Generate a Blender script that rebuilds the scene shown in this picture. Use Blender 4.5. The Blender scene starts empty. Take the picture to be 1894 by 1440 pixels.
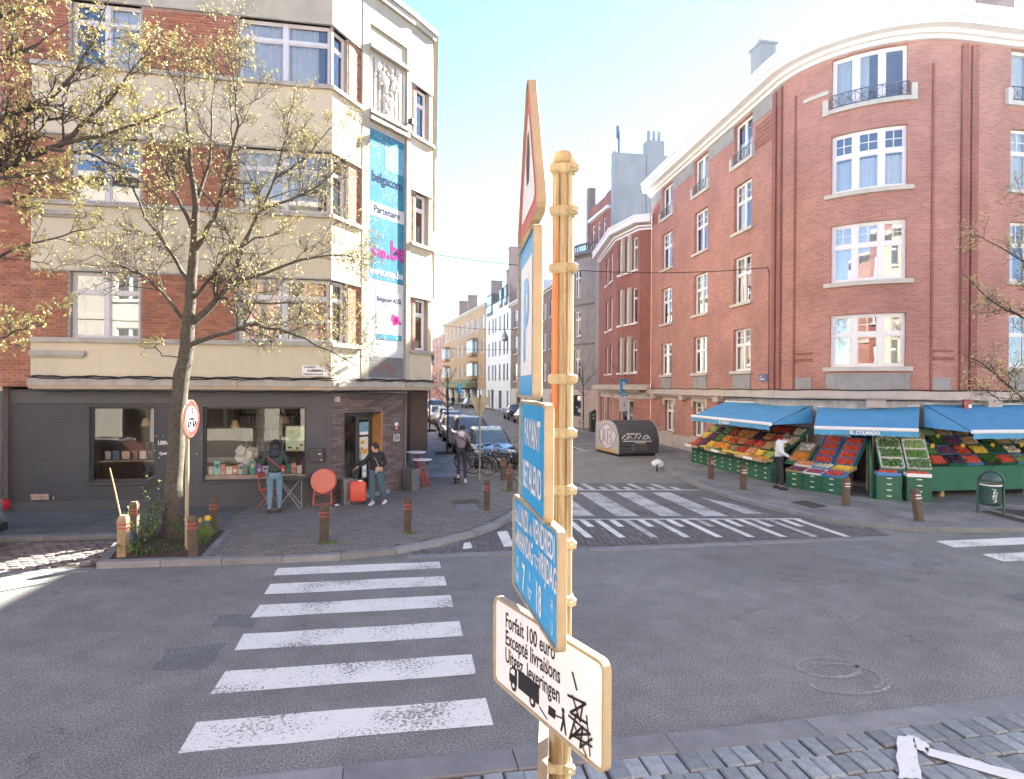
import bpy, bmesh, math, random
from mathutils import Vector, Matrix, noise
R = math.radians
random.seed(11)
scene = bpy.context.scene
col = scene.collection
# ------------------------------------------------------------------ camera
CAM_H, YAW, PITCH, ROLL = 3.05, R(10.2), R(-0.2), R(0.35)
_s, _c = math.sin(YAW), math.cos(YAW)
_f = Vector((math.cos(PITCH) * _s, math.cos(PITCH) * _c, math.sin(PITCH)))
_r = Vector((_c, -_s, 0)); _u = _r.cross(_f)
_x = math.cos(ROLL) * _r + math.sin(ROLL) * _u
_y = -math.sin(ROLL) * _r + math.cos(ROLL) * _u
cam = bpy.data.cameras.new('camera'); camo = bpy.data.objects.new('camera', cam); col.objects.link(camo)
camo.matrix_world = Matrix(((_x.x, _y.x, -_f.x, 0), (_x.y, _y.y, -_f.y, 0), (_x.z, _y.z, -_f.z, CAM_H), (0, 0, 0, 1)))
cam.sensor_width = 36; cam.lens = 1180 / 1894 * 36; cam.clip_end = 2000; cam.clip_start = .05
scene.camera = camo
# ------------------------------------------------------------------ sky, sun, exposure
SUN_AZ, SUN_EL = R(52), R(32)          # azimuth measured from +Y towards +X
w = bpy.data.worlds.new('World'); scene.world = w; w.use_nodes = True
wn = w.node_tree.nodes; wl = w.node_tree.links
sky = wn.new('ShaderNodeTexSky'); sky.sky_type = 'NISHITA'; sky.sun_disc = False
sky.sun_elevation = SUN_EL; sky.sun_rotation = SUN_AZ; sky.air_density = 0.55; sky.dust_density = 0.0; sky.ozone_density = 0.8
wl.new(sky.outputs[0], wn['Background'].inputs[0]); wn['Background'].inputs[1].default_value = 0.05
sun = bpy.data.lights.new('sun', 'SUN'); sun.energy = 4.2; sun.angle = R(0.6); sun.color = (1, .93, .82)
suno = bpy.data.objects.new('sun', sun); col.objects.link(suno)
_sd = Vector((math.sin(SUN_AZ) * math.cos(SUN_EL), math.cos(SUN_AZ) * math.cos(SUN_EL), math.sin(SUN_EL)))
suno.rotation_euler = _sd.to_track_quat('Z', 'Y').to_euler(); suno.location = (20, 20, 40)
vs = scene.view_settings; vs.view_transform = 'Standard'; vs.look = 'None'; vs.exposure = 3.65; vs.gamma = 1; vs.use_curve_mapping = False
scene.render.engine = 'CYCLES'
cy = scene.cycles; cy.use_denoising = True; cy.max_bounces = 8; cy.diffuse_bounces = 4; cy.glossy_bounces = 3
cy.transmission_bounces = 6; cy.transparent_max_bounces = 12; cy.caustics_reflective = True; cy.caustics_refractive = False
cy.blur_glossy = 1.0; cy.sample_clamp_indirect = 6; cy.use_adaptive_sampling = True; cy.adaptive_threshold = 0.02

# ------------------------------------------------------------------ helpers
def ray(u, v):
    d = _f + ((u - 947) / 1180) * _x + ((720 - v) / 1180) * _y
    return d
def gnd(u, v, z=0):
    d = ray(u, v); t = (z - CAM_H) / d.z; return Vector((d.x * t, d.y * t, z))
def at_y(u, v, Y):
    d = ray(u, v); t = Y / d.y; return Vector((d.x * t, Y, CAM_H + d.z * t))
def at_x(u, v, X):
    d = ray(u, v); t = X / d.x; return Vector((X, d.y * t, CAM_H + d.z * t))
def at_d(u, v, dep):
    d = ray(u, v); return Vector((0, 0, CAM_H)) + d * dep
def V(*a): return Vector(a)
def lerp(a, b, t): return a + (b - a) * t

class MB:
    def __init__(s): s.v = []; s.f = []; s.m = []; s.uv = []
    def face(s, pts, m=0, uv=None):
        i = len(s.v); s.v.extend([tuple(p) for p in pts]); s.f.append(tuple(range(i, i + len(pts)))); s.m.append(m)
        s.uv.append(uv or [(0, 0)] * len(pts)); return s
    def idx(s, verts, faces, m=0):
        i = len(s.v); s.v.extend([tuple(p) for p in verts])
        for f in faces:
            s.f.append(tuple(k + i for k in f)); s.m.append(m); s.uv.append([(0, 0)] * len(f))
        return s
    def hexa(s, p, m=0):    # 4 bottom, 4 top (both counter-clockwise from above)
        return s.idx(p, [(3, 2, 1, 0), (4, 5, 6, 7), (0, 1, 5, 4), (1, 2, 6, 5), (2, 3, 7, 6), (3, 0, 4, 7)], m)
    def box(s, x0, x1, y0, y1, z0, z1, m=0):
        return s.hexa([(x0, y0, z0), (x1, y0, z0), (x1, y1, z0), (x0, y1, z0), (x0, y0, z1), (x1, y0, z1), (x1, y1, z1), (x0, y1, z1)], m)
    def cbox(s, c, sx, sy, sz, rz=0, m=0, bev=0):
        k = len(s.v)
        if bev: s.bbox(sx, sy, sz, bev, m)
        else: s.box(-sx / 2, sx / 2, -sy / 2, sy / 2, -sz / 2, sz / 2, m)
        s.xf(Matrix.Translation(Vector(c)) @ Matrix.Rotation(rz, 4, 'Z'), k); return s
    def bbox(s, sx, sy, sz, b, m=0):
        x, y, z = sx / 2, sy / 2, sz / 2
        lv = [(-z, b), (-z + b, 0), (z - b, 0), (z, b)]
        rings = []
        for zz, i in lv:
            X, Y = x - i, y - i
            rings.append([(-X + b, -Y, zz), (X - b, -Y, zz), (X, -Y + b, zz), (X, Y - b, zz), (X - b, Y, zz), (-X + b, Y, zz), (-X, Y - b, zz), (-X, -Y + b, zz)])
        return s.loft(rings, m, True, True)
    def loft(s, rings, m=0, cap0=False, cap1=False, closed=True, uv=False):
        n = len(rings[0]); i0 = len(s.v)
        for r in rings: s.v.extend([tuple(p) for p in r])
        for a in range(len(rings) - 1):
            for k in range(n if closed else n - 1):
                k2 = (k + 1) % n
                s.f.append((i0 + a * n + k, i0 + a * n + k2, i0 + (a + 1) * n + k2, i0 + (a + 1) * n + k)); s.m.append(m)
                s.uv.append([(k / n, a), ((k + 1) / n, a), ((k + 1) / n, a + 1), (k / n, a + 1)] if uv else [(0, 0)] * 4)
        if cap0: s.f.append(tuple(i0 + k for k in reversed(range(n)))); s.m.append(m); s.uv.append([(0, 0)] * n)
        if cap1: s.f.append(tuple(i0 + (len(rings) - 1) * n + k for k in range(n))); s.m.append(m); s.uv.append([(0, 0)] * n)
        return s
    def tube(s, path, r, n=6, m=0, cap=True, flat=1.0):
        path = [Vector(p) for p in path]; rr = r if isinstance(r, (list, tuple)) else [r] * len(path)
        rings = []; ref = None
        for i, p in enumerate(path):
            t = (path[min(i + 1, len(path) - 1)] - path[max(i - 1, 0)])
            if t.length < 1e-9: t = Vector((0, 0, 1))
            t.normalize()
            if ref is None: ref = Vector((0, 0, 1)) if abs(t.z) < .9 else Vector((1, 0, 0))
            a = t.cross(ref)
            if a.length < 1e-6: a = t.cross(Vector((.3, 1, .2)))
            a.normalize(); b = t.cross(a); ref = a.cross(t) * -1 if False else ref
            rings.append([p + (a * math.cos(2 * math.pi * k / n) + b * math.sin(2 * math.pi * k / n) * flat) * rr[i] for k in range(n)])
        return s.loft(rings, m, cap, cap)
    def lathe(s, prof, n=16, c=(0, 0, 0), m=0, axis='Z', cap=True):
        k = len(s.v)
        rings = [[(r * math.cos(2 * math.pi * j / n), r * math.sin(2 * math.pi * j / n), z) for j in range(n)] for r, z in prof]
        s.loft(rings, m, cap, cap)
        Mx = Matrix.Identity(4)
        if axis == 'X': Mx = Matrix.Rotation(R(90), 4, 'Y')
        if axis == 'Y': Mx = Matrix.Rotation(R(-90), 4, 'X')
        s.xf(Matrix.Translation(Vector(c)) @ Mx, k); return s
    def ball(s, c, r, n=8, m=0, sc=(1, 1, 1), rings=5):
        pr = [(max(1e-4, math.sin(math.pi * k / rings)), -math.cos(math.pi * k / rings)) for k in range(rings + 1)]
        rg = [[(c[0] + a * r * sc[0] * math.cos(2 * math.pi * j / n), c[1] + a * r * sc[1] * math.sin(2 * math.pi * j / n), c[2] + z * r * sc[2]) for j in range(n)] for a, z in pr]
        return s.loft(rg, m)
    def prism(s, poly, z0, z1, m=0, uv=False):
        n = len(poly)
        s.face([(p[0], p[1], z1) for p in poly], m, [(p[0], p[1]) for p in poly])
        for i in range(n):
            a, b = poly[i], poly[(i + 1) % n]
            s.face([(a[0], a[1], z0), (b[0], b[1], z0), (b[0], b[1], z1), (a[0], a[1], z1)], m)
        return s
    def torus(s, c, R0, r, n=24, k=6, m=0, axis='Y', a0=0, a1=2 * math.pi):
        full = abs(a1 - a0 - 2 * math.pi) < 1e-6; rings = []
        for i in range(n + (0 if full else 1)):
            a = a0 + (a1 - a0) * i / n; rg = []
            for j in range(k):
                b = 2 * math.pi * j / k; q = R0 + r * math.cos(b); h = r * math.sin(b)
                if axis == 'Y': p = (q * math.cos(a), h, q * math.sin(a))
                elif axis == 'X': p = (h, q * math.cos(a), q * math.sin(a))
                else: p = (q * math.cos(a), q * math.sin(a), h)
                rg.append((c[0] + p[0], c[1] + p[1], c[2] + p[2]))
            rings.append(rg)
        if full: rings.append(rings[0])
        return s.loft(rings, m, not full, not full)
    def xf(s, Mx, k=0):
        for i in range(k, len(s.v)): s.v[i] = tuple(Mx @ Vector(s.v[i]))
        return s
    def mesh(s, name, mats, smooth=False):
        me = bpy.data.meshes.new(name); me.from_pydata(s.v, [], s.f)
        for mt in (mats if isinstance(mats, (list, tuple)) else [mats]): me.materials.append(mt)
        if any(s.m): me.polygons.foreach_set('material_index', s.m)
        ul = me.uv_layers.new(name='UVMap'); flat = [c for f in s.uv for p in f for c in p]; ul.data.foreach_set('uv', flat)
        if smooth: me.polygons.foreach_set('use_smooth', [True] * len(s.f))
        me.update(); return me
    def build(s, name, mats, parent=None, smooth=False, bevel=0, weld=False):
        me = s.mesh(name, mats, smooth)
        if weld or (smooth and weld is not None):
            bm = bmesh.new(); bm.from_mesh(me); bmesh.ops.remove_doubles(bm, verts=bm.verts, dist=1e-5); bm.to_mesh(me); bm.free()
        o = link(name, me, parent)
        if bevel:
            md = o.modifiers.new('Bevel', 'BEVEL'); md.width = bevel; md.segments = 2; md.limit_method = 'ANGLE'
        if smooth == 'auto' or smooth: pass
        return o
PINV = {}
def link(name, data, parent=None):
    o = bpy.data.objects.new(name, data); col.objects.link(o)
    if parent is not None:
        o.parent = parent
        if parent.name in PINV: o.matrix_parent_inverse = PINV[parent.name]
    return o
def tag(o, label=None, cat=None, group=None, kind=None):
    if label: o['label'] = label
    if cat: o['category'] = cat
    if group: o['group'] = group
    if kind: o['kind'] = kind
    return o
def thing(name, label, cat, loc=(0, 0, 0), rz=0, group=None, world=False):
    """Empty at the thing's base. world=True: the parts are given in world coordinates."""
    o = bpy.data.objects.new(name, None); col.objects.link(o); o.location = loc; o.rotation_euler = (0, 0, rz)
    o.empty_display_size = .2
    if world: PINV[o.name] = (Matrix.Translation(Vector(loc)) @ Matrix.Rotation(rz, 4, 'Z')).inverted()
    return tag(o, label, cat, group)
def subpart(o, parent):      # a mesh part in world coordinates stays put when parent is a mesh part of the same thing
    return o
def copy_tree(o, parent=None):
    c = o.copy(); col.objects.link(c); c.parent = parent
    for ch in [x for x in KIDS.get(o.name, [])]: copy_tree(ch, c)
    return c
KIDS = {}
def freeze(root):            # remember the children of a prototype so it can be copied
    allo = {}
    for o in bpy.data.objects:
        if o.parent: allo.setdefault(o.parent.name, []).append(o)
    def rec(o):
        KIDS[o.name] = allo.get(o.name, [])
        for c in KIDS[o.name]: rec(c)
    rec(root); return root
def struct(o): o['kind'] = 'structure'; return o
def eval_mesh(o):            # evaluate one object in a scratch scene and drop it
    ts = bpy.data.scenes.new('scratch'); ts.collection.objects.link(o)
    with bpy.context.temp_override(scene=ts, view_layer=ts.view_layers[0]): dg = bpy.context.evaluated_depsgraph_get(); me = bpy.data.meshes.new_from_object(o.evaluated_get(dg))
    bpy.data.objects.remove(o); bpy.data.scenes.remove(ts); return me
def text_mesh(body, size, cond=1.0, bold=0.0, depth=0.0, align='LEFT', spacing=1.0):
    cu = bpy.data.curves.new('txt', 'FONT'); cu.body = body; cu.size = size; cu.align_x = align; cu.offset = bold
    cu.extrude = depth; cu.space_character = spacing; cu.resolution_u = 3
    me = eval_mesh(bpy.data.objects.new('txt', cu))
    for v in me.vertices: v.co.x *= cond
    return me
def add_text(mb, body, size, M4, cond=1.0, bold=0.0, align='LEFT', m=0, spacing=1.0):
    me = text_mesh(body, size, cond, bold, 0, align, spacing)
    mb.idx([M4 @ v.co for v in me.vertices], [tuple(p.vertices) for p in me.polygons], m)
    bpy.data.meshes.remove(me)

# ------------------------------------------------------------------ materials
MT = {}
def nodes(name):
    m = bpy.data.materials.new(name); m.use_nodes = True; nt = m.node_tree
    return m, nt.nodes, nt.links, nt.nodes['Principled BSDF']
def nz(N, L, scale, det=4, rough=.6, coord=None, dist=0):
    t = N.new('ShaderNodeTexNoise'); t.inputs['Scale'].default_value = scale; t.inputs['Detail'].default_value = det
    t.inputs['Roughness'].default_value = rough; t.inputs['Distortion'].default_value = dist
    if coord: L.new(coord, t.inputs['Vector'])
    return t.outputs['Fac']
def ramp(N, L, fac, stops):
    r = N.new('ShaderNodeValToRGB'); e = r.color_ramp.elements
    while len(e) < len(stops): e.new(.5)
    for k, (p, c) in enumerate(stops):
        e[k].position = p; e[k].color = (*c, 1) if not isinstance(c, float) else (c, c, c, 1)
    L.new(fac, r.inputs[0]); return r.outputs[0]
def mixc(N, L, fac, a, b, mode='MIX'):
    n = N.new('ShaderNodeMix'); n.data_type = 'RGBA'; n.blend_type = mode
    for sock, val in ((n.inputs[0], fac), (n.inputs[6], a), (n.inputs[7], b)):
        if isinstance(val, (int, float)): sock.default_value = val
        elif isinstance(val, (tuple, list)): sock.default_value = (*val[:3], 1)
        else: L.new(val, sock)
    return n.outputs[2]
def mth(N, L, op, a, b=0.5, c=None):
    n = N.new('ShaderNodeMath'); n.operation = op
    for k, val in enumerate((a, b) if c is None else (a, b, c)):
        if isinstance(val, (int, float)): n.inputs[k].default_value = val
        else: L.new(val, n.inputs[k])
    return n.outputs[0]
def bump(N, L, B, h, strength=.3, dist=.01):
    b = N.new('ShaderNodeBump'); b.inputs['Strength'].default_value = strength; b.inputs['Distance'].default_value = dist
    L.new(h, b.inputs['Height']); L.new(b.outputs[0], B.inputs['Normal'])
def mat(name, c, rough=.7, var=.15, scale=6, bmp=0, bscale=60, metal=0, coat=0, objvar=0, streak=0, spec=.5, fine=0, island=0, bdist=.01, dirt=None):
    if name in MT: return MT[name]
    m, N, L, B = nodes(name)
    tc = N.new('ShaderNodeTexCoord').outputs['Object']
    base = None
    f = nz(N, L, scale, 5, .65, tc)
    cc = mixc(N, L, ramp(N, L, f, [(.3, 0.0), (.7, 1.0)]), [k * (1 - var) for k in c], [min(1, k * (1 + var)) for k in c])
    if fine:
        g = nz(N, L, bscale, 3, .7, tc); cc = mixc(N, L, fine, cc, ramp(N, L, g, [(.25, 0.0), (.75, 1.0)]), 'OVERLAY')
    if streak:
        mp = N.new('ShaderNodeMapping'); mp.inputs['Scale'].default_value = (4, 4, .25); L.new(tc, mp.inputs[0])
        g = nz(N, L, 1.2, 5, .7, mp.outputs[0]); cc = mixc(N, L, mth(N, L, 'MULTIPLY', ramp(N, L, g, [(.5, 0.0), (.8, 1.0)]), streak), cc, dirt or [k * .45 for k in c])
    if objvar or island:
        rnd = N.new('ShaderNodeObjectInfo').outputs['Random']
        if island: rnd = mth(N, L, 'FRACT', mth(N, L, 'ADD', rnd, N.new('ShaderNodeNewGeometry').outputs['Random Per Island']))
        k = max(objvar, island)
        hs = N.new('ShaderNodeHueSaturation'); L.new(cc, hs.inputs['Color'])
        L.new(mth(N, L, 'MULTIPLY_ADD', rnd, 2 * k, 1 - k), hs.inputs['Value'])
        L.new(mth(N, L, 'MULTIPLY_ADD', mth(N, L, 'FRACT', mth(N, L, 'MULTIPLY', rnd, 7.3)), .6 * k, 1 - .3 * k), hs.inputs['Saturation']); cc = hs.outputs[0]
    L.new(cc, B.inputs['Base Color']); B.inputs['Metallic'].default_value = metal; B.inputs['Specular IOR Level'].default_value = spec
    L.new(mth(N, L, 'MULTIPLY_ADD', f, .2, rough - .1), B.inputs['Roughness'])
    if coat: B.inputs['Coat Weight'].default_value = coat; B.inputs['Coat Roughness'].default_value = .04
    if bmp: bump(N, L, B, nz(N, L, bscale, 4, .7, tc), bmp, bdist)
    MT[name] = m; return m
def brick_mat(name, c1, c2, mortar, bw=.2, rh=.068, mw=.009, wear=.2, bmp=.5):
    m, N, L, B = nodes(name); uv = N.new('ShaderNodeTexCoord').outputs['UV']; tc = N.new('ShaderNodeTexCoord').outputs['Object']
    b = N.new('ShaderNodeTexBrick'); L.new(uv, b.inputs['Vector']); b.inputs['Scale'].default_value = 1
    for k, val in (('Brick Width', bw), ('Row Height', rh), ('Mortar Size', mw), ('Mortar Smooth', .25), ('Bias', 0.0)): b.inputs[k].default_value = val
    b.inputs['Color1'].default_value = (*c1, 1); b.inputs['Color2'].default_value = (*c2, 1); b.inputs['Mortar'].default_value = (*mortar, 1)
    big = nz(N, L, .7, 5, .6, tc); cc = mixc(N, L, wear, b.outputs['Color'], ramp(N, L, big, [(.3, 0.05), (.7, .95)]), 'OVERLAY')
    L.new(cc, B.inputs['Base Color']); B.inputs['Roughness'].default_value = .85
    if bmp: bump(N, L, B, mth(N, L, 'SUBTRACT', 1.0, b.outputs['Fac']), bmp, .006)
    MT[name] = m; return m
def glass_mat(name, tint=(.8, .86, .88), refl=.12, rough=.01):
    m, N, L, B = nodes(name); N.remove(B); out = N['Material Output']
    t = N.new('ShaderNodeBsdfTransparent'); t.inputs[0].default_value = (*tint, 1)
    g = N.new('ShaderNodeBsdfGlossy'); g.inputs['Roughness'].default_value = rough; g.inputs[0].default_value = (1, 1, 1, 1)
    lw = N.new('ShaderNodeLayerWeight'); lw.inputs[0].default_value = .35
    mx = N.new('ShaderNodeMixShader'); L.new(mth(N, L, 'MULTIPLY_ADD', lw.outputs['Fresnel'], .85, refl), mx.inputs[0])
    tc = N.new('ShaderNodeTexCoord').outputs['Object']
    b = N.new('ShaderNodeBump'); b.inputs['Strength'].default_value = .05; b.inputs['Distance'].default_value = .02
    L.new(nz(N, L, 1.4, 1, .4, tc), b.inputs['Height']); L.new(b.outputs[0], g.inputs['Normal'])
    L.new(t.outputs[0], mx.inputs[1]); L.new(g.outputs[0], mx.inputs[2]); L.new(mx.outputs[0], out.inputs[0])
    MT[name] = m; return m
def worn_paint(name, paint, ground, thr=.5, scale=26, tc_brick=None):
    """paint with worn-through specks and flakes"""
    m, N, L, B = nodes(name); tc = N.new('ShaderNodeTexCoord').outputs['Object']
    a = nz(N, L, scale, 6, .75, tc); b = nz(N, L, 1.3, 3, .5, tc)
    f = mth(N, L, 'ADD', a, mth(N, L, 'MULTIPLY_ADD', b, .5, -.25))
    k = ramp(N, L, f, [(thr, 0.0), (thr + .05, 1.0)])
    pc = mixc(N, L, nz(N, L, 7, 5, .7, tc), [x * .86 for x in paint], paint)
    cc = mixc(N, L, k, pc, mixc(N, L, nz(N, L, 300, 2, .5, tc), [x * .5 for x in ground], [x * 1.6 for x in ground]))
    if tc_brick:
        bt = N.new('ShaderNodeTexBrick'); L.new(tc, bt.inputs['Vector']); bt.inputs['Scale'].default_value = 1
        for q, val in (('Brick Width', tc_brick[0]), ('Row Height', tc_brick[1]), ('Mortar Size', .006), ('Mortar Smooth', .1)): bt.inputs[q].default_value = val
        cc = mixc(N, L, mth(N, L, 'MULTIPLY', bt.outputs['Fac'], .75), cc, [x * .6 for x in ground])
    L.new(cc, B.inputs['Base Color']); B.inputs['Roughness'].default_value = .75
    bump(N, L, B, nz(N, L, 240, 2, .6, tc), .35, .004)
    MT[name] = m; return m

def asphalt(name, c, patch=.16):
    m, N, L, B = nodes(name); tc = N.new('ShaderNodeTexCoord').outputs['Object']
    g = nz(N, L, 55, 8, .85, tc); big = nz(N, L, .35, 6, .6, tc, .4); mid = nz(N, L, 2.2, 5, .65, tc)
    cc = mixc(N, L, ramp(N, L, big, [(.35, 0.0), (.65, 1.0)]), [k * (1 - patch) for k in c], [k * (1 + patch * .6) for k in c])
    cc = mixc(N, L, .22, cc, ramp(N, L, mid, [(.3, 0.15), (.7, .85)]), 'OVERLAY')
    cc = mixc(N, L, .9, cc, ramp(N, L, g, [(.37, 0.0), (.5, .45), (.61, 1.0)]), 'OVERLAY')
    vo = N.new('ShaderNodeTexVoronoi'); vo.inputs['Scale'].default_value = 120; L.new(tc, vo.inputs['Vector'])
    cc = mixc(N, L, ramp(N, L, vo.outputs['Distance'], [(.05, .5), (.14, 0.0)]), cc, [k * 2.1 for k in c])
    # thin wandering cracks
    v2 = N.new('ShaderNodeTexVoronoi'); v2.feature = 'DISTANCE_TO_EDGE'; v2.inputs['Scale'].default_value = .33
    dn = N.new('ShaderNodeVectorMath'); dn.operation = 'ADD'; L.new(tc, dn.inputs[0])
    nv = N.new('ShaderNodeTexNoise'); nv.inputs['Scale'].default_value = 2.5; nv.inputs['Detail'].default_value = 6; L.new(tc, nv.inputs['Vector']); L.new(nv.outputs['Color'], dn.inputs[1])
    L.new(dn.outputs[0], v2.inputs['Vector'])
    cr = mth(N, L, 'MULTIPLY', ramp(N, L, v2.outputs['Distance'], [(.0, 1.0), (.006, 0.0)]), ramp(N, L, nz(N, L, .6, 2, .5, tc), [(.5, 0.0), (.6, .7)]))
    cc = mixc(N, L, cr, cc, [k * .35 for k in c])
    L.new(cc, B.inputs['Base Color']); B.inputs['Roughness'].default_value = .8; B.inputs['Specular IOR Level'].default_value = .35
    bump(N, L, B, g, .55, .006); MT[name] = m; return m

ASPH = (.198, .198, .185)
asphalt('asphalt', ASPH)
asphalt('asphalt_patch', (.145, .15, .15), .12)
asphalt('asphalt_light', (.2, .2, .2), .1)
worn_paint('road_paint', (.74, .75, .7), ASPH, .55, 30)
worn_paint('road_paint_old', (.55, .56, .56), (.15, .15, .15), .52, 24, (.24, .12))
worn_paint('chalk', (.5, .5, .5), ASPH, .4, 40)
mat('bluestone', (.2, .205, .21), .75, .2, 3, .3, 120, objvar=.16, fine=.3)
mat('paver', (.155, .15, .14), .85, .18, 8, .4, 150, objvar=.16, island=.16, fine=.4)
mat('paver_moss', (.14, .15, .11), .9, .25, 5, .4, 150, island=.2, fine=.4)
mat('paver_slab', (.2, .2, .2), .85, .15, 3, .3, 120, island=.12, fine=.3)
mat('table_paver', (.115, .112, .11), .85, .15, 5, .4, 150, objvar=.18, island=.18, fine=.4)
mat('joint', (.07, .068, .06), .95, .3, 8, .4, 90)
mat('joint_moss', (.075, .085, .05), .95, .35, 4, .4, 90)
mat('cobble', (.22, .25, .265), .6, .25, 9, .35, 60, objvar=.28, fine=.3)
mat('cobble_warm', (.15, .135, .125), .75, .25, 9, .35, 60, objvar=.25, fine=.3)
mat('soil', (.06, .045, .035), .95, .4, 12, .8, 40)
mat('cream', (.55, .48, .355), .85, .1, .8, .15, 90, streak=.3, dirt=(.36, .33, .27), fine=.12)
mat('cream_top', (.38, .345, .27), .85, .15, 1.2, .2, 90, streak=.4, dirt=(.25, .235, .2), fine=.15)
mat('ledge', (.37, .345, .3), .85, .2, 2, .25, 80, streak=.5, fine=.2)
mat('charcoal', (.072, .074, .08), .6, .1, 2, .15, 50, fine=.1)
mat('charcoal_trim', (.05, .05, .054), .5, .1, 4)
mat('brick', (.33, .135, .08), .85, .2, 14, .4, 90, objvar=.22, island=.22, fine=.25)
mat('brick_mortar', (.3, .25, .215), .95, .15, 20, .3, 100)
mat('cladding', (.155, .115, .11), .7, .2, 10, .3, 70, objvar=.3, island=.3, fine=.2)
mat('white_frame', (.72, .71, .71), .45, .04, 3)
mat('grey_frame', (.55, .54, .55), .45, .05, 3)
mat('curtain', (.62, .62, .6), .9, .08, 4)
mat('curtain_warm', (.5, .4, .34), .9, .1, 4)
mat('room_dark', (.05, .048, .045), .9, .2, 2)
mat('room_wall', (.34, .3, .25), .9, .1, 1)
mat('room_floor', (.2, .13, .08), .5, .2, 3)
mat('black', (.012, .012, .013), .5, .1, 5)
mat('black_gloss', (.015, .015, .017), .25, .1, 5)
mat('rubber', (.02, .02, .021), .85, .2, 20, .2, 80)
mat('steel', (.45, .45, .45), .35, .15, 8, metal=1)
mat('dark_steel', (.12, .125, .13), .4, .15, 8, metal=.8)
mat('galv', (.34, .34, .35), .5, .2, 12, metal=.6)
mat('white', (.75, .75, .74), .6, .05, 4)
mat('cable', (.02, .02, .02), .7, .1, 4)
glass_mat('glass', (.85, .9, .9), .16)
glass_mat('shop_glass', (.93, .95, .95), .03)
glass_mat('glass_dark', (.5, .56, .58), .3)
brick_mat('brick_red', (.42, .185, .145), (.33, .13, .1), (.35, .26, .22), .21, .07, .008, .2, .35)
brick_mat('brick_red2', (.3, .09, .065), (.23, .07, .05), (.25, .18, .16), .21, .07, .008, .2, .35)
brick_mat('brick_tan', (.42, .27, .15), (.36, .22, .12), (.36, .28, .2), .21, .07, .008, .15, .2)
brick_mat('brick_brown', (.2, .13, .11), (.16, .105, .09), (.2, .16, .14), .21, .07, .008, .15, .2)
brick_mat('brick_paint', (.072, .074, .08), (.068, .07, .076), (.055, .056, .06), .21, .07, .008, .1, .9)
brick_mat('white_tile', (.7, .72, .75), (.67, .69, .72), (.5, .52, .54), 1.2, .6, .01, .05, .2)
mat('stone_belt', (.46, .4, .36), .85, .12, 2, .2, 80, streak=.35, fine=.15)
mat('stone_grey', (.27, .27, .27), .85, .15, 2, .2, 80, streak=.5, fine=.2)
mat('stone_pale', (.5, .475, .42), .85, .1, 2, .15, 80, streak=.3)
mat('render_grey', (.27, .29, .3), .9, .12, .6, .2, 40, streak=.45)
mat('roof_slate', (.08, .08, .085), .7, .2, 6, .3, 30)
mat('roof_tile', (.2, .08, .06), .8, .2, 6, .3, 30)
mat('concrete_dark', (.16, .16, .16), .85, .2, 3, .2, 60, streak=.5)
mat('bark', (.075, .066, .055), .95, .4, 9, 1.0, 45, fine=.4, bdist=.03)
mat('twig', (.05, .042, .036), .9, .3, 12)
mat('lichen_bark', (.08, .072, .054), .95, .45, 14, .9, 60, fine=.4, bdist=.02)
mat('bud', (.46, .41, .18), .8, .3, 20, island=.4)
mat('leaf', (.12, .2, .04), .7, .3, 20, island=.35)
mat('leaf_dark', (.06, .11, .03), .7, .3, 20, island=.35)
mat('flower', (.75, .5, .03), .7, .1, 20)
mat('wood_post', (.1, .072, .05), .9, .35, 7, .5, 60, objvar=.2, streak=.6, fine=.3)
mat('wood_post_pale', (.3, .22, .12), .9, .35, 7, .5, 60, streak=.6, fine=.3)
mat('reflect_red', (.3, .045, .035), .4, .1, 9)
mat('reflect_white', (.6, .6, .58), .4, .1, 9)
# ------------------------------------------------------------------ ground, road, pavements
def in_poly(x, y, poly):
    c = False; n = len(poly)
    for i in range(n):
        x0, y0 = poly[i][:2]; x1, y1 = poly[(i + 1) % n][:2]
        if (y0 > y) != (y1 > y) and x < (x1 - x0) * (y - y0) / (y1 - y0) + x0: c = not c
    return c
def dist_path(x, y, path):
    best = 1e9; p = Vector((x, y))
    for a, b in zip(path[:-1], path[1:]):
        a = Vector(a[:2]); b = Vector(b[:2]); t = max(0, min(1, (p - a).dot(b - a) / (b - a).length_squared)); best = min(best, (p - (a + (b - a) * t)).length)
    return best
def smooth_path(pts, it=2):
    for _ in range(it):
        q = [pts[0]]
        for a, b in zip(pts[:-1], pts[1:]): q += [(a[0] * .75 + b[0] * .25, a[1] * .75 + b[1] * .25), (a[0] * .25 + b[0] * .75, a[1] * .25 + b[1] * .75)]
        pts = q + [pts[-1]]
    return pts
def inset(pts, d):
    out = []
    for i, p in enumerate(pts):
        a = Vector(pts[max(0, i - 1)]); b = Vector(pts[min(len(pts) - 1, i + 1)]); t = (b - a).normalized(); out.append((p[0] - t.y * d, p[1] + t.x * d))
    return out
mb = MB(); mb.face([(-600, -200, -.03), (600, -200, -.03), (600, 900, -.03), (-600, 900, -.03)])
struct(mb.build('ground', MT['asphalt_patch']))
mb = MB(); mb.face([(-60, -6, 0), (60, -6, 0), (60, 12.2, 0), (-60, 12.2, 0)]); mb.face([(-2, 12.2, 0), (16, 12.2, 0), (18, 150, 0), (-2, 150, 0)])
road = struct(mb.build('road', MT['asphalt']))
KL = smooth_path([(-4.88, 11.62), (-3.3, 11.55), (-1.68, 11.47), (-.45, 11.55), (.75, 12.15), (1.95, 13.25), (2.85, 14.75), (3.5, 16.6), (3.9, 18.8), (3.95, 22.2)], 1)
KL2 = [(3.95, 22.2), (3.4, 22.7), (2.72, 22.9), (2.7, 40), (2.55, 60), (2.2, 145)]
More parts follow.
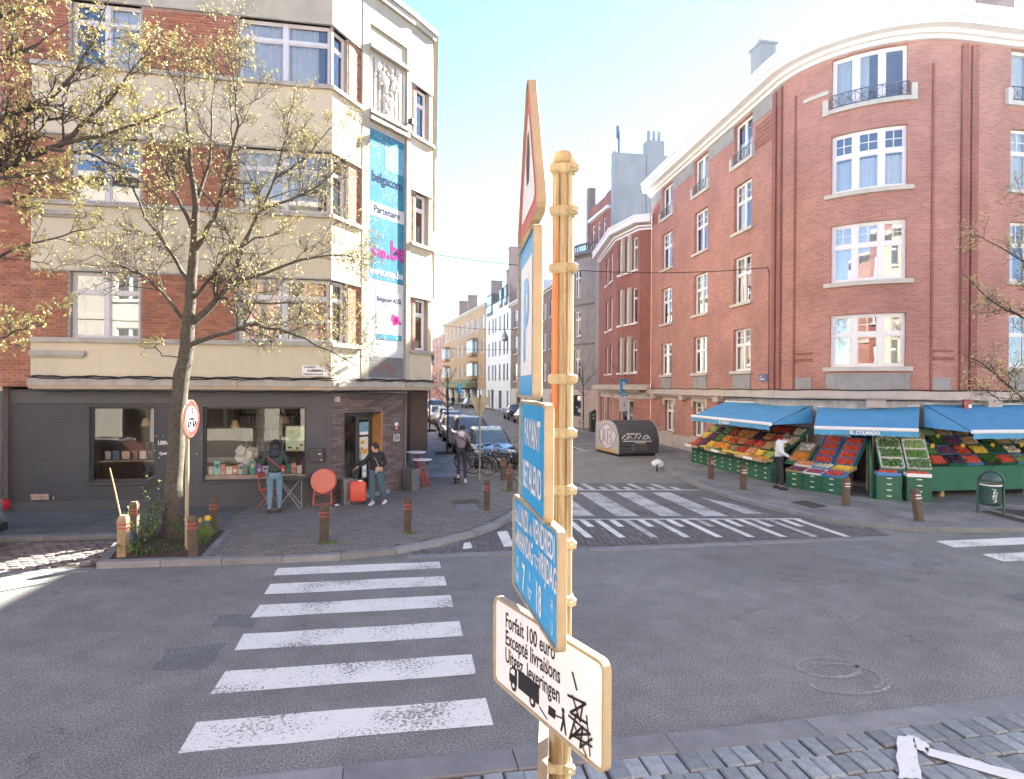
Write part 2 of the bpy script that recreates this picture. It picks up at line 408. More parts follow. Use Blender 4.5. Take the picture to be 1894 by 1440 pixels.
PIT = [(-4.75, 11.82), (-3.38, 11.76), (-3.48, 13.7), (-5.25, 13.7)]
polyL = [(-60, 13.8), (-5.35, 13.8)] + KL + KL2[1:] + [(-12, 145), (-12, 30), (-60, 30)]
mb = MB(); mb.prism([(-60, 13.88), (-5.27, 13.88)] + inset(KL, .09) + inset(KL2, .09)[1:] + [(-12, 145), (-12, 30), (-60, 30)], -.02, .088); pavL = struct(mb.build('pavement', MT['joint_moss']))
KR = smooth_path([(12.0, 31), (11.85, 28.3), (11.2, 26.3), (10.6, 25), (9.5, 21.4), (9.1, 18.2), (9.08, 16.1), (9.3, 14.2), (9.85, 12.7), (11.05, 11.85), (13.2, 11.5), (16, 11.45)], 1) + [(24, 11.45), (40, 11.45)]
KR0 = [(12.6, 145), (12.3, 80), (12.4, 60), (12.65, 42), (12.0, 31)]
polyR = KR0 + KR[1:] + [(60, 11.45), (60, 30), (30, 30), (30, 145)]
mb = MB(); mb.prism(inset(KR0 + KR[1:], .09) + [(60, 11.54), (60, 30), (30, 30), (30, 145)], -.02, .088); pavR = struct(mb.build('pavement', MT['joint']))
# paving sheets drawn with joints where the pieces are too far to tell apart
def sheet_mat(name, c, bw, rh, mort, ang=0, var=.16, mw=.008):
    m, N, L, B = nodes(name); tc = N.new('ShaderNodeTexCoord').outputs['Object']
    mp = N.new('ShaderNodeMapping'); mp.inputs['Rotation'].default_value = (0, 0, ang); L.new(tc, mp.inputs[0])
    b = N.new('ShaderNodeTexBrick'); L.new(mp.outputs[0], b.inputs['Vector']); b.inputs['Scale'].default_value = 1
    for k, val in (('Brick Width', bw), ('Row Height', rh), ('Mortar Size', mw), ('Mortar Smooth', .2)): b.inputs[k].default_value = val
    b.inputs['Color1'].default_value = (*[k * (1 + var) for k in c], 1); b.inputs['Color2'].default_value = (*[k * (1 - var) for k in c], 1); b.inputs['Mortar'].default_value = (*mort, 1)
    cc = mixc(N, L, .45, b.outputs['Color'], ramp(N, L, nz(N, L, .9, 6, .65, tc), [(.3, 0.1), (.7, .9)]), 'OVERLAY')
    cc = mixc(N, L, .3, cc, ramp(N, L, nz(N, L, 90, 3, .7, tc), [(.3, 0.0), (.7, 1.0)]), 'OVERLAY')
    L.new(cc, B.inputs['Base Color']); B.inputs['Roughness'].default_value = .82
    bump(N, L, B, mth(N, L, 'SUBTRACT', 1.0, b.outputs['Fac']), .5, .005); MT[name] = m; return m
sheet_mat('sheet_far', (.2, .205, .215), .6, .4, (.1, .1, .1), R(90), .1)
sheet_mat('sheet_dark', (.125, .13, .12), .22, .11, (.075, .085, .065))
sheet_mat('sheet_right', (.2, .198, .195), .22, .11, (.13, .13, .125), R(8), .1)
sheet_mat('sheet_table', (.125, .123, .122), .24, .12, (.075, .075, .075), R(-8), .14)
def sheet(name, poly, z, m, parent):
    mb = MB(); mb.face([(x, y, z) for x, y in poly]); return mb.build(name, m, parent)
sheet('paving_field', [(-60, 13.95), (-5.4, 13.95), (-3.6, 13.95), (-3.6, 16.7), (-60, 16.7)], .098, MT['sheet_dark'], pavL)
sheet('paving_field', [(-.2, 20.8), (3.75, 20.8), (3.75, 22.2), (2.55, 22.8), (2.5, 40), (2.4, 60), (2.05, 145), (-.4, 145)], .098, MT['sheet_far'], pavL)
KRi = inset(KR0 + KR[1:], .14)
sheet('paving_field', KRi + [(40, 17.5), (17.5, 17.5), (17.5, 40), (17.5, 145)], .098, MT['sheet_right'], pavR)
# kerb stones, one object each
def kerb(path, w, z0, z1, L, parent, side=1, gap=.006, m='bluestone', name='kerbstone', most=400):
    P = [Vector(p[:2]) for p in path]; acc = [0]
    for a, b in zip(P[:-1], P[1:]): acc.append(acc[-1] + (b - a).length)
    def at(s):
        for i in range(len(P) - 1):
            if s <= acc[i + 1] + 1e-6:
                t = (s - acc[i]) / (acc[i + 1] - acc[i]); d = (P[i + 1] - P[i]).normalized(); return P[i] + (P[i + 1] - P[i]) * t, Vector((-d.y, d.x)) * side
        d = (P[-1] - P[-2]).normalized(); return P[-1], Vector((-d.y, d.x)) * side
    n = max(1, round(acc[-1] / L)); L = acc[-1] / n
    for k in range(min(n, most)):
        a, na = at(k * L + gap); b, nb = at((k + 1) * L - gap); dz = random.uniform(-.006, .006); j = random.uniform(-.02, -.01)
        e = .012
        q = [a + na * j, b + nb * j, b + nb * w, a + na * w]
        qi = [a + na * (j + e), b + nb * (j + e), b + nb * w, a + na * w]
        if side < 0: q.reverse(); qi.reverse()
        mb = MB(); mb.loft([[(p.x, p.y, z0) for p in q], [(p.x, p.y, z1 - e + dz) for p in q], [(p.x, p.y, z1 + dz) for p in qi]], 0, False, True)
        mb.build(name, MT[m], parent)
kerb(KL, .17, -.03, .108, 1.0, pavL)
kerb(KL2, .17, -.03, .108, 1.5, pavL, most=40)
kerb([(-5.35, 13.8), (-4.88, 11.62)], .14, -.03, .105, .75, pavL)
kerb([(-60, 13.8), (-5.35, 13.8)], .16, -.03, .108, 1.4, pavL)
kerb([(-3.3, 11.75), (-3.42, 13.75)], .12, 0, .112, .7, pavL, side=-1)
kerb(KR0[::-1][:1] + KR[1:], .16, -.03, .108, 1.0, pavR, side=1)
kerb(KR0[1:], .16, -.03, .108, 1.5, pavR, most=60)
# pavers of the near corner, one by one; past the nearest 300 they are joined into one piece
def lay(region, x0, x1, y0, y1, L, W, ang, z, rough=.004):
    out = []; c, s = math.cos(ang), math.sin(ang); cx, cyy = (x0 + x1) / 2, (y0 + y1) / 2; D = max(x1 - x0, y1 - y0) * .75
    rows = int(2 * D / W)
    for r in range(rows):
        yy = -D + r * W; off = (r % 2) * L / 2
        for k in range(int(2 * D / L)):
            xx = -D + k * L + off; X = cx + xx * c - yy * s; Y = cyy + xx * s + yy * c
            if x0 < X < x1 and y0 < Y < y1 and region(X, Y): out.append((X, Y, z + random.uniform(-rough, rough), ang + random.uniform(-.012, .012)))
    out.sort(key=lambda p: p[0] ** 2 + p[1] ** 2); return out
def paver_mesh(L, W, H, b, m, lump=0):
    mb = MB(); l, w2 = L / 2, W / 2
    mb.loft([[(-l, -w2, -H), (l, -w2, -H), (l, w2, -H), (-l, w2, -H)], [(-l, -w2, -b), (l, -w2, -b), (l, w2, -b), (-l, w2, -b)],
             [(-l + b, -w2 + b, 0), (l - b, -w2 + b, 0), (l - b, w2 - b, 0), (-l + b, w2 - b, 0)]], 0, False, True)
    if lump: mb.v = [(x + random.uniform(-lump, lump), y + random.uniform(-lump, lump), zz + random.uniform(-lump, lump) * .4) for x, y, zz in mb.v]
    return mb
def place(pieces, variants, name, rest_name, m, parent, n=300, scale=.0):
    for X, Y, z, a in pieces[:n]:
        o = link(name, random.choice(variants), parent); o.location = (X, Y, z); o.rotation_euler = (random.uniform(-.01, .01), random.uniform(-.01, .01), a)
        if scale: k = 1 + random.uniform(-scale, scale); o.scale = (k, 1 + random.uniform(-scale, scale), 1)
    rest = pieces[n:]
    if rest:
        big = MB(); src = variants[0]; vs_ = [v.co.copy() for v in src.vertices]; fs = [tuple(p.vertices) for p in src.polygons]
        for X, Y, z, a in rest:
            Mx = Matrix.Translation((X, Y, z)) @ Matrix.Rotation(a, 4, 'Z'); big.idx([Mx @ v for v in vs_], fs)
        tag(big.build(rest_name, m, parent), kind='stuff')
regL = lambda x, y: in_poly(x, y, polyL) and dist_path(x, y, KL) > .27 and not (x < -3.3 and y < 13.75 + .1) and x > -3.58 and not (1.42 < x < 2.1 and 15.5 < y < 16.7)
pm = [paver_mesh(.208, .098, .03, .006, None).mesh('paver', MT['paver']), paver_mesh(.206, .1, .03, .007, None, .002).mesh('paver', MT['paver']), paver_mesh(.209, .097, .03, .006, None, .002).mesh('paver', MT['paver'])]
place(lay(regL, -3.6, 4, 11.5, 21.0, .22, .11, R(1), .1), pm, 'paver', 'paver_field', MT['paver'], pavL)
# the raised crossing table of the side street
TA = -.14
mb = MB(); mb.face([(.9, 11.62, .003), (9.9, 11.62, .003), (9.6, 13.2, .003), (9.2, 15, .003), (9.2, 19.25, .003), (3.95, 19.95, .003), (3.6, 17, .003), (2.9, 14.7, .003), (1.9, 13.2, .003)])
table = struct(mb.build('raised_crossing', MT['sheet_table']))
regT = lambda x, y: not in_poly(x, y, polyL) and not in_poly(x, y, polyR) and y > 11.72 and y < 14.1 - .02 * x and dist_path(x, y, KL) > .1 and dist_path(x, y, KR) > .1
tm = [paver_mesh(.225, .108, .02, .006, None).mesh('paver', MT['table_paver']), paver_mesh(.223, .11, .02, .007, None, .002).mesh('paver', MT['table_paver'])]
place(lay(regT, .2, 10.2, 11.6, 14.1, .236, .118, TA + R(90), .016, .003), tm, 'paver', 'paver_field', MT['table_paver'], table)
kerb([(.2, 11.46), (10.2, 11.46)], .2, -.02, .012, 1.6, road, m='bluestone', name='edge_stone')
# painted markings (thin sheets of worn paint)
marks = []
def mark(poly, z=.005, m='road_paint', name='road_marking'):
    mb = MB(); mb.face([(x, y, z) for x, y in poly]); return mb.build(name, MT[m], road)
for y0 in (5.68, 6.72, 7.77, 8.83, 9.79, 10.74):
    j = lambda: random.uniform(-.012, .012)
    x0, x1 = -1.76 - (y0 - 5.7) * .035, .88 - (y0 - 5.7) * .03; wd = .5 if y0 < 10.7 else .42
    q = [(x0 + j(), y0 + j())] + [(lerp(x0, x1, k / 6), y0 + j()) for k in range(1, 6)] + [(x1 + j(), y0 + j()), (x1 + j(), y0 + wd + j())] + [(lerp(x1, x0, k / 6), y0 + wd + j()) for k in range(1, 6)] + [(x0 + j(), y0 + wd + j())]
    mark(q, m='road_paint')
for k, y0 in enumerate((10.62, 9.6, 8.6, 7.6, 6.6)): mark([(10.62, y0), (13.6, y0), (13.66, y0 + .5), (10.7, y0 + .5)])
def sk(x, y): return (x, y - .14 * (x - 5))
for k in range(6):
    x0 = 3.03 + 1.05 * k
    if k < 5: mark([sk(x0 + .0, 14.45), sk(x0 + .55, 14.45), sk(x0 + .62, 17.9), sk(x0 + .08, 17.9)], .009, 'road_paint_old')
mark([sk(8.35, 14.75), sk(8.8, 14.75), sk(8.75, 15.9), sk(8.35, 17.2)], .009, 'road_paint_old')
mark([sk(3.0, 14.0), sk(9.3, 14.0), sk(9.3, 14.1), sk(3.0, 14.1)], .021, 'road_paint')
mark([sk(4.0, 18.3), sk(9.0, 18.3), sk(9.0, 18.4), sk(4.0, 18.4)], .009, 'road_paint')
for k in range(26):
    x0 = 1.15 + .33 * k; long = k % 2 == 0
    ya = 13.98; yb = 12.25 if long else 13.25
    q = [sk(x0 - .02, yb), sk(x0 + .13, yb), sk(x0 + .15, ya), sk(x0, ya)]
    q = [p for p in q]
    if q[0][0] > 2.9 and in_poly(q[2][0] + .1, q[2][1], polyR) is False and in_poly(q[1][0] + .15, q[1][1], polyR) is False: mark(q, .021, 'road_paint_old' if k % 5 == 2 else 'road_paint')
for px in ([(856, 1017), (874, 1015), (870, 1004), (858, 1006)], [(932, 1013), (951, 1012), (938, 983), (919, 985)], [(962, 1012), (980, 1011), (962, 975), (946, 979)]):
    mark([tuple(gnd(u, v).xy) for u, v in px], .021)
for k in range(12):
    x0 = 4.25 + .365 * k; yb = 19.6 if k % 2 == 0 else 18.95
    if x0 < 8.7: mark([sk(x0, 18.42), sk(x0 + .18, 18.42), sk(x0 + .18, yb), sk(x0, yb)], .009, 'road_paint_old')
for a, b in (((8.9, 33), (8.9, 30)), ((8.9, 39.5), (11.8, 40.2)), ((8.9, 33.2), (11.7, 34)), ((8.9, 36), (8.9, 39.5))):
    d = (Vector(b) - Vector(a)).normalized(); n_ = Vector((-d.y, d.x)) * .06
    mark([(a[0] - n_.x, a[1] - n_.y), (b[0] - n_.x, b[1] - n_.y), (b[0] + n_.x, b[1] + n_.y), (a[0] + n_.x, a[1] + n_.y)], .005)
for y0 in range(46, 100, 9): mark([(7.2, y0), (7.32, y0), (7.32, y0 + 3), (7.2, y0 + 3)], .005)
# chalked bicycle mark on the carriageway
mb = MB()
for (u, v, ru, rv, a0, a1) in ((1531, 1234, .34, .24, 0, 6.28), (1565, 1250, .36, .3, -1.3, 2.2), (1572, 1264, .42, .22, 2.9, 6.0)):
    c = gnd(u, v)
    for k in range(26):
        t0 = lerp(a0, a1, k / 26); t1 = lerp(a0, a1, (k + 1) / 26); wq = random.uniform(.012, .03)
        P = lambda t, q: (c.x + (ru + q) * math.cos(t), c.y + (rv + q) * math.sin(t), .005)
        mb.face([P(t0, -wq), P(t1, -wq), P(t1, wq), P(t0, wq)])
mb.build('bicycle_marking', MT['chalk'], road)
# repairs in the asphalt
def patch(px, m, z=.0025):
    mb = MB(); pts = [gnd(u, v) for u, v in px]; q = []
    for a, b in zip(pts, pts[1:] + pts[:1]):
        for k in range(5): p = a.lerp(b, k / 5); q.append((p.x + random.uniform(-.03, .03), p.y + random.uniform(-.03, .03), z))
    mb.face(q); mb.build('asphalt_repair', MT[m], road)
patch([(1480, 1012), (1585, 1010), (1825, 1047), (1640, 1058)], 'asphalt_light')
patch([(1850, 1100), (1990, 1090), (2050, 1122), (1930, 1125)], 'asphalt_patch')
patch([(388, 1160), (410, 1137), (482, 1135), (470, 1162)], 'asphalt_patch')
patch([(280, 1240), (310, 1198), (420, 1190), (385, 1238)], 'asphalt_patch')
# near parking strip: flush kerb stones and cobbles
mb = MB(); mb.face([(-40, -3, .006), (40, -3, .006), (40, 5.0, .006), (-40, 5.0, .006)]); strip = struct(mb.build('parking_strip', MT['joint']))
kerb([(-14, 4.85), (3, 4.98), (20, 5.35)], .27, -.03, .03, 1.35, strip, gap=.005)
cm = []
for k in range(5):
    mb = paver_mesh(.148, .262, .05, .013, None, .005); cm.append(mb.mesh('cobble', MT['cobble'], False))
cob = []
for r in range(8):
    for k in range(44): X = .1 + .162 * k + (.08 if r % 2 else 0) + random.uniform(-.008, .008); cob.append((X, 4.98 + .022 * (X - 3) - .145 - r * .272, .035 + random.uniform(-.008, .008), random.uniform(-.03, .03)))
cob.sort(key=lambda p: -p[1] - .3 * p[0])
place(cob, cm, 'cobblestone', 'cobble_field', MT['cobble'], strip, 300, .06)
mb = MB()
for px in ([(1660, 1362), (1690, 1358), (1700, 1440), (1662, 1440)], [(1690, 1360), (1720, 1380), (1712, 1392), (1694, 1384)], [(1712, 1380), (1900, 1432), (1900, 1450), (1712, 1396)]):
    pts = [gnd(u, v, .05) for u, v in px]; q = []
    for a, b in zip(pts, pts[1:] + pts[:1]):
        for k in range(6): p = a.lerp(b, k / 6); q.append((p.x + random.uniform(-.018, .018), p.y + random.uniform(-.018, .018), .05))
    mb.face(q)
mb.build('road_marking', worn_paint('strip_paint', (.72, .73, .72), (.25, .26, .27), .66, 18), strip)
# cobbled parking bay on the far side, planting pit, covers
mb = MB(); mb.face([(-60, 11.7, .006), (-4.9, 11.7, .006), (-5.35, 13.75, .006), (-60, 13.75, .006)]); bay = struct(mb.build('parking_bay', MT['joint']))
cw = [paver_mesh(.2, .125, .05, .02, None, .006).mesh('cobble', MT['cobble_warm']) for k in range(4)]
place(lay(lambda x, y: x < -4.95 - (y - 11.7) * .22, -10.5, -4.9, 11.75, 13.7, .222, .15, R(-2), .03, .008), cw, 'cobblestone', 'cobble_field', MT['cobble_warm'], bay, 300, .1)
kerb([(-30, 11.46), (-4.95, 11.46)], .2, -.03, .012, 1.2, bay, m='bluestone', name='edge_stone')
mb = MB(); n = 14
pts = []
for i in range(n + 1):
    for j in range(n + 1):
        a = Vector(PIT[0]).lerp(Vector(PIT[1]), i / n); b = Vector(PIT[3]).lerp(Vector(PIT[2]), i / n); p = a.lerp(b, j / n)
        edge = min(i, n - i, j, n - j) / n; pts.append((p.x, p.y, .09 + .25 * min(.3, edge) + random.uniform(0, .025)))
mb.idx(pts, [(i * (n + 1) + j, (i + 1) * (n + 1) + j, (i + 1) * (n + 1) + j + 1, i * (n + 1) + j + 1) for i in range(n) for j in range(n)])
struct(mb.build('planting_bed', MT['soil']))
def cover(px, m, z=.102, frame=True, name='manhole_cover', label=None):
    q = [gnd(u, v, z) for u, v in px]; t = thing(name, label, 'cover', q[0], world=True)
    c = sum(q, Vector()) / 4
    mb = MB(); mb.hexa([tuple(p + Vector((0, 0, -.03))) for p in q] + [tuple(p) for p in q]); mb.build('frame', MT['dark_steel'], t)
    q2 = [c + (p - c) * .93 for p in q]; mb = MB(); mb.hexa([tuple(p + Vector((0, 0, -.002))) for p in q2] + [tuple(p + Vector((0, 0, .006))) for p in q2]); mb.build('lid', m, t)
cover([(848, 946), (888, 945), (879, 931), (841, 932)], mat('iron_lid', (.13, .12, .12), .6, .2, 9, .6, 40), label='rectangular metal inspection cover in the paved corner beside the bollards')
mb = MB(); mb.face([gnd(u, v, .103) for u, v in ((1503, 940), (1533, 936), (1490, 925), (1460, 928))]); mb.build('soil_patch', MT['soil'], pavR)
mb = MB(); q = [gnd(u, v, .104) for u, v in ((1815, 946), (1960, 985), (1980, 950), (1850, 940))]; mb.face(q); mb.build('soil_patch', MT['soil'], pavR)
kerb([tuple(gnd(1810, 946).xy), tuple(gnd(1965, 988).xy)], .1, .08, .125, .8, pavR, side=1, name='edge_stone')
kerb([tuple(gnd(1810, 946).xy), tuple(gnd(1852, 938).xy), tuple(gnd(1990, 950).xy)], .1, .08, .125, .8, pavR, side=-1, name='edge_stone')
# ------------------------------------------------------------------ facade kit
class Path:
    """plan line of a facade; outward is to the right of travel"""
    def __init__(s, pts):
        s.p = [Vector(q[:2]) for q in pts]; s.a = [0.0]
        for a, b in zip(s.p[:-1], s.p[1:]): s.a.append(s.a[-1] + (b - a).length)
        s.n = []
        for a, b in zip(s.p[:-1], s.p[1:]):
            d = (b - a).normalized(); s.n.append(Vector((d.y, -d.x)))
        s.mit = []
        for i in range(len(s.p)):
            if i == 0: s.mit.append(s.n[0])
            elif i == len(s.p) - 1: s.mit.append(s.n[-1])
            else:
                m = (s.n[i - 1] + s.n[i]).normalized(); s.mit.append(m / max(.4, m.dot(s.n[i])))
        s.L = s.a[-1]
    def seg(s, t):
        for i in range(len(s.n)):
            if t < s.a[i + 1] - 1e-7: return i
        return len(s.n) - 1
    def pos(s, t, d=0, i=None):
        i = s.seg(t) if i is None else i
        f = (t - s.a[i]) / (s.a[i + 1] - s.a[i]); return s.p[i] + (s.p[i + 1] - s.p[i]) * f + s.n[i] * d
    def stops(s, s0, s1, d):
        out = []; i = s.seg(s0 + 1e-6); out.append((s0, s.pos(s0, d, i)))
        for k in range(1, len(s.a) - 1):
            if s0 + 1e-6 < s.a[k] < s1 - 1e-6: out.append((s.a[k], s.p[k] + s.mit[k] * d))
        j = s.seg(s1 - 1e-6); out.append((s1, s.pos(s1, d, j))); return out
def strip(mb, P, s0, s1, d0, d1, z0, z1, m=0, caps=True):
    """solid that follows the facade from s0 to s1, d0 (inner) to d1 (outer), z0 to z1"""
    A = P.stops(s0, s1, d0); B = P.stops(s0, s1, d1)
    for (sa, a), (sb, b), (_, a2), (_, b2) in zip(B[:-1], B[1:], A[:-1], A[1:]):
        mb.face([(a.x, a.y, z0), (b.x, b.y, z0), (b.x, b.y, z1), (a.x, a.y, z1)], m, [(sa, z0), (sb, z0), (sb, z1), (sa, z1)])
        mb.face([(b2.x, b2.y, z0), (a2.x, a2.y, z0), (a2.x, a2.y, z1), (b2.x, b2.y, z1)], m, [(sb, z0), (sa, z0), (sa, z1), (sb, z1)])
        mb.face([(a.x, a.y, z1), (b.x, b.y, z1), (b2.x, b2.y, z1), (a2.x, a2.y, z1)], m, [(sa, 0), (sb, 0), (sb, d1 - d0), (sa, d1 - d0)])
        mb.face([(a2.x, a2.y, z0), (b2.x, b2.y, z0), (b.x, b.y, z0), (a.x, a.y, z0)], m, [(sa, 0), (sb, 0), (sb, d1 - d0), (sa, d1 - d0)])
    if caps:
        for (s_, o), (_, i_), fl in ((B[0], A[0], 0), (B[-1], A[-1], 1)):
            q = [(i_.x, i_.y, z0), (o.x, o.y, z0), (o.x, o.y, z1), (i_.x, i_.y, z1)]; uv = [(0, z0), (d1 - d0, z0), (d1 - d0, z1), (0, z1)]
            mb.face(q if not fl else q[::-1], m, uv if not fl else uv[::-1])
    return mb
def wall(mb, P, s0, s1, z0, z1, holes, d=0, rec=.2, m=0):
    """wall face with openings and their reveals"""
    hs = [h for h in holes if h[0] < s1 and h[1] > s0 and h[2] < z1 and h[3] > z0]
    ss = sorted({s0, s1} | {max(s0, min(s1, k)) for h in hs for k in h[:2]}); zs = sorted({z0, z1} | {max(z0, min(z1, k)) for h in hs for k in h[2:4]})
    for a, b in zip(ss[:-1], ss[1:]):
        for c, e in zip(zs[:-1], zs[1:]):
            if any(h[0] <= a + 1e-6 and h[1] >= b - 1e-6 and h[2] <= c + 1e-6 and h[3] >= e - 1e-6 for h in hs): continue
            st = P.stops(a, b, d)
            for (sa, p), (sb, q) in zip(st[:-1], st[1:]):
                mb.face([(p.x, p.y, c), (q.x, q.y, c), (q.x, q.y, e), (p.x, p.y, e)], m, [(sa, c), (sb, c), (sb, e), (sa, e)])
    for h in hs:
        o = P.stops(h[0], h[1], d); i_ = P.stops(h[0], h[1], d - rec); z_0, z_1 = h[2], h[3]
        for (sa, p), (sb, q), (_, p2), (_, q2) in zip(o[:-1], o[1:], i_[:-1], i_[1:]):
            mb.face([(p.x, p.y, z_0), (q.x, q.y, z_0), (q2.x, q2.y, z_0), (p2.x, p2.y, z_0)], m, [(sa, 0), (sb, 0), (sb, rec), (sa, rec)])
            mb.face([(p2.x, p2.y, z_1), (q2.x, q2.y, z_1), (q.x, q.y, z_1), (p.x, p.y, z_1)], m, [(sa, rec), (sb, rec), (sb, 0), (sa, 0)])
        for (p, p2, fl) in ((o[0][1], i_[0][1], 0), (o[-1][1], i_[-1][1], 1)):
            q = [(p2.x, p2.y, z_0), (p2.x, p2.y, z_1), (p.x, p.y, z_1), (p.x, p.y, z_0)]; uv = [(0, z_0), (0, z_1), (rec, z_1), (rec, z_0)]
            mb.face(q if not fl else q[::-1], m, uv if not fl else uv[::-1])
    return mb
def pane_quad(mb, P, s0, s1, d, z0, z1, m=0):
    st = P.stops(s0, s1, d)
    for (sa, p), (sb, q) in zip(st[:-1], st[1:]): mb.face([(p.x, p.y, z0), (q.x, q.y, z0), (q.x, q.y, z1), (p.x, p.y, z1)], m, [(sa, z0), (sb, z0), (sb, z1), (sa, z1)])
def window(bld, P, s0, s1, z0, z1, d=0, rec=.12, cols=2, tr=None, fm='white_frame', fw=.06, sill=None, curtain=None, munt=None, glass='glass', widths=None, room=True, depth=.7, tilt=None, name='window'):
    """frame with mullions and a transom; each pane, the sill and the curtain are sub-parts"""
    dd = d - rec; mb = MB(); t = .07
    ws = widths or [1] * cols; tot = sum(ws); xs = [s0]
    for k in ws: xs.append(xs[-1] + (s1 - s0) * k / tot)
    strip(mb, P, s0, s1, dd - t, dd, z0, z0 + fw * 1.2); strip(mb, P, s0, s1, dd - t, dd, z1 - fw, z1)
    zt = None if tr is None else z1 - (z1 - z0) * tr
    for k, x in enumerate(xs):
        wq = fw if 0 < k < len(xs) - 1 else fw
        a = max(s0, x - (wq if k else 0)); b = min(s1, x + (wq if k < len(xs) - 1 else 0))
        strip(mb, P, a, b, dd - t - .002, dd + (.012 if 0 < k < len(xs) - 1 else .002), z0 + .004, z1 - .004)
    if zt: strip(mb, P, s0 + fw, s1 - fw, dd - t, dd + .006, zt - fw * .7, zt + fw * .7)
    panes = []
    for k in range(len(xs) - 1):
        a, b = xs[k] + fw, xs[k + 1] - fw
        for (c, e, up) in (((z0 + fw, zt - fw * .7, 0), (zt + fw * .7, z1 - fw, 1)) if zt else ((z0 + fw, z1 - fw, 0),)):
            panes.append((a, b, c, e))
            g = .028     # sash bars round each light
            strip(mb, P, a, b, dd - t * .8, dd - .015, c, c + g); strip(mb, P, a, b, dd - t * .8, dd - .015, e - g, e)
            strip(mb, P, a, a + g, dd - t * .8, dd - .016, c + g, e - g); strip(mb, P, b - g, b, dd - t * .8, dd - .016, c + g, e - g)
            if munt and up:
                for q in range(1, munt[0]): x = lerp(a, b, q / munt[0]); strip(mb, P, x - .012, x + .012, dd - .05, dd - .02, c, e)
                for q in range(1, munt[1]): z = lerp(c, e, q / munt[1]); strip(mb, P, a, b, dd - .048, dd - .022, z - .012, z + .012)
    wo = mb.build(name, MT[fm], bld)
    for a, b, c, e in panes:
        mb = MB(); pane_quad(mb, P, a, b, dd - .035, c, e); mb.build('pane', MT[glass], wo)
    if curtain:
        mb = MB(); cm_, part = curtain
        spans = {'full': [(s0, s1)], 'sides': [(s0, lerp(s0, s1, .28)), (lerp(s0, s1, .74), s1)], 'left': [(s0, lerp(s0, s1, .5))], 'right': [(lerp(s0, s1, .5), s1)], 'top': [(s0, s1)], 'low': [(s0, s1)]}[part]
        zc0 = lerp(z0, z1, .62) if part == 'top' else z0; zc1 = lerp(z0, z1, .55) if part == 'low' else z1
        for a, b in spans:
            n = max(2, int((b - a) / .07)); pts = [P.pos(lerp(a, b, k / n), dd - .13 + (.022 if k % 2 else -.022)) for k in range(n + 1)]
            for p, q in zip(pts[:-1], pts[1:]): mb.face([(p.x, p.y, zc0), (q.x, q.y, zc0), (q.x, q.y, zc1), (p.x, p.y, zc1)])
        mb.build('curtain', MT[cm_], wo)
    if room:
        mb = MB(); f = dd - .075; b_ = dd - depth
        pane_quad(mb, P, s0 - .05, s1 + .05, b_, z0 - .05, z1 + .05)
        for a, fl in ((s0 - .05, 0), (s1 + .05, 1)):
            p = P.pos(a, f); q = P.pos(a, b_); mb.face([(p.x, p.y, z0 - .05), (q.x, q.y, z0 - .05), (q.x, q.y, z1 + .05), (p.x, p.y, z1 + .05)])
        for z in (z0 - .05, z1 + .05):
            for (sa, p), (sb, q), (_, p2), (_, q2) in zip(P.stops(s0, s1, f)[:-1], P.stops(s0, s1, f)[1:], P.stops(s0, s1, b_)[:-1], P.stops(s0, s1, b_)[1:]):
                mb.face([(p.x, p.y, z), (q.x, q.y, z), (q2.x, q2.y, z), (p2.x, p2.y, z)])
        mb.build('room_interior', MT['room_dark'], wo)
    if sill:
        mb = MB(); ov = sill[1] if len(sill) > 1 else .12; strip(mb, P, s0 - ov, s1 + ov, d - rec, d + .1, z0 - sill[0], z0 - .002); mb.build('sill', MT[sill[2] if len(sill) > 2 else 'stone_pale'], wo)
    return wo
def bricks_on(P, s0, s1, z0, z1, d, L=.205, H=.0685, g=.01, holes=()):
    """list of single bricks (s, z, length) laid in stretcher bond"""
    out = []; r = 0; z = z0 + g / 2
    while z + H - g < z1 + 1e-6:
        x = s0 - (L / 2 if r % 2 else 0)
        while x < s1:
            a = max(s0, x); b = min(s1, x + L - g)
            if b - a > .04 and not any(h[0] < b and h[1] > a and h[2] < z + H and h[3] > z for h in holes): out.append((a, b, z, z + H - g))
            x += L
        z += H; r += 1
    return out
def brick_solid(mb, P, a, b, z0, z1, d0, d1):
    p, q = P.pos(a + 1e-5, d1), P.pos(b - 1e-5, d1); p2, q2 = P.pos(a + 1e-5, d0), P.pos(b - 1e-5, d0)
    mb.idx([(p.x, p.y, z0), (q.x, q.y, z0), (q.x, q.y, z1), (p.x, p.y, z1), (p2.x, p2.y, z0), (q2.x, q2.y, z0), (q2.x, q2.y, z1), (p2.x, p2.y, z1)],
           [(0, 1, 2, 3), (4, 0, 3, 7), (1, 5, 6, 2), (3, 2, 6, 7), (4, 5, 1, 0)])
_unit = None
def unit_brick(m):
    mb = MB(); mb.idx([(-.5, 0, -.5), (.5, 0, -.5), (.5, 0, .5), (-.5, 0, .5), (-.5, 1, -.5), (.5, 1, -.5), (.5, 1, .5), (-.5, 1, .5)], [(0, 1, 2, 3), (4, 0, 3, 7), (1, 5, 6, 2), (3, 2, 6, 7), (4, 5, 1, 0)])
    return mb.mesh('brick', m)
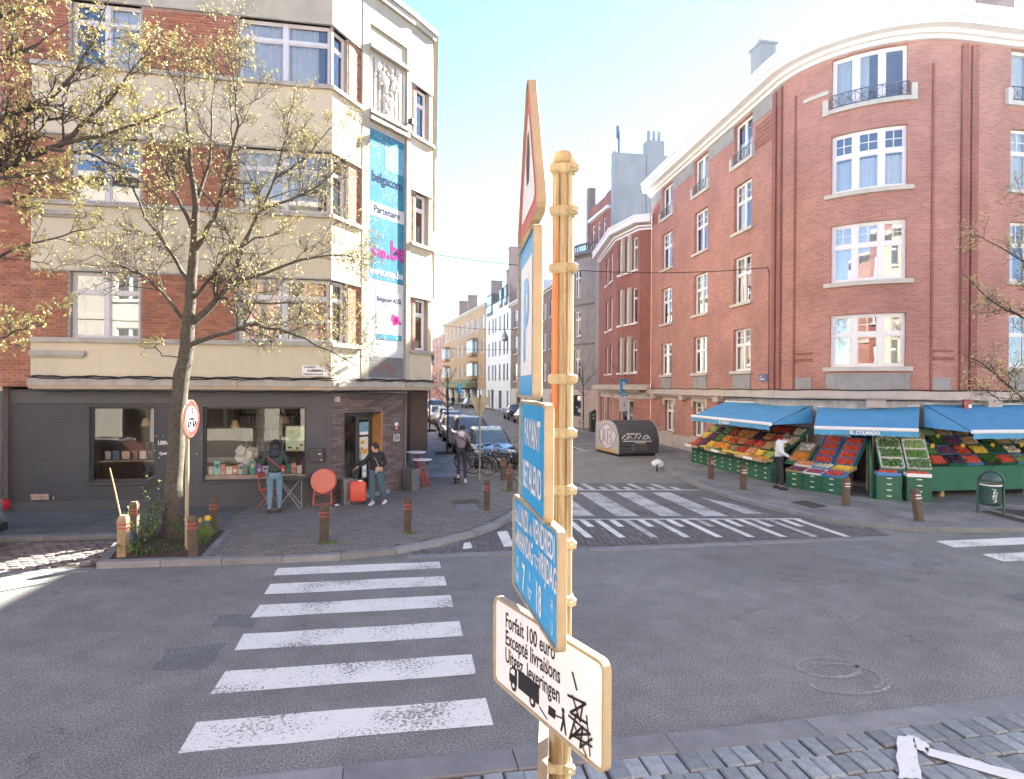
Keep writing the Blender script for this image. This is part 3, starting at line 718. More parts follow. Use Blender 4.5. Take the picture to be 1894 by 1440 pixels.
def place_bricks(P, lst, d0, d1, m, parent, name='brick', n=300, key=None):
    lst = sorted(lst, key=key) if key else lst
    ub = unit_brick(MT[m])
    for a, b, z0, z1 in lst[:n]:
        c = P.pos((a + b) / 2, d1 + random.uniform(-.003, .003)); nn = P.n[P.seg((a + b) / 2)]
        o = link(name, ub, parent); o.location = (c.x, c.y, (z0 + z1) / 2); o.rotation_euler = (0, 0, math.atan2(nn.x, -nn.y)); o.scale = (b - a, d1 - d0, z1 - z0)
    if lst[n:]:
        mb = MB()
        for a, b, z0, z1 in lst[n:]: brick_solid(mb, P, a, b, z0, z1, d0, d1 + random.uniform(-.003, .003))
        tag(mb.build(name + '_field', MT[m], parent), kind='stuff')
def cornice(mb, P, s0, s1, steps, m=0):
    for d0, d1, z0, z1 in steps: strip(mb, P, s0, s1, d0, d1, z0, z1, m)

# ------------------------------------------------------------------ the bookshop corner building
U = Path([(-8.2, 16.2), (-1.6, 16.2), (-.95, 17.27), (.34, 18.73), (1.02, 19.6), (1.6, 30)])
G = Path([(-8.85, 16.6), (-1.62, 16.6), (.15, 18.52), (.62, 30)])
Ue = U.a; Ge = G.a
LB = thing('corner_building', 'cream and red brick corner building with a charcoal bookshop on the ground floor', 'building', (-4, 17, .1), world=True)
ROWS = [(4.13, 5.66), (7.28, 8.78), (10.42, 11.9)]
W = []      # (s0, s1, cols)
for s0, s1, c in ((.79, 2.26, 2), (4.42, 6.54, 2), (6.72, 7.28, 1)): W.append((s0, s1, c))
WR = (Ue[3] + .36, Ue[3] + .92, 1)
holes = [(a, b, z0, z1) for a, b, c in W + [WR] for z0, z1 in ROWS]
# cream bands and spandrels
mb = MB()
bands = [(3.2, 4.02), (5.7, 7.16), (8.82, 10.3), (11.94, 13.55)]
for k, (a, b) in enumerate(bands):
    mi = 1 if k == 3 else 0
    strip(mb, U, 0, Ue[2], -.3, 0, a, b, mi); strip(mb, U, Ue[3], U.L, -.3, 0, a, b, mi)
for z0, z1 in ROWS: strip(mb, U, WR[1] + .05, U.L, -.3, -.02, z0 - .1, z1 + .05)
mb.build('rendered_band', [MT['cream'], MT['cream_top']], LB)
mb = MB()
for z in (4.02, 7.16, 10.3):
    for a, b in ((0, Ue[2]), (Ue[3], U.L)): strip(mb, U, a, b, -.2, .09, z, z + .07); strip(mb, U, a, b, -.2, .06, z + .07, z + .11)
for z in (5.66, 8.78, 11.9):
    for a, b in ((0, Ue[2]), (Ue[3], U.L)): strip(mb, U, a, b, -.25, .012, z, z + .04)
for z in (3.72, 6.92): strip(mb, U, 0, 1.15, -.05, .1, z, z + .1); strip(mb, U, 0, 1.1, -.05, .06, z - .05, z)
mb.build('ledge', MT['ledge'], LB)
# the deep ledge over the shop
mb = MB(); q = Path([(-8.2, 16.2), (-1.6, 16.2), (-.95, 17.27), (.34, 18.73), (1.02, 19.6), (1.6, 30)])
strip(mb, q, 0, U.L, -.75, .1, 2.96, 3.03, 1); strip(mb, q, 0, U.L, -.75, .16, 3.03, 3.12); strip(mb, q, 0, U.L, -.75, .12, 3.12, 3.2)
mb.build('shop_ledge', [MT['ledge'], mat('ledge_warm', (.47, .36, .27), .8, .12, 3, .1, 60)], LB)
mb = MB(); strip(mb, q, 0, U.L, -1.4, -.1, 2.93, 2.958); mb.build('soffit', MT['stone_grey'], LB)
# brickwork of the upper floors: mortar bed with single bricks on it
mb = MB(); wall(mb, U, 0, Ue[2], 4.1, 11.95, holes, -.06, .2); wall(mb, U, Ue[3], U.L, 4.1, 11.95, holes, -.06, .2)
PB = Path([(-8.85, 16.26), (-8.2, 16.26)]); wall(mb, PB, 0, .65, 3.0, 13.5, [], 0, .1); strip(mb, Path([(-8.85, 16.3), (-8.85, 16.9)]), 0, .6, -.1, 0, 3, 13.5)
mb.build('mortar_bed', MT['brick_mortar'], LB)
lst = []
for (z0, z1) in ROWS:
    for a, b in ((0, .74), (2.31, 4.37), (7.33, Ue[2]), (Ue[3] + .2, Ue[3] + .32)): lst += bricks_on(U, a, b, z0 - .0, z1, -.06)
def camkey(P): return lambda t: P.pos((t[0] + t[1]) / 2).length_squared + ((t[2] - CAM_H) * 1.0) ** 2
place_bricks(U, lst, -.06, -.045, 'brick', LB, n=270, key=camkey(U))
place_bricks(PB, bricks_on(PB, 0, .64, 3.0, 13.4, 0), 0, .014, 'brick', LB, n=30, key=camkey(PB))
cur = [('curtain', 'sides'), ('curtain', 'full'), ('curtain', 'top'), None, ('curtain', 'low')]
for k, (a, b, c) in enumerate(W):
    for r, (z0, z1) in enumerate(ROWS):
        window(LB, U, a, b, z0, z1, -.06, .1, c, .3, 'grey_frame', .05, None, [('curtain', 'right'), ('curtain', 'full'), None][(k)] if r != 1 else [None, ('curtain', 'full'), ('curtain', 'low')][k])
for z0, z1 in ROWS: window(LB, U, WR[0], WR[1], z0, z1, -.06, .1, 1, .3, 'white_frame', .05, None, ('curtain', 'left'))
# chamfered corner with pilasters, banner recess and relief
c0, c1 = Ue[2], Ue[3]
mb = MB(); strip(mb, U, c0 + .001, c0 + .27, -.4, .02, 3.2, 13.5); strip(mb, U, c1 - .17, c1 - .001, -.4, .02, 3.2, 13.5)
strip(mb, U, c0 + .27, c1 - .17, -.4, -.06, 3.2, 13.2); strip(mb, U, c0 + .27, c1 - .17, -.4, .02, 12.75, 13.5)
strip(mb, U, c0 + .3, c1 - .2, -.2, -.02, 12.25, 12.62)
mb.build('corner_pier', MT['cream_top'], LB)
mb = MB()
for z in (10.18, 10.36, 12.1): strip(mb, U, c0 + .24, c1 - .12, -.2, .1, z, z + .1)
strip(mb, U, c0 - .05, c1 + .05, -.3, .12, 13.5, 13.62)
strip(mb, U, 0, U.L, -.4, .1, 13.55, 13.7); strip(mb, U, 0, U.L, -.5, .16, 13.7, 13.85)
mb.build('coping', MT['ledge'], LB)
mb = MB()      # fluted relief panel with a carved spray
for k in range(9):
    s = c0 + .36 + k * (c1 - c0 - .62) / 8
    strip(mb, U, s - .035, s + .035, -.06, -.015, 10.47, 11.95)
rel = MB(); n0 = U.n[2]; e0 = (U.p[3] - U.p[2]).normalized()
random.seed(5)
for k in range(58):
    z = random.uniform(10.5, 11.92); hw = .06 + .42 * ((z - 10.45) / 1.5); s = (c0 + c1) / 2 + .05 + random.uniform(-hw, hw); p = U.pos(s, -.015)
    i0 = len(rel.v); rel.ball((0, 0, 0), .05 + random.uniform(0, .04), 7, 0, (1, .7, random.uniform(.8, 2.1)), 4)
    rel.xf(Matrix.Translation((p.x, p.y, z)) @ Matrix.Rotation(math.atan2(e0.y, e0.x), 4, 'Z') @ Matrix.Rotation(random.uniform(-1, 1), 4, 'Y'), i0)
pn = mb.build('relief_panel', MT['stone_pale'], LB); rel.build('carved_spray', MT['stone_pale'], pn, True)
# roof slab
mb = MB(); mb.prism([(-8.85, 16.4), (-1.7, 16.4), (-1.1, 17.3), (.2, 18.8), (.9, 19.7), (1.4, 30), (-8.85, 30)], 13.3, 13.4); mb.build('roof', MT['roof_slate'], LB)
mb = MB(); mb.face([(-8.85, 30, 0), (1.4, 30, 0), (1.4, 30, 13.4), (-8.85, 30, 13.4)]); mb.face([(-8.86, 16.4, 0), (-8.86, 30, 0), (-8.86, 30, 13.4), (-8.86, 16.4, 13.4)]); mb.build('rear_wall', MT['brick_red2'], LB)
# floor slabs so no light leaks between rooms
mb = MB(); mb.prism([(-8.8, 17.2), (-1.4, 17.2), (.3, 19.5), (.5, 29), (-8.8, 29)], 2.98, 3.3); mb.build('floor_slab', MT['room_dark'], LB)

# ground floor: painted brick, shop windows, cladding and door
SW = [(1.69, 3.11, .74, 2.53), (4.2, 6.61, .72, 2.53)]
g1 = Ge[1]
mb = MB(); wall(mb, G, 0, 3.9, .09, 2.93, SW, 0, .3); mb.build('painted_wall', MT['brick_paint'], LB)
mb = MB(); wall(mb, G, 3.9, g1 - .12, .09, 2.93, SW, 0, .3); strip(mb, G, g1 - .12, g1, -.1, .03, .09, 2.93); strip(mb, G, 0, g1 - .12, -.05, .015, 2.62, 2.93); strip(mb, G, 0, g1 - .12, -.05, .02, .09, .3)
mb.build('painted_wall', MT['charcoal'], LB)
for a, b, z0, z1 in SW:
    mb = MB(); f = .05
    strip(mb, G, a, b, -.2, -.12, z0, z0 + f); strip(mb, G, a, b, -.2, -.12, z1 - f, z1); strip(mb, G, a, a + f, -.2, -.121, z0 + f, z1 - f); strip(mb, G, b - f, b, -.2, -.121, z0 + f, z1 - f)
    strip(mb, G, a - .05, b + .05, -.1, .05, z0 - .07, z0 - .002)
    wo = mb.build('shop_window', MT['charcoal_trim'], LB); mb = MB(); pane_quad(mb, G, a + f, b - f, -.15, z0 + f, z1 - f); mb.build('pane', MT['shop_glass'], wo)
# missing paint near the pavement shows bare bricks
for k, (x, z, l) in enumerate(((.48, .36, .2), (.7, .36, .22), (.46, .43, .17), (.64, .43, .2), (.86, .36, .1))):
    mb = MB(); brick_solid(mb, G, x, x + l, z, z + .06, -.02, .018); mb.build('bare_brick', mat('bare_brick', (.42, .31, .24), .9, .2, 12, .4, 70), LB)
D0, D1 = g1 + .46, g1 + 1.76
DH = [(D0, D1, .1, 2.32)]
mb = MB(); wall(mb, G, g1, Ge[2], .09, 2.93, DH, -.02, .4); wall(mb, G, Ge[2], G.L, .09, 2.93, [], -.02, .4); mb.build('cladding_bed', MT['black'], LB)
cl = bricks_on(G, g1 + .002, D0 - .04, .1, 2.93, 0, .36, .066, .012) + bricks_on(G, D0 - .04, D1 + .04, 2.36, 2.93, 0, .36, .066, .012) + bricks_on(G, D1 + .04, Ge[2] - .002, .1, 2.93, 0, .36, .066, .012)
place_bricks(G, cl, -.02, .006, 'cladding', LB, 'cladding_tile', n=300, key=camkey(G))
place_bricks(G, bricks_on(G, Ge[2] + .002, Ge[2] + 3.2, .1, 2.93, 0, .36, .066, .012), -.02, .006, 'cladding', LB, 'cladding_tile', n=0)
# door set back in its opening
mb = MB(); dd = -.34
strip(mb, G, D0, D1, dd - .06, dd, 2.24, 2.32); strip(mb, G, D0, D0 + .06, dd - .06, dd - .001, .14, 2.24); strip(mb, G, D1 - .06, D1, dd - .06, dd - .001, .14, 2.24); strip(mb, G, D0 + .68, D0 + .74, dd - .06, dd - .001, .14, 2.24)
fr = mb.build('door_frame', MT['charcoal_trim'], LB)
mb = MB(); pane_quad(mb, G, D0 + .06, D0 + .68, dd - .03, .5, 2.24); mb.build('pane', MT['shop_glass'], fr)
mb = MB(); strip(mb, G, D0 + .06, D0 + .68, dd - .05, dd - .01, .14, .5); mb.build('door_panel', MT['charcoal'], fr)
mb = MB(); strip(mb, G, D0 + .74, D1 - .06, dd - .05, dd - .015, .14, .3); strip(mb, G, D0 + .74, D1 - .06, dd - .05, dd - .015, 2.14, 2.24); strip(mb, G, D0 + .74, D0 + .82, dd - .05, dd - .016, .3, 2.14); strip(mb, G, D1 - .14, D1 - .06, dd - .05, dd - .016, .3, 2.14)
dr = mb.build('door', MT['charcoal_trim'], LB); mb = MB(); pane_quad(mb, G, D0 + .82, D1 - .14, dd - .03, .3, 2.14); mb.build('pane', MT['shop_glass'], dr)
mb = MB(); p = G.pos(D0 + .86, dd + .03); mb.tube([(p.x, p.y, 1.0), (p.x, p.y, 1.4)], .014, 8); mb.build('door_handle', MT['steel'], dr)
mb = MB(); strip(mb, G, D1 - .002, D1 + .04, -.4, .012, .12, 2.36); mb.build('door_jamb', mat('wood_warm', (.42, .22, .08), .6, .2, 6, .2, 30), LB)
mb = MB(); strip(mb, G, D0 - .1, D1 + .25, -.4, .12, .1, .2); mb.build('door_step', MT['bluestone'], LB)

# ------------------------------------------------------------------ the red corner building
arc = [(16.6 + 3.5 * math.cos(R(180 + k * 5)), 20.15 + 3.5 * math.sin(R(180 + k * 5))) for k in range(19)]
RP = Path([(13.85, 33.5)] + arc + [(36, 16.65)])
aw = RP.a[1]; ae = RP.a[-2]
RB = thing('red_brick_building', 'red brick corner apartment building with a rounded corner over a greengrocer', 'building', (17, 20, .1), world=True)
WR_ = [(1.62, 3.1), (5.85, 7.33), (9.8, 11.25)]
AR = (aw + 1.93, aw + 4.05)
MR = [(ae + 1.95, ae + 3.45), (ae + 6, ae + 7.5), (ae + 10, ae + 11.5), (ae + 14, ae + 15.5)]
RR = [(3.75, 5.4), (6.42, 8.25), (9.25, 11.12), (11.95, 13.55)]
small = [(aw + .85, aw + 1.55), (aw + 4.45, aw + 5.15)]
hl = [(a, b, z0, z1) for a, b in WR_ + [AR] + MR for z0, z1 in RR]
gh = [(2.2, 3.5, .85, 2.45), (5.9, 7.2, .85, 2.45), (aw + 2.55, aw + 3.45, .1, 2.3)]
mb = MB(); wall(mb, RP, 0, RP.L, 3.0, 13.6, hl, 0, .2); mb.build('brick_wall', MT['brick_red'], RB)
mb = MB(); wall(mb, RP, 0, aw - 4.2, .75, 2.7, gh, 0, .2); mb.build('brick_wall', MT['brick_red'], RB)
mb = MB(); wall(mb, RP, aw - 4.2, RP.L, .09, 2.7, gh, 0, .25); mb.build('shop_wall', mat('shop_stone', (.4, .38, .37), .8, .35, 2.5, .2, 50, fine=.3), RB)
mb = MB(); strip(mb, RP, 0, aw - 4.2, -.1, .04, .09, .76); strip(mb, RP, 2.05, 3.65, -.1, .06, .76, .85); mb.build('plinth', MT['stone_belt'], RB)
mb = MB(); strip(mb, RP, 0, RP.L, -.2, .3, 2.74, 3.0); strip(mb, RP, 0, aw - 4.2, -.2, .12, 2.62, 2.74); strip(mb, RP, aw + 1.2, aw + 4.6, -.2, .4, 2.78, 2.98)
for s in (.6, 4.6, 8.4, aw + 3, ae + 1, ae + 4): strip(mb, RP, s, s + .5, -.1, .22, 2.5, 2.74)
for a, b in ((2.0, 3.7), (5.7, 7.4)): strip(mb, RP, a, b, -.1, .03, 2.45, 2.6); strip(mb, RP, a, a + .2, -.1, .031, 2.2, 2.45); strip(mb, RP, b - .2, b, -.1, .031, 2.2, 2.45)
mb.build('stone_belt', MT['stone_belt'], RB)
for s in (aw - .55, aw - .2, ae + .15, ae + .5):      # brick pilasters beside the rounded corner
    mb = MB(); strip(mb, RP, s, s + .22, -.05, .08, 3.0, 13.5); mb.build('pilaster', MT['brick_red2'], RB)
mb = MB()
for s in (aw + .62, aw + 4.72): strip(mb, RP, s, s + .07, -.02, .04, 3.0, 12.9); strip(mb, RP, s + .1, s + .75, -.02, .03, 3.95, 4.05); strip(mb, RP, s + .1, s + .75, -.02, .03, 4.2, 4.26)
mb.build('brick_moulding', MT['brick_red2'], RB)
for a, b, z0, z1 in [(AR[0] - .1, AR[1] + .1, 3.02, 3.55), (aw + .75, aw + 1.35, 3.05, 3.42), (aw + 4.75, aw + 5.35, 3.05, 3.42)] + [(a, b, 3.02, 3.6) for a, b in WR_ + MR]:
    mb = MB(); strip(mb, RP, a, b, -.05, .03, z0, z1); mb.build('stone_panel', MT['stone_grey'], RB)
for a, b in ((0, 1.56), (3.16, 5.79), (7.39, 9.74), (11.31, aw)): mb = MB(); strip(mb, RP, a, b, -.1, .02, 13.05, 13.6); mb.build('stone_frieze', MT['stone_grey'], RB)
mb = MB(); strip(mb, RP, aw + 1.0, aw + 1.85, -.05, .05, 12.5, 12.62); mb.build('stone_ledge', MT['stone_pale'], RB)
mb = MB(); cornice(mb, RP, -.05, RP.L, ((-.3, .12, 13.6, 13.72), (-.3, .26, 13.72, 13.84), (-.3, .55, 13.84, 14.02), (-.3, .6, 14.02, 14.28), (-.3, .66, 14.28, 14.36))); mb.build('cornice', MT['white_frame'], RB)
mb = MB(); rp = [tuple(RP.pos(s, .55)) for s in (0, 6, aw)] + [tuple(RP.pos(s, .5)) for s in [aw + k * .5 for k in range(1, 12)]] + [(36, 16.1), (36, 33.5)]
mb.prism(rp, 14.3, 14.42); mb.build('roof', MT['roof_slate'], RB)
for z in [12.0 + .16 * k for k in range(6)]:       # raised brick courses beside the top-floor windows
    for a, b in ((.1, 1.3), (11.5, aw - .6)):
        mb = MB(); strip(mb, RP, a, b, -.01, .02, z, z + .1); mb.build('brick_course', MT['brick_red2'], RB)
random.seed(21)
for a, b in WR_ + MR:
    for r, (z0, z1) in enumerate(RR):
        window(RB, RP, a, b, z0, z1, 0, .13, 2, .38 if r < 3 else None, 'white_frame', .055, (.12, .13, 'stone_pale') if r < 3 else (.14, .2, 'stone_pale'), random.choice([('curtain', 'sides'), ('curtain', 'full'), ('curtain', 'low'), None]), (2, 2) if r < 3 else None)
for r, (z0, z1) in enumerate(RR): window(RB, RP, AR[0], AR[1], z0, z1, 0, .12, 3, .38 if r < 3 else None, 'white_frame', .085, (.13, .16, 'stone_pale'), [('curtain', 'sides'), ('curtain', 'full'), ('curtain', 'low'), ('curtain', 'left')][r], (2, 2) if r < 3 else None, widths=[1, 1.05, 1])
for a, b, z0, z1 in gh[:2]: window(RB, RP, a, b, z0, z1, 0, .14, 2, .35, 'white_frame', .06, (.1, .1, 'stone_belt'), ('curtain', 'low'), (2, 2))
def railing(P, a, b, z0, h, d, parent):
    mb = MB()
    for z in (z0 + .03, z0 + h): strip(mb, P, a, b, d - .012, d + .012, z, z + .025)
    n = max(2, round((b - a) / .36))
    for k in range(n + 1):
        s = min(b - .011, max(a + .011, lerp(a, b, k / n))); p = P.pos(s, d); mb.tube([(p.x, p.y, z0), (p.x, p.y, z0 + h)], .011, 4)
        if k < n:
            q = P.pos(lerp(a, b, (k + 1) / n), d); m_ = P.pos(lerp(a, b, (k + .5) / n), d)
            mb.tube([(p.x, p.y, z0 + .04), (q.x, q.y, z0 + h)], .009, 4); mb.tube([(p.x, p.y, z0 + h), (q.x, q.y, z0 + .04)], .009, 4); mb.tube([(m_.x, m_.y, z0 + .04), (m_.x, m_.y, z0 + h)], .008, 4)
    return mb.build('railing', MT['dark_steel'], parent)
for a, b in WR_ + [AR] + MR:
    railing(RP, a - .02, b + .02, 11.95, .42, .06, RB)
    for q in (a - .22, b + .06): mb = MB(); strip(mb, RP, q, q + .16, -.05, .12, 11.8, 12.3); mb.build('balcony_pier', MT['stone_pale'], RB)
mb = MB(); mb.prism([(36, 16.7), (36, 33.4), (13.9, 33.4), (13.9, 33.45), (36.1, 33.45), (36.1, 16.7)], 0, 14.3); mb.build('rear_wall', MT['brick_red2'], RB)
mb = MB()
for z in (2.75, 5.75, 8.7, 11.6): mb.prism([tuple(RP.pos(s, -.95)) for s in (0, 6, aw, aw + 2, aw + 4, ae)] + [(35, 17.6), (35, 33)], z, z + .15)
mb.build('floor_slab', MT['room_dark'], RB)
for (u, v, Y, h) in ((1410, 135, 24.0, 1.0), (1838, 38, 18.0, 1.2)):
    p = at_y(u, v, Y); mb = MB(); mb.box(p.x - .3, p.x + .35, Y - .4, Y + .4, 14.0, p.z + h); mb.box(p.x - .36, p.x + .41, Y - .46, Y + .46, p.z + h, p.z + h + .1); mb.tube([(p.x - .1, Y, p.z + h), (p.x - .1, Y, p.z + h + .35)], .1, 10); mb.build('chimney', MT['brick_red2'] if u > 1700 else MT['render_grey'], RB)
# dark doorway of the shop with pale shutter posts and step
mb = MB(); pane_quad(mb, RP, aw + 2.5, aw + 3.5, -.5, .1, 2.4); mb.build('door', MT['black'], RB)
mb = MB(); strip(mb, RP, aw + 2.45, aw + 2.55, -.05, .05, .1, 2.3); strip(mb, RP, aw + 3.45, aw + 3.55, -.05, .05, .1, 2.3); mb.build('shutter_post', MT['white'], RB)
mb = MB(); strip(mb, RP, aw + 2.3, aw + 3.7, -.3, .5, .09, .2); mb.build('door_step', MT['bluestone'], RB)
# ------------------------------------------------------------------ other houses
def house(name, label, pts, ztop, wm, rows, wins, cols=2, tr=.35, fm='white_frame', cat='building', corn='stone_pale', ground=None, roof='roof_slate', back=8, sillm='stone_pale', group=None, cs=.2, curt=True, room=True, rev=False):
    P = Path(pts)
    if rev:
        P = Path(pts[::-1]); L = P.L; wins = [(L - e, L - a) for a, e in wins]
        if ground: ground = (ground[0], [(L - e, L - a, z0, z1) for a, e, z0, z1 in ground[1]]) + tuple(ground[2:])
    c = P.pos(P.L / 2, -2)
    b = thing(name, label, cat, (c.x, c.y, .1), world=True, group=group)
    hl = [(a, e, z0, z1) for z0, z1 in rows for a, e in wins]
    mb = MB(); wall(mb, P, 0, P.L, 2.9 if ground else .05, ztop, hl, 0, .18); mb.build('wall', MT[wm], b)
    if ground: mb = MB(); wall(mb, P, 0, P.L, .05, 2.9, ground[1], 0, .2); mb.build('ground_floor_wall', MT[ground[0]], b)
    if corn: mb = MB(); cornice(mb, P, 0, P.L, ((-.2, .15, ztop - .3, ztop - .15), (-.2, .38, ztop - .15, ztop + .1))); mb.build('cornice', MT[corn], b)
    e = [P.pos(s, .2) for s in P.a]; q = [(p.x, p.y) for p in e]; n0, n1 = P.n[-1], P.n[0]
    q += [tuple((P.p[-1] - n0 * back).xy), tuple((P.p[0] - n1 * back).xy)]
    mb = MB(); mb.prism(q, ztop + .02, ztop + .14); mb.build('roof', MT[roof], b)
    s_ = [tuple(P.p[-1]), tuple((P.p[-1] - n0 * back).xy), tuple((P.p[0] - n1 * back).xy), tuple(P.p[0])]
    mb = MB()
    for a, e2 in zip(s_[:-1], s_[1:]): mb.face([(a[0], a[1], 0), (e2[0], e2[1], 0), (e2[0], e2[1], ztop), (a[0], a[1], ztop)], 0, [(0, 0), (8, 0), (8, ztop), (0, ztop)])
    mb.build('side_wall', MT[wm], b)
    for z0, z1 in rows:
        for a, e2 in wins: window(b, P, a, e2, z0, z1, 0, .1, cols, tr, fm, .055, (.1, .08, sillm) if sillm else None, random.choice([('curtain', 'sides'), ('curtain', 'full'), None]) if curt else None, room=room)
    if ground:
        for a, e2, z0, z1 in ground[1]: window(b, P, a, e2, z0, z1, 0, .14, 2 if e2 - a > 1.4 else 1, None, ground[2] if len(ground) > 2 else 'charcoal_trim', .06, None, None, room=room)
    return b, P
random.seed(31)
# red house with projecting bay
hb, P = house('brick_house', 'dark red brick house with tall white framed windows and a white wavy cornice', [(13.85, 33.52), (13.3, 33.85), (12.95, 36.65), (14.1, 43.6)], 12.3, 'brick_red2',
              [(3.95, 5.75), (6.75, 8.75), (9.75, 11.6)], [(.9, 1.5), (1.75, 2.35), (2.65, 3.2), (4.9, 5.8), (6.6, 7.5)], 1, .3, corn=None, ground=('brick_red', [(1.3, 3.0, .15, 2.4), (5.2, 6.6, .15, 2.5), (7.6, 9.6, .15, 2.5)], 'white_frame'), back=6, sillm='white_frame', rev=True)
mb = MB(); cornice(mb, P, 0, P.L, ((-.2, .1, 11.85, 11.95), (-.2, .2, 12.0, 12.1), (-.3, .5, 12.2, 12.5), (-.3, .55, 12.5, 12.62))); mb.build('cornice', MT['white_frame'], hb)
for s in (P.L - 1.72, P.L - 2.58):
    for z in (3.8, 6.6, 9.6): mb = MB(); strip(mb, P, s, s + .16, -.05, .18, z, z + 2.2); mb.build('window_post', MT['stone_pale'], hb)
mb = MB(); strip(mb, P, 0, P.L, -.2, .5, 2.95, 3.25); strip(mb, P, P.L - 8.5, P.L - .6, -.2, .3, 2.8, 2.95); mb.build('stone_belt', MT['stone_belt'], hb)
mb = MB(); pane_quad(mb, P, P.L - 9.5, P.L - .02, .004, 2.45, 2.8); mb.build('lintel_band', MT['stone_pale'], hb)
# grey house with a curved bay, brick gable and high blind party wall
bow = [(14.1, 43.6)] + [(14.0 - .95 * math.sin(math.pi * k / 8), 44.2 + 5.0 * k / 8) for k in range(0, 9)] + [(14.0, 50.2)]
hg, P = house('grey_house', 'narrow house with a curved grey stone bay and a brick top storey', bow, 12.9, 'stone_grey', [(3.7, 5.85), (6.8, 8.7), (9.7, 11.9)], [(2.1, 3.0), (3.35, 4.25), (4.6, 5.3)], 2, .32, ground=('stone_belt', [(2.0, 4.6, .9, 2.5), (5.0, 6, .2, 2.5)]), corn='concrete_dark', back=7, sillm='stone_grey', rev=True)
for z in (6.2, 9.1):
    mb = MB(); strip(mb, P, .7, P.L - .7, -.05, .08, z, z + .12); mb.build('stone_band', MT['concrete_dark'], hg)
mb = MB()
for k in range(26): s = lerp(.8, P.L - .8, k / 25); p = P.pos(s, .1); mb.tube([(p.x, p.y, 12.95), (p.x, p.y, 13.5)], .05, 6)
strip(mb, P, .7, P.L - .7, .02, .2, 13.5, 13.62); mb.build('balustrade', MT['concrete_dark'], hg)
Q = Path([(15.2, 50.2), (15.3, 43.7)])
mb = MB(); wall(mb, Q, 0, 6.5, 12.9, 17.4, [(a, a + .7, 14.2, 15.9) for a in (1.2, 2.5, 3.8)], 0, .15); mb.build('gable_wall', MT['brick_red2'], hg)
for a in (1.2, 2.5, 3.8): window(hg, Q, a, a + .7, 14.2, 15.9, 0, .1, 1, .3, 'white_frame', .06, (.1, .08))
mb = MB(); strip(mb, Q, 1.0, 5.6, -.2, .3, 16.2, 16.4); mb.build('gable_cornice', MT['white_frame'], hg)
mb = MB(); mb.hexa([(15.3, 44.2, 16.4), (19, 44.2, 16.4), (19, 50, 16.4), (15.3, 50, 16.4), (16.8, 44.2, 19.0), (19, 44.2, 19.0), (19, 50, 19.0), (16.8, 50, 19.0)]); mb.build('pitched_roof', MT['roof_slate'], hg)
mb = MB(); mb.box(15.1, 15.7, 49.6, 50.2, 12.9, 19.2); mb.build('gable_pier', MT['brick_red2'], hg)
mb = MB(); mb.box(15.25, 20.5, 43.62, 44.2, 8, 19.9); mb.box(15.15, 15.26, 43.6, 44.22, 8, 20.0); mb.box(17.6, 18.9, 43.5, 44.3, 12, 20.9); mb.build('party_wall', MT['render_grey'], hg)
for x in (17.85, 18.25, 18.65): mb = MB(); mb.tube([(x, 43.9, 20.9), (x, 43.9, 21.7)], .13, 8); mb.build('chimney_pot', MT['render_grey'], hg)
mb = MB(); mb.tube([(15.6, 43.9, 19.9), (15.6, 43.9, 21.5)], .07, 6); mb.tube([(15.5, 43.9, 21.0), (15.5, 43.9, 21.9)], .1, 6); mb.build('flue_pipe', MT['dark_steel'], hg)
# houses further along the right side
def spaced(L, n, w, m0=.8): return [(m0 + k * (L - 2 * m0 - w) / max(1, n - 1), m0 + k * (L - 2 * m0 - w) / max(1, n - 1) + w) for k in range(n)]
house('brick_house', 'plain brown brick house between the grey bay house and the flats', [(14.0, 50.3), (14.5, 69.5)], 12.5, 'brick_brown', [(3.7, 5.4), (6.7, 8.4), (9.7, 11.3)], spaced(19, 6, 1.4), 2, None, ground=('stone_belt', [(2, 4, .2, 2.5), (7, 8.2, .2, 2.5), (12, 15, .2, 2.5)]), room=False, rev=True)
hB, PBr = house('apartment_block', 'brown brick apartment block with white framed window pairs and iron railings', [(14.5, 69.6), (14.0, 78.6)], 13.4, 'brick_brown', [(3.8, 5.9), (7.1, 9.2), (10.3, 12.4)], [(1.0, 3.4), (5.0, 7.4)], 2, None, 'white_frame', ground=('stone_pale', [(1.0, 2.2, .2, 2.5), (4.0, 6.2, .2, 2.5)]), room=False, rev=True)
for z in (3.8, 7.1, 10.3):
    for a, b in ((1.0, 3.4), (5.0, 7.4)): railing(PBr, PBr.L - b, PBr.L - a, z, .7, .12, hB)
mb = MB(); mb.box(14.7, 22, 69.8, 78.4, 13.5, 15.2); mb.build('roof_storey', MT['white_tile'], hB)
hW, PW = house('white_building', 'white plastered modern block with dark slit windows and box dormers', [(13.95, 78.7), (12.75, 92.5)], 14.6, 'white_tile', [(3.9, 6.1), (7.3, 9.3), (10.5, 12.6)], [(1.2, 2.0), (2.9, 3.7), (5.2, 6.0), (7.6, 8.4), (9.2, 10.0), (11.6, 12.4)], 1, None, 'charcoal_trim', corn=None, ground=('white_tile', [(1.0, 1.9, .2, 2.6), (4.5, 6.2, .2, 2.6), (9, 10.6, .1, 2.7), (11.4, 12.4, .2, 2.6)]), curt=False, room=False, sillm=None, rev=True)
for s, z0, h, l in ((PW.L - 2.9, 13.6, 2.6, 1.3), (PW.L - 5.5, 13.6, 2.6, 1.3), (PW.L - 12.8, 13.2, 3.0, 3.0)):
    mb = MB(); strip(mb, PW, s, s + l, -3.5, .15, z0, z0 + h); d_ = mb.build('dormer', MT['charcoal'], hW); mb = MB(); pane_quad(mb, PW, s + .2, s + l - .2, .17, z0 + .4, z0 + h - .3); mb.build('pane', MT['glass_dark'], d_)
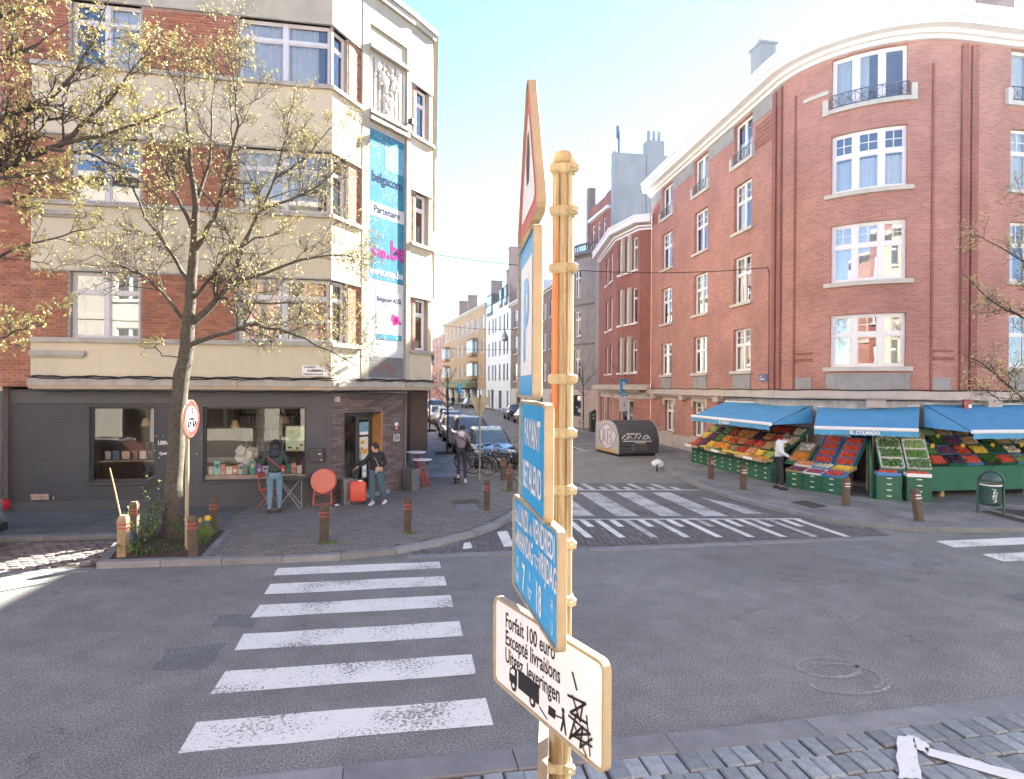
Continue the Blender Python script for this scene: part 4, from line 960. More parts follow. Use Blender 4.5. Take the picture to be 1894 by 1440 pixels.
for x, y, zt in ((15.2, 84.5, 18.6), (14.6, 79.2, 20.5)):
    mb = MB(); mb.box(x - .8, x + .8, y - .5, y + .5, 13, zt); mb.box(x - .9, x + .9, y - .6, y + .6, zt, zt + .2); mb.build('chimney', MT['brick_red2'], hW)
hT, PT = house('tan_apartment_block', 'long tan brick apartment block with corner bay windows and a green shop awning', [(12.7, 92.7), (9.1, 128)], 15.3, 'brick_tan', [(4.6, 6.6), (8.2, 10.2), (11.8, 13.8)], spaced(35.4, 9, 2.0), 2, None, 'white_frame', ground=('stone_belt', [(2, 7, .3, 2.7), (9, 12, .2, 2.7), (14, 20, .3, 2.7), (23, 26, .3, 2.7), (28, 33, .3, 2.7)]), room=False, rev=True)
for s in (3.0, 26.5):
    for z in (4.3, 7.9):
        mb = MB(); strip(mb, PT, s, s + 3.6, 0, .9, z, z + .5); strip(mb, PT, s - .1, s + 3.7, 0, 1.1, z + 2.5, z + 2.75); bo = mb.build('bay_window', MT['brick_tan'], hT)
        mb = MB(); strip(mb, PT, s + .05, s + 3.55, 0, .86, z + .5, z + 2.5); mb.build('pane', MT['glass_dark'], bo)
        for k in range(5): q = s + .02 + k * .88; mb = MB(); strip(mb, PT, q, q + .1, .8, .92, z + .5, z + 2.5); mb.build('mullion', MT['white_frame'], bo)
mb = MB(); pA = PT.stops(3, 30, .1); pB = PT.stops(3, 30, 1.6)
mb.hexa([(pA[0][1].x, pA[0][1].y, 3.0), (pB[0][1].x, pB[0][1].y, 2.9), (pB[1][1].x, pB[1][1].y, 2.9), (pA[1][1].x, pA[1][1].y, 3.0), (pA[0][1].x, pA[0][1].y, 4.2), (pB[0][1].x, pB[0][1].y, 3.5), (pB[1][1].x, pB[1][1].y, 3.5), (pA[1][1].x, pA[1][1].y, 4.2)]); mb.build('shop_awning', mat('awning_green', (.2, .22, .13), .8, .1, 3), hT)
for x, y in ((13.6, 96), (11.8, 112), (11, 120)):
    mb = MB(); mb.box(x + .4, x + 2.0, y - .6, y + .6, 14, 19.0); mb.box(x + .3, x + 2.1, y - .7, y + .7, 19.0, 19.2); mb.build('chimney', MT['brick_red2'], hT)
house('brick_house', 'far red brick house closing the side street beyond the tan block', [(9.05, 128.2), (5.5, 160), (-4, 178)], 13.5, 'brick_red', [(4.2, 6.2), (7.6, 9.6), (11, 12.8)], spaced(50, 12, 1.8), 2, None, room=False, rev=True)
# left side of the side street
hN, PN = house('side_house', 'tall brown brick house with a wooden eave behind the bookshop building', [(.4, 58), (.75, 30.05)][::-1], 15.2, 'brick_brown', [(3.9, 5.6), (7, 8.8), (10, 11.8)], spaced(27, 8, 1.4), 2, .3, ground=('stone_belt', [(2, 4, .3, 2.5), (8, 10, .3, 2.5), (15, 18, .3, 2.5), (21, 23, .3, 2.5)]), room=False, corn=None)
mb = MB(); strip(mb, PN, -.02, 27, -.2, 1.0, 15.0, 15.2); strip(mb, PN, 0, 27, -.2, .95, 14.3, 14.36); strip(mb, PN, -.02, .1, 0, .98, 14.36, 15.0); mb.build('wooden_eave', mat('eave_wood', (.22, .13, .09), .8, .3, 5, .3, 40), hN)
house('side_house', 'pale rendered house further along the left pavement of the side street', [(.4, 58.2), (0, 100), (-8, 150)], 12.2, 'stone_pale', [(3.9, 5.6), (7, 8.8)], spaced(80, 18, 1.5), 2, .3, room=False)
# neighbour left of the bookshop
hL, PL = house('white_house', 'white rendered neighbour adjoining the bookshop building', [(-22, 16.45), (-8.9, 16.45)], 12.5, 'cream', [(4.1, 5.8), (7.2, 8.9), (10.2, 11.8)], [(2, 3.4), (5, 6.4), (8, 9.4), (11.2, 12.6)], 2, .3, ground=('charcoal', [(9.6, 12.6, .6, 2.5), (3, 7, .6, 2.5)]), room=False)
# across the main street, behind the viewer: facades mirrored in windows, some made pale to bounce sunlight
random.seed(8)
for k, (x0, x1, zt, wm) in enumerate(((-34, -22, 12.5, 'brick_red'), (-22, -12, 13.8, 'stone_pale'), (-12, -4, 12.8, 'brick_red'), (-4, 5, 13.4, 'brick_red2'), (5, 14, 12.6, 'cream'), (14, 26, 14, 'stone_pale'), (26, 40, 13, 'brick_brown'))):
    L = x1 - x0
    hx, Px = house('terrace_house', ['red brick terrace house with pale stone bands, west end', 'pale rendered terrace house with white windows across the main street', 'red brick terrace house facing the bookshop', 'dark red brick terrace house with pale bands facing the crossing', 'cream terrace house with pale bands facing the greengrocer', 'pale rendered terrace house across from the litter bin', 'brown brick terrace house at the east end of the row'][k],
                   [(x1, -3.2), (x0, -3.2)], zt, wm, [(4.1, 6.0), (7.4, 9.2), (10.4, 11.8)], spaced(L, max(2, int(L / 3)), 1.3, 1.0), 2, .3, ground=('stone_pale', [(1.2, 2.3, .2, 2.6), (3.6, L - 1.2, .7, 2.5)]), room=False, group=None)
    for z in (3.2, 6.4, 9.6): mb = MB(); strip(mb, Px, 0, Px.L, -.05, .05, z, z + .22); mb.build('stone_band', MT['stone_pale'], hx)
# ------------------------------------------------------------------ inside and on the bookshop
mb = MB(); mb.face([(-8.7, 16.9, .15), (-1.4, 16.9, .15), (.2, 18.6, .15), (.2, 21, .15), (-8.7, 21, .15)]); mb.build('shop_floor', MT['room_floor'], LB)
mb = MB(); mb.face([(-8.7, 20.9, .1), (.3, 20.9, .1), (.3, 20.9, 2.9), (-8.7, 20.9, 2.9)]); mb.face([(-5.35, 16.95, .1), (-5.35, 18.3, .1), (-5.35, 18.3, 2.9), (-5.35, 16.95, 2.9)]); mb.face([(-8.65, 16.9, .1), (-8.65, 21, .1), (-8.65, 21, 2.9), (-8.65, 16.9, 2.9)])
mb.build('shop_back_wall', MT['room_wall'], LB)
mb = MB(); mb.face([(-8.7, 16.7, 2.9), (.3, 16.7, 2.9), (.3, 21, 2.9), (-8.7, 21, 2.9)]); mb.build('shop_ceiling', MT['room_wall'], LB)
mat('shelf_wood', (.3, .24, .18), .7, .2, 5)
def colourful(name, sat=.6, val=.4):
    m, N, L, B = nodes(name); g = N.new('ShaderNodeNewGeometry').outputs['Random Per Island']
    hsv = N.new('ShaderNodeCombineColor'); hsv.mode = 'HSV'; L.new(mth(N, L, 'FRACT', mth(N, L, 'MULTIPLY', g, 17.3)), hsv.inputs[0])
    L.new(mth(N, L, 'MULTIPLY', mth(N, L, 'FRACT', mth(N, L, 'MULTIPLY', g, 5.1)), sat), hsv.inputs[1]); L.new(mth(N, L, 'MULTIPLY_ADD', mth(N, L, 'FRACT', mth(N, L, 'MULTIPLY', g, 29.7)), val, .12), hsv.inputs[2])
    L.new(hsv.outputs[0], B.inputs['Base Color']); B.inputs['Roughness'].default_value = .6; MT[name] = m; return m
colourful('book_spines')
def bookcase(x0, x1, y, z1, label, rz=0):
    t = thing('bookcase', label, 'bookcase', (x0, y, .15))
    L = x1 - x0; H_ = z1 - .15; n = 6
    for k in range(2): mb = MB(); mb.box(k * (L - .03), k * (L - .03) + .03, 0, .3, 0, H_); mb.build('side_panel', MT['shelf_wood'], t)
    for k in range(n + 1): mb = MB(); mb.box(.03, L - .03, 0, .3, k * (H_ - .03) / n, k * (H_ - .03) / n + .03); mb.build('shelf', MT['shelf_wood'], t)
    mb = MB()
    for k in range(n):
        x = .05; zz = k * (H_ - .03) / n + .03
        while x < L - .08:
            w_ = random.uniform(.02, .05); h = random.uniform(.2, .3)
            if random.random() < .9: mb.box(x, x + w_, .04, .24, zz + .001, zz + h)
            x += w_ + .002
    o = mb.build('books', MT['book_spines']); o.location = (x0, y, .15); tag(o, 'rows of books on the shelves of the ' + label.split(' standing')[0], 'books', kind='stuff')
bookcase(-4.75, -3.0, 20.5, 2.75, 'tall wooden bookcase standing behind the wide shop window')
bookcase(-2.95, -1.2, 20.5, 2.75, 'second tall bookcase standing beside the wide shop window pillar')
bookcase(-6.9, -5.5, 18.9, 1.5, 'low bookcase standing behind the narrow shop window')
bookcase(-.9, .1, 20.4, 2.7, 'tall bookcase standing behind the glass shop door')
for x, y, z, l in ((-4.15, 17.6, 1.95, 'cream pendant lamp hanging behind the wide shop window'), (-6.35, 17.8, 2.0, 'beige pendant lamp hanging behind the narrow shop window'), (-3.1, 18.9, 2.0, 'cream pendant lamp hanging before the bookcases')):
    t = thing('pendant_lamp', l, 'lamp', (x, y, z)); mb = MB(); mb.lathe([(.03, .2), (.07, .18), (.11, .02), (.12, 0)], 14, cap=False); mb.build('lamp_shade', mat('lamp_cream', (.7, .55, .32), .7, .05), t, True); mb = MB(); mb.tube([(0, 0, .18), (0, 0, 2.9 - z)], .006, 5); mb.build('cord', MT['cable'], t)
# books propped in the window
cols_ = [('cream', (.6, .55, .42)), ('turquoise', (.15, .5, .46)), ('coral', (.62, .22, .17)), ('white', (.68, .67, .64)), ('orange', (.6, .25, .08)), ('pale grey', (.5, .55, .55)), ('sea green', (.08, .42, .3)), ('teal', (.1, .38, .36)), ('violet', (.25, .12, .4)), ('white and blue', (.5, .55, .7)), ('dark red', (.4, .06, .05)), ('yellow', (.65, .5, .1)), ('red', (.6, .08, .05)), ('emerald', (.03, .35, .2)), ('pink', (.65, .35, .38)), ('ivory', (.7, .64, .5))]
x = -4.58
for k, (cn, c) in enumerate(cols_):
    w_ = [.1, .15, .1, .14, .11, .11, .11, .16, .13, .13, .12, .12, .12, .1, .12, .12][k]; h = .2 + .1 * (k in (1, 7)) + .03 * (k % 3)
    t = thing('book', f'{cn} book propped upright along the sill of the wide shop window', 'book', (x + w_ / 2, 16.83, .84)); t.rotation_euler = (R(-10), 0, 0)
    mb = MB(); mb.cbox((0, 0, h / 2), w_, .018, h); mb.build('cover', mat('book_' + cn.replace(' ', '_'), c, .5, .12, 30), t)
    mb = MB(); mb.cbox((0, -.0095, h * (.62 if k % 2 else .4)), w_ * .55, .002, h * .3); mb.build('cover_picture', mat('pic_%d' % (k % 4), [(.7, .68, .6), (.1, .12, .2), (.5, .12, .1), (.75, .7, .5)][k % 4], .5, .5, 60), t); x += w_ + .018
mb = MB(); mb.box(-4.62, -2.26, 16.72, 17.25, .74, .84); o = mb.build('window_shelf', MT['shelf_wood']); tag(o, 'wooden display shelf inside the wide shop window', 'shelf')
mb = MB(); mb.box(-7.1, -5.8, 16.95, 17.3, 1.18, 1.21); o = mb.build('window_shelf', MT['shelf_wood']); tag(o, 'wooden shelf inside the narrow shop window', 'shelf')
x = -7.0
for k in range(7):
    w_ = .12 + .03 * (k % 3); t = thing('book', ['grey', 'dark blue', 'beige', 'brown', 'white', 'black', 'rust'][k] + ' book displayed on the shelf in the narrow shop window', 'book', (x + w_ / 2, 17.08, 1.21)); mb = MB(); mb.cbox((0, 0, .12), w_, .03, .2 + .03 * (k % 2)); mb.build('cover', mat('wbook%d' % k, [(.4, .4, .4), (.08, .1, .2), (.5, .42, .3), (.2, .13, .08), (.6, .6, .58), (.05, .05, .05), (.35, .13, .07)][k], .6, .15, 20), t); x += w_ + .05
# the white paper bundle and balloons of the window display
t = thing('paper_decoration', 'crumpled white and blue paper decoration in the wide shop window', 'decoration', (-3.75, 17.1, .84)); mb = MB(); random.seed(3)
for k in range(9): mb.ball((random.uniform(-.28, .28), random.uniform(-.08, .08), .42 + random.uniform(-.14, .16)), random.uniform(.09, .16), 7, 0, (1, .8, 1), 4)
mb.v = [(a + random.uniform(-.03, .03), b + random.uniform(-.03, .03), c + random.uniform(-.03, .03)) for a, b, c in mb.v]; mb.build('paper', MT['white'], t)
mb = MB(); mb.tube([(0, 0, 0), (0, 0, .35)], .04, 8); mb.build('stand', MT['shelf_wood'], t)
# poster on the glass
def poster(name, label, c, w_, h, rz, colr, marks=(), cat='poster', th=.006):
    t = thing(name, label, cat, c, rz); mb = MB(); mb.cbox((0, 0, h / 2), w_, th, h); mb.build('sheet', colr, t)
    for k, (x, z, ww, hh, m) in enumerate(marks): mb = MB(); mb.cbox((x, -th / 2 - .0015, z), ww, .002, hh); mb.build('printed_patch', m, t)
    return t
dk = mat('ink', (.05, .06, .06), .6, .3, 30)
pt_ = poster('poster', 'pale green poster taped inside the wide shop window', (-2.52, 16.77, 1.42), .46, .62, 0, mat('pale_green', (.5, .62, .46), .6, .06), ((-.1, .48, .12, .04, mat('mustard', (.5, .4, .1))), (-.13, .08, .1, .04, dk), (.05, .06, .05, .06, MT['reflect_red']), (.15, .14, .06, .05, MT['reflect_red']), (0, .55, .36, .02, MT['white'])))
# letterbox
t = thing('letterbox', 'dark grey wall letterbox beside the wide shop window', 'letterbox', (-1.97, 16.595, 1.16)); mb = MB(); mb.cbox((0, -.06, .17), .34, .12, .34, bev=.008); bo = mb.build('case', MT['charcoal_trim'], t)
mb = MB(); mb.cbox((0, -.125, .31), .3, .02, .05); mb.build('flap', MT['charcoal'], t); mb = MB(); mb.cbox((.08, -.124, .2), .07, .006, .025); mb.build('name_plate', MT['white'], t); mb = MB(); mb.cbox((.12, -.124, .05), .05, .006, .02); mb.build('lock', MT['steel'], t)
# wall print: shop name and coloured dots
t = thing('wall_lettering', 'small white shop lettering and dots painted on the charcoal wall behind the tree', 'lettering', (-5.2, 16.59, 1.4))
mb = MB(); add_text(mb, 'LIBRAIRIE', .13, Matrix.Translation((-.45, -.008, .22)) @ Matrix.Rotation(R(90), 4, 'X'), .8, .003); add_text(mb, 'Quelle Histoire', .09, Matrix.Translation((-.42, -.008, -.02)) @ Matrix.Rotation(R(90), 4, 'X'), .9, .003); mb.build('letters', MT['white'], t)
for k in range(14):
    mb = MB(); mb.lathe([(.012, -.003), (.012, .003)], 8, (random.uniform(-.55, .6), -.006, random.uniform(-.1, .45)), 0, 'Y'); mb.build('dot', [MT['white'], MT['reflect_red'], MT['flower'], mat('dot_blue', (.1, .4, .5))][k % 4], t)
# street name plate and camera on the ledge
t = thing('street_sign', 'white enamel street name plate on the cream wall above the bookshop', 'sign', (-1.98, 16.19, 3.3)); mb = MB(); mb.cbox((0, -.012, .12), .62, .02, .26, bev=.006); mb.build('plate', MT['white'], t)
mb = MB(); Mx = lambda x, z: Matrix.Translation((x, -.026, z)) @ Matrix.Rotation(R(90), 4, 'X')
add_text(mb, "CHAUSSEE D'", .055, Mx(-.26, .19), .9, .002); add_text(mb, 'ALSEMBERG', .075, Mx(-.18, .1), .95, .003); add_text(mb, 'STEENWEG OP 366-374', .05, Mx(-.27, .02), .9, .002); mb.build('letters', MT['black'], t)
cc_ = U.pos(Ue[1] + .25, .02)
t = thing('security_camera', 'beige security camera on a bracket above the shop ledge', 'camera', (cc_.x, cc_.y, 3.22)); mb = MB(); mb.tube([(-.12, 0, .05), (-.05, -.15, .16), (.03, -.25, .2)], .022, 6); mb.build('bracket', MT['ledge_warm'], t)
mb = MB(); mb.cbox((0, 0, 0), .1, .36, .1, bev=.01); mb.xf(Matrix.Translation((.12, -.3, .22)) @ Matrix.Rotation(R(-60), 4, 'Z') @ Matrix.Rotation(R(28), 4, 'X')); mb.build('housing', MT['stone_pale'], t)
# floodlight under the relief
p = U.pos(Ue[3] - .28, .3); t = thing('floodlight', 'small black floodlight fixed below the carved relief', 'light', (p.x, p.y, 10.55)); mb = MB(); mb.cbox((0, 0, 0), .2, .16, .14, R(48), bev=.01); mb.build('head', MT['black'], t); mb = MB(); mb.cbox((.05, -.07, -.04), .15, .04, .12, R(48)); mb.build('lens', MT['white'], t)
mb = MB(); q = U.pos(Ue[3] - .28, -.1); mb.tube([(0, 0, 0), (q.x - p.x, q.y - p.y, -.02)], .015, 5); mb.build('arm', MT['black'], t)
# cables along the ledge
for k, (z, d, ph) in enumerate(((3.235, .06, 0), (3.2, .17, 1.5), (2.9, .12, .7))):
    mb = MB(); pts = [];
    for i in range(90):
        s = lerp(.05, Ue[4] + .6, i / 89); pp = U.pos(s, d if z > 2.95 else -.05); pts.append((pp.x, pp.y, z + .012 * math.sin(i * .8 + ph) + .008 * math.sin(i * 2.1)))
    mb.tube(pts, .014 if k else .02, 5); o = mb.build('facade_cable', MT['cable']); tag(o, ['thick black cable lying along the cream shop ledge', 'black cable clipped to the front edge of the shop ledge', 'thin cable strung under the shop ledge'][k], 'cable')
for k, s in enumerate((4.4, Ue[1] + .1, Ue[3] - .3)):
    pp = U.pos(s, .19); mb = MB(); mb.cbox((pp.x, pp.y, 3.1), .1, .05, .1, R(0) if k == 0 else R(45)); mb.tube([(pp.x, pp.y, 3.1), (pp.x + .12, pp.y, 3.18)], .012, 5); mb.build('junction_box', MT['ledge_warm'], LB)
# wall lamp by the door, number plate, alarm sticker
t = thing('house_number', 'white house number plate reading 374 beside the shop door', 'sign'); nn = G.n[1]; p = G.pos(Ge[2] - .26, .02); t.location = (p.x, p.y, 1.5); t.rotation_euler = (0, 0, math.atan2(nn.x, -nn.y))
mb = MB(); mb.cbox((0, 0, .1), .24, .015, .19); mb.build('plate', mat('grey_white', (.55, .55, .55), .5, .05), t); mb = MB(); add_text(mb, '374', .2, Matrix.Translation((-.1, -.01, .03)) @ Matrix.Rotation(R(90), 4, 'X'), .62, .006); mb.build('digits', MT['black'], t)
t = thing('sticker', 'small red and white notice beside the shop door', 'notice'); p = G.pos(Ge[2] - .27, .02); t.location = (p.x, p.y, 1.82); t.rotation_euler = (0, 0, math.atan2(nn.x, -nn.y)); mb = MB(); mb.cbox((0, 0, .06), .13, .01, .12); mb.build('lower_half', MT['reflect_red'], t); mb = MB(); mb.cbox((0, 0, .17), .13, .01, .1); mb.build('upper_half', MT['white'], t)
mb = MB(); mb.cbox((0, -.006, .06), .05, .003, .05); mb.build('symbol', MT['white'], t)
p = G.pos(g1 + .12, .06); t = thing('wall_lamp', 'small white lamp box high on the brown cladding', 'lamp', (p.x, p.y, 2.72)); mb = MB(); mb.cbox((0, 0, 0), .11, .12, .13, R(45), bev=.01); mb.build('housing', MT['ledge_warm'], t)
# posters on the door
pr = G.n[1]; rz = math.atan2(pr.x, -pr.y)
def door_poster(s, z, w_, h, label, m, marks=()):
    p = G.pos(s, -.345); poster('poster', label, (p.x, p.y, z), w_, h, rz, m, marks)
mid = (D0 + .82 + D1 - .14) / 2
og = mat('orange_print', (.6, .3, .05), .6)
door_poster(mid, 1.05, .32, .62, 'cream poster with orange pumpkins on the shop door', mat('cream_paper', (.62, .6, .5), .6, .05), ((-.06, .47, .14, .1, og), (.04, .22, .18, .14, og), (-.08, .3, .07, .07, MT['reflect_red']), (0, .04, .3, .07, MT['pale_green'])))
door_poster(mid, 1.72, .34, .36, 'blue sea picture poster at the top of the shop door', mat('sea_blue', (.15, .3, .38), .6, .3, 8), ((0, .05, .3, .08, MT['white']),))
door_poster(mid + .02, .55, .16, .4, 'narrow sticker sheet low on the shop door', mat('pale_teal', (.4, .5, .5), .6, .1), ((0, .28, .1, .1, MT['white']), (0, .1, .1, .1, MT['white'])))
# ------------------------------------------------------------------ the near sign post
def cp(lat, dep, z): return Vector((_c * lat + _s * dep, -_s * lat + _c * dep, z))
def rrect(w_, h, r, n=5, cx=0, cz=0):
    out = []
    for (x, z, a0) in ((w_ / 2 - r, h / 2 - r, 0), (-w_ / 2 + r, h / 2 - r, 90), (-w_ / 2 + r, -h / 2 + r, 180), (w_ / 2 - r, -h / 2 + r, 270)):
        for k in range(n + 1): a = R(a0 + 90 * k / n); out.append((cx + x + r * math.cos(a), cz + z + r * math.sin(a)))
    return out
def plate(mb, poly, y0, y1, m=0):       # polygon in XZ extruded from y0 (front) to y1 (back)
    mb.loft([[(x, y0, z) for x, z in poly], [(x, y1, z) for x, z in poly]], m, True, True); return mb
def shrink(poly, k):
    cx = sum(p[0] for p in poly) / len(poly); cz = sum(p[1] for p in poly) / len(poly); return [(cx + (x - cx) * k, cz + (z - cz) * k) for x, z in poly]
def inset_poly(poly, d):
    n = len(poly); out = []
    for i in range(n):
        a = Vector(poly[i - 1]); b = Vector(poly[i]); c = Vector(poly[(i + 1) % n]); t = ((b - a).normalized() + (c - b).normalized()).normalized(); out.append((b.x - t.y * d, b.y + t.x * d))
    return out
TX = Matrix.Rotation(R(90), 4, 'X')
def txt(mb, body, x, z, size, cond=.6, bold=.004, y=-.0, m=0, align='LEFT'): add_text(mb, body, size, Matrix.Translation((x, y, z)) @ TX, cond, bold, align, m)
def post_paint(name):
    m, N, L, B = nodes(name); tc = N.new('ShaderNodeTexCoord').outputs['Object']
    mp = N.new('ShaderNodeMapping'); mp.inputs['Scale'].default_value = (30, 30, 1.2); L.new(tc, mp.inputs[0])
    cc = mixc(N, L, nz(N, L, 3, 5, .6, tc), (.33, .27, .165), (.4, .34, .22))
    cc = mixc(N, L, mth(N, L, 'MULTIPLY', ramp(N, L, nz(N, L, 1.0, 6, .75, mp.outputs[0]), [(.46, 0.0), (.6, 1.0)]), .8), cc, (.13, .075, .035))
    cc = mixc(N, L, ramp(N, L, nz(N, L, 16, 6, .7, tc), [(.6, 0.0), (.72, .6)]), cc, (.2, .14, .08))
    sx = N.new('ShaderNodeSeparateXYZ'); L.new(tc, sx.inputs[0])
    side = mth(N, L, 'MULTIPLY', ramp(N, L, mth(N, L, 'MULTIPLY_ADD', sx.outputs[0], -12.0, .3), [(.45, 0.0), (.62, 1.0)]), ramp(N, L, mth(N, L, 'MULTIPLY_ADD', sx.outputs[2], .25, 0), [(.66, 0.0), (.73, 1.0), (.84, 1.0), (.92, 0.0)]))
    cc = mixc(N, L, mth(N, L, 'MULTIPLY', side, .85), cc, (.5, .1, .025))
    L.new(cc, B.inputs['Base Color']); B.inputs['Roughness'].default_value = .5; bump(N, L, B, nz(N, L, 90, 3, .6, tc), .15, .002); MT[name] = m; return m
post_paint('post_paint'); mat('rim_paint', (.34, .28, .18), .5, .15, 8, .1, 60, streak=.5, dirt=(.25, .18, .1)); mat('clamp_paint', (.37, .32, .21), .5, .15, 20, .2, 80)
mat('sign_blue', (.02, .34, .66), .3, .06, 3); mat('sign_white', (.76, .76, .75), .35, .04, 3); mat('sign_red', (.55, .06, .05), .35, .08, 5); mat('sign_black', (.015, .015, .017), .45, .1, 5)
PP = cp(.179, 2.27, 0)
ps = thing('sign_post', 'tall fluted beige sign post with rust stains and clamp rings', 'post', (PP.x, PP.y, .03), YAW * -1)
mb = MB(); n = 64
mb.lathe([(.038, 0), (.038, 3.82)], n, cap=True)
mb.v = [(x * q, y * q, z) for q, (x, y, z) in ((.86 if (i % n) % 8 == 3 else 1, v) for i, v in enumerate(mb.v))]
mb.build('shaft', MT['post_paint'], ps)
mb = MB(); mb.lathe([(.041, 3.81), (.042, 3.83), (.038, 3.85), (.02, 3.858), (.001, 3.86)], 24); mb.build('cap', MT['post_paint'], ps, True)
for z in (3.79, 3.64, 3.44, 3.05, 2.86, 2.66, 2.47, 2.27, 2.05, 1.68):
    mb = MB(); mb.lathe([(.039, -.018), (.043, -.014), (.043, .014), (.039, .018)], 24, (0, 0, z), cap=False); mb.cbox((.03, -.035, z), .04, .035, .03, bev=.006); mb.cbox((-.035, -.028, z), .035, .03, .032, bev=.006); mb.lathe([(.008, -.008), (.008, .008)], 8, (.03, -.055, z), 0, 'Y'); mb.build('clamp', MT['clamp_paint'], ps)
def sign(name, label, far, near, z0, z1, poly=None):
    a = cp(far[0], far[1], 0); b = cp(near[0], near[1], 0); w_ = (b - a).length; h = z1 - z0; c = (a + b) / 2
    t = thing(name, label, 'sign', (c.x, c.y, (z0 + z1) / 2)); t.rotation_euler = (0, 0, math.atan2(b.y - a.y, b.x - a.x))
    P_ = poly(w_, h) if poly else rrect(w_, h, .035)
    mb = MB(); o, i_ = P_, inset_poly(P_, .012)
    mb.loft([[(x, .02, z) for x, z in i_], [(x, .016, z) for x, z in o], [(x, -.01, z) for x, z in o], [(x, -.014, z) for x, z in inset_poly(P_, .003)], [(x, -.012, z) for x, z in i_], [(x, -.004, z) for x, z in i_]], 0, True, False)
    mb.build('rim', MT['rim_paint'], t)
    return t, w_, h, i_
# enforcement plate with the lorry
t, w_, h, P_ = sign('parking_fee_sign', 'white enforcement plate reading Forfait 100 euro with a lorry symbol', (-.059, 2.59), (.298, 1.95), 1.86, 2.21)
mb = MB(); plate(mb, P_, -.006, .0); mb.build('face', MT['sign_white'], t)
mb = MB()
for k, s in enumerate(('Forfait 100 euro', 'Excepté livraisons', 'Uitgez. leveringen')): txt(mb, s, -.275, .075 - .068 * k, .082, .66, .0012, -.0075)
mb.build('lettering', MT['sign_black'], t)
mb = MB(); Y_ = -.0075
def flat(mb, pts, y=Y_): mb.face([(x, y, z) for x, z in pts])
flat(mb, [(-.17, -.055), (-.02, -.055), (-.02, -.125), (-.17, -.125)]); flat(mb, [(-.235, -.075), (-.215, -.06), (-.18, -.06), (-.18, -.125), (-.24, -.125), (-.24, -.1)])
for x in (-.205, -.065): flat(mb, [(x + .022 * math.cos(k * .524), -.13 + .022 * math.sin(k * .524)) for k in range(12)], Y_ - .0005)
flat(mb, [(-.015, -.125), (.035, -.148), (.035, -.153), (-.018, -.132)]); flat(mb, [(.045, -.095), (.09, -.095), (.085, -.128), (.04, -.128)]); flat(mb, [(.085, -.11), (.13, -.1), (.13, -.106), (.085, -.116)])
flat(mb, [(.128, -.085), (.142, -.085), (.148, -.115), (.158, -.15), (.148, -.15), (.138, -.12), (.128, -.15), (.118, -.15), (.13, -.11)]); flat(mb, [(.135 + .01 * math.cos(k * .785), -.075 + .01 * math.sin(k * .785)) for k in range(8)])
mb.build('lorry_symbol', MT['sign_black'], t)
mb = MB()
for x in (-.205, -.065): flat(mb, [(x + .009 * math.cos(k * .785), -.13 + .009 * math.sin(k * .785)) for k in range(8)], Y_ - .001)
flat(mb, [(-.228, -.08), (-.212, -.067), (-.196, -.067), (-.196, -.09), (-.228, -.09)], Y_ - .001); mb.build('symbol_light_area', MT['sign_white'], t)
mb = MB()
def stroke(mb, pts, wd, y=-.009):
    for (a, b) in zip(pts[:-1], pts[1:]):
        d = (Vector(b) - Vector(a)).normalized(); n_ = Vector((-d.y, d.x)) * wd / 2; e = d * wd * .3
        mb.face([(a[0] - n_.x - e.x, y, a[1] - n_.y - e.y), (b[0] - n_.x + e.x, y, b[1] - n_.y + e.y), (b[0] + n_.x + e.x, y, b[1] + n_.y + e.y), (a[0] + n_.x - e.x, y, a[1] + n_.y - e.y)])
for pts, wd in (([(.19, .075), (.215, .03)], .008), ([(.165, -.01), (.265, .005), (.18, -.06), (.275, -.055)], .009), ([(.19, .0), (.235, -.065), (.25, .0)], .007), ([(.17, -.075), (.29, -.08), (.19, -.13), (.3, -.115)], .008), ([(.215, -.05), (.175, -.15), (.25, -.075), (.235, -.15), (.3, -.09)], .008), ([(.2, -.09), (.27, -.16)], .006), ([(.27, -.03), (.29, -.15)], .006)): stroke(mb, pts, wd)
mb.build('scribbled_graffiti', MT['sign_black'], t)
# blue time plate
t, w_, h, P_ = sign('time_plate', 'blue plate reading du lundi au vendredi with hours 7 to 18', (.018, 2.62), (.153, 1.92), 2.24, 2.617)
mb = MB(); plate(mb, P_, -.006, 0); mb.build('face', MT['sign_blue'], t)
mb = MB(); y = -.0078
txt(mb, 'DU', -.325, .085, .06, .6, .001, y); txt(mb, 'LUNDI', -.27, .08, .115, .56, .0022, y); txt(mb, 'AU', -.06, .085, .06, .6, .001, y); txt(mb, 'VENDREDI', .0, .08, .115, .56, .0022, y)
txt(mb, 'VAN', -.34, -.008, .055, .5, .001, y); txt(mb, 'MAANDAG', -.285, -.012, .11, .52, .0022, y); txt(mb, 'TOT', .02, -.008, .06, .6, .001, y); txt(mb, 'VRIJDAG', .09, -.012, .11, .56, .0022, y)
txt(mb, 'DE', -.29, -.09, .055, .6, .001, y); txt(mb, 'VAN', -.31, -.15, .055, .6, .001, y); txt(mb, '7', -.185, -.155, .15, .7, .003, y); txt(mb, 'A', -.06, -.085, .055, .6, .001, y); txt(mb, 'TOT', -.085, -.15, .055, .6, .001, y); txt(mb, '18', .04, -.155, .15, .62, .003, y); txt(mb, 'H', .26, -.085, .06, .6, .001, y); txt(mb, 'U', .26, -.155, .06, .6, .001, y)
mb.build('lettering', MT['sign_white'], t)
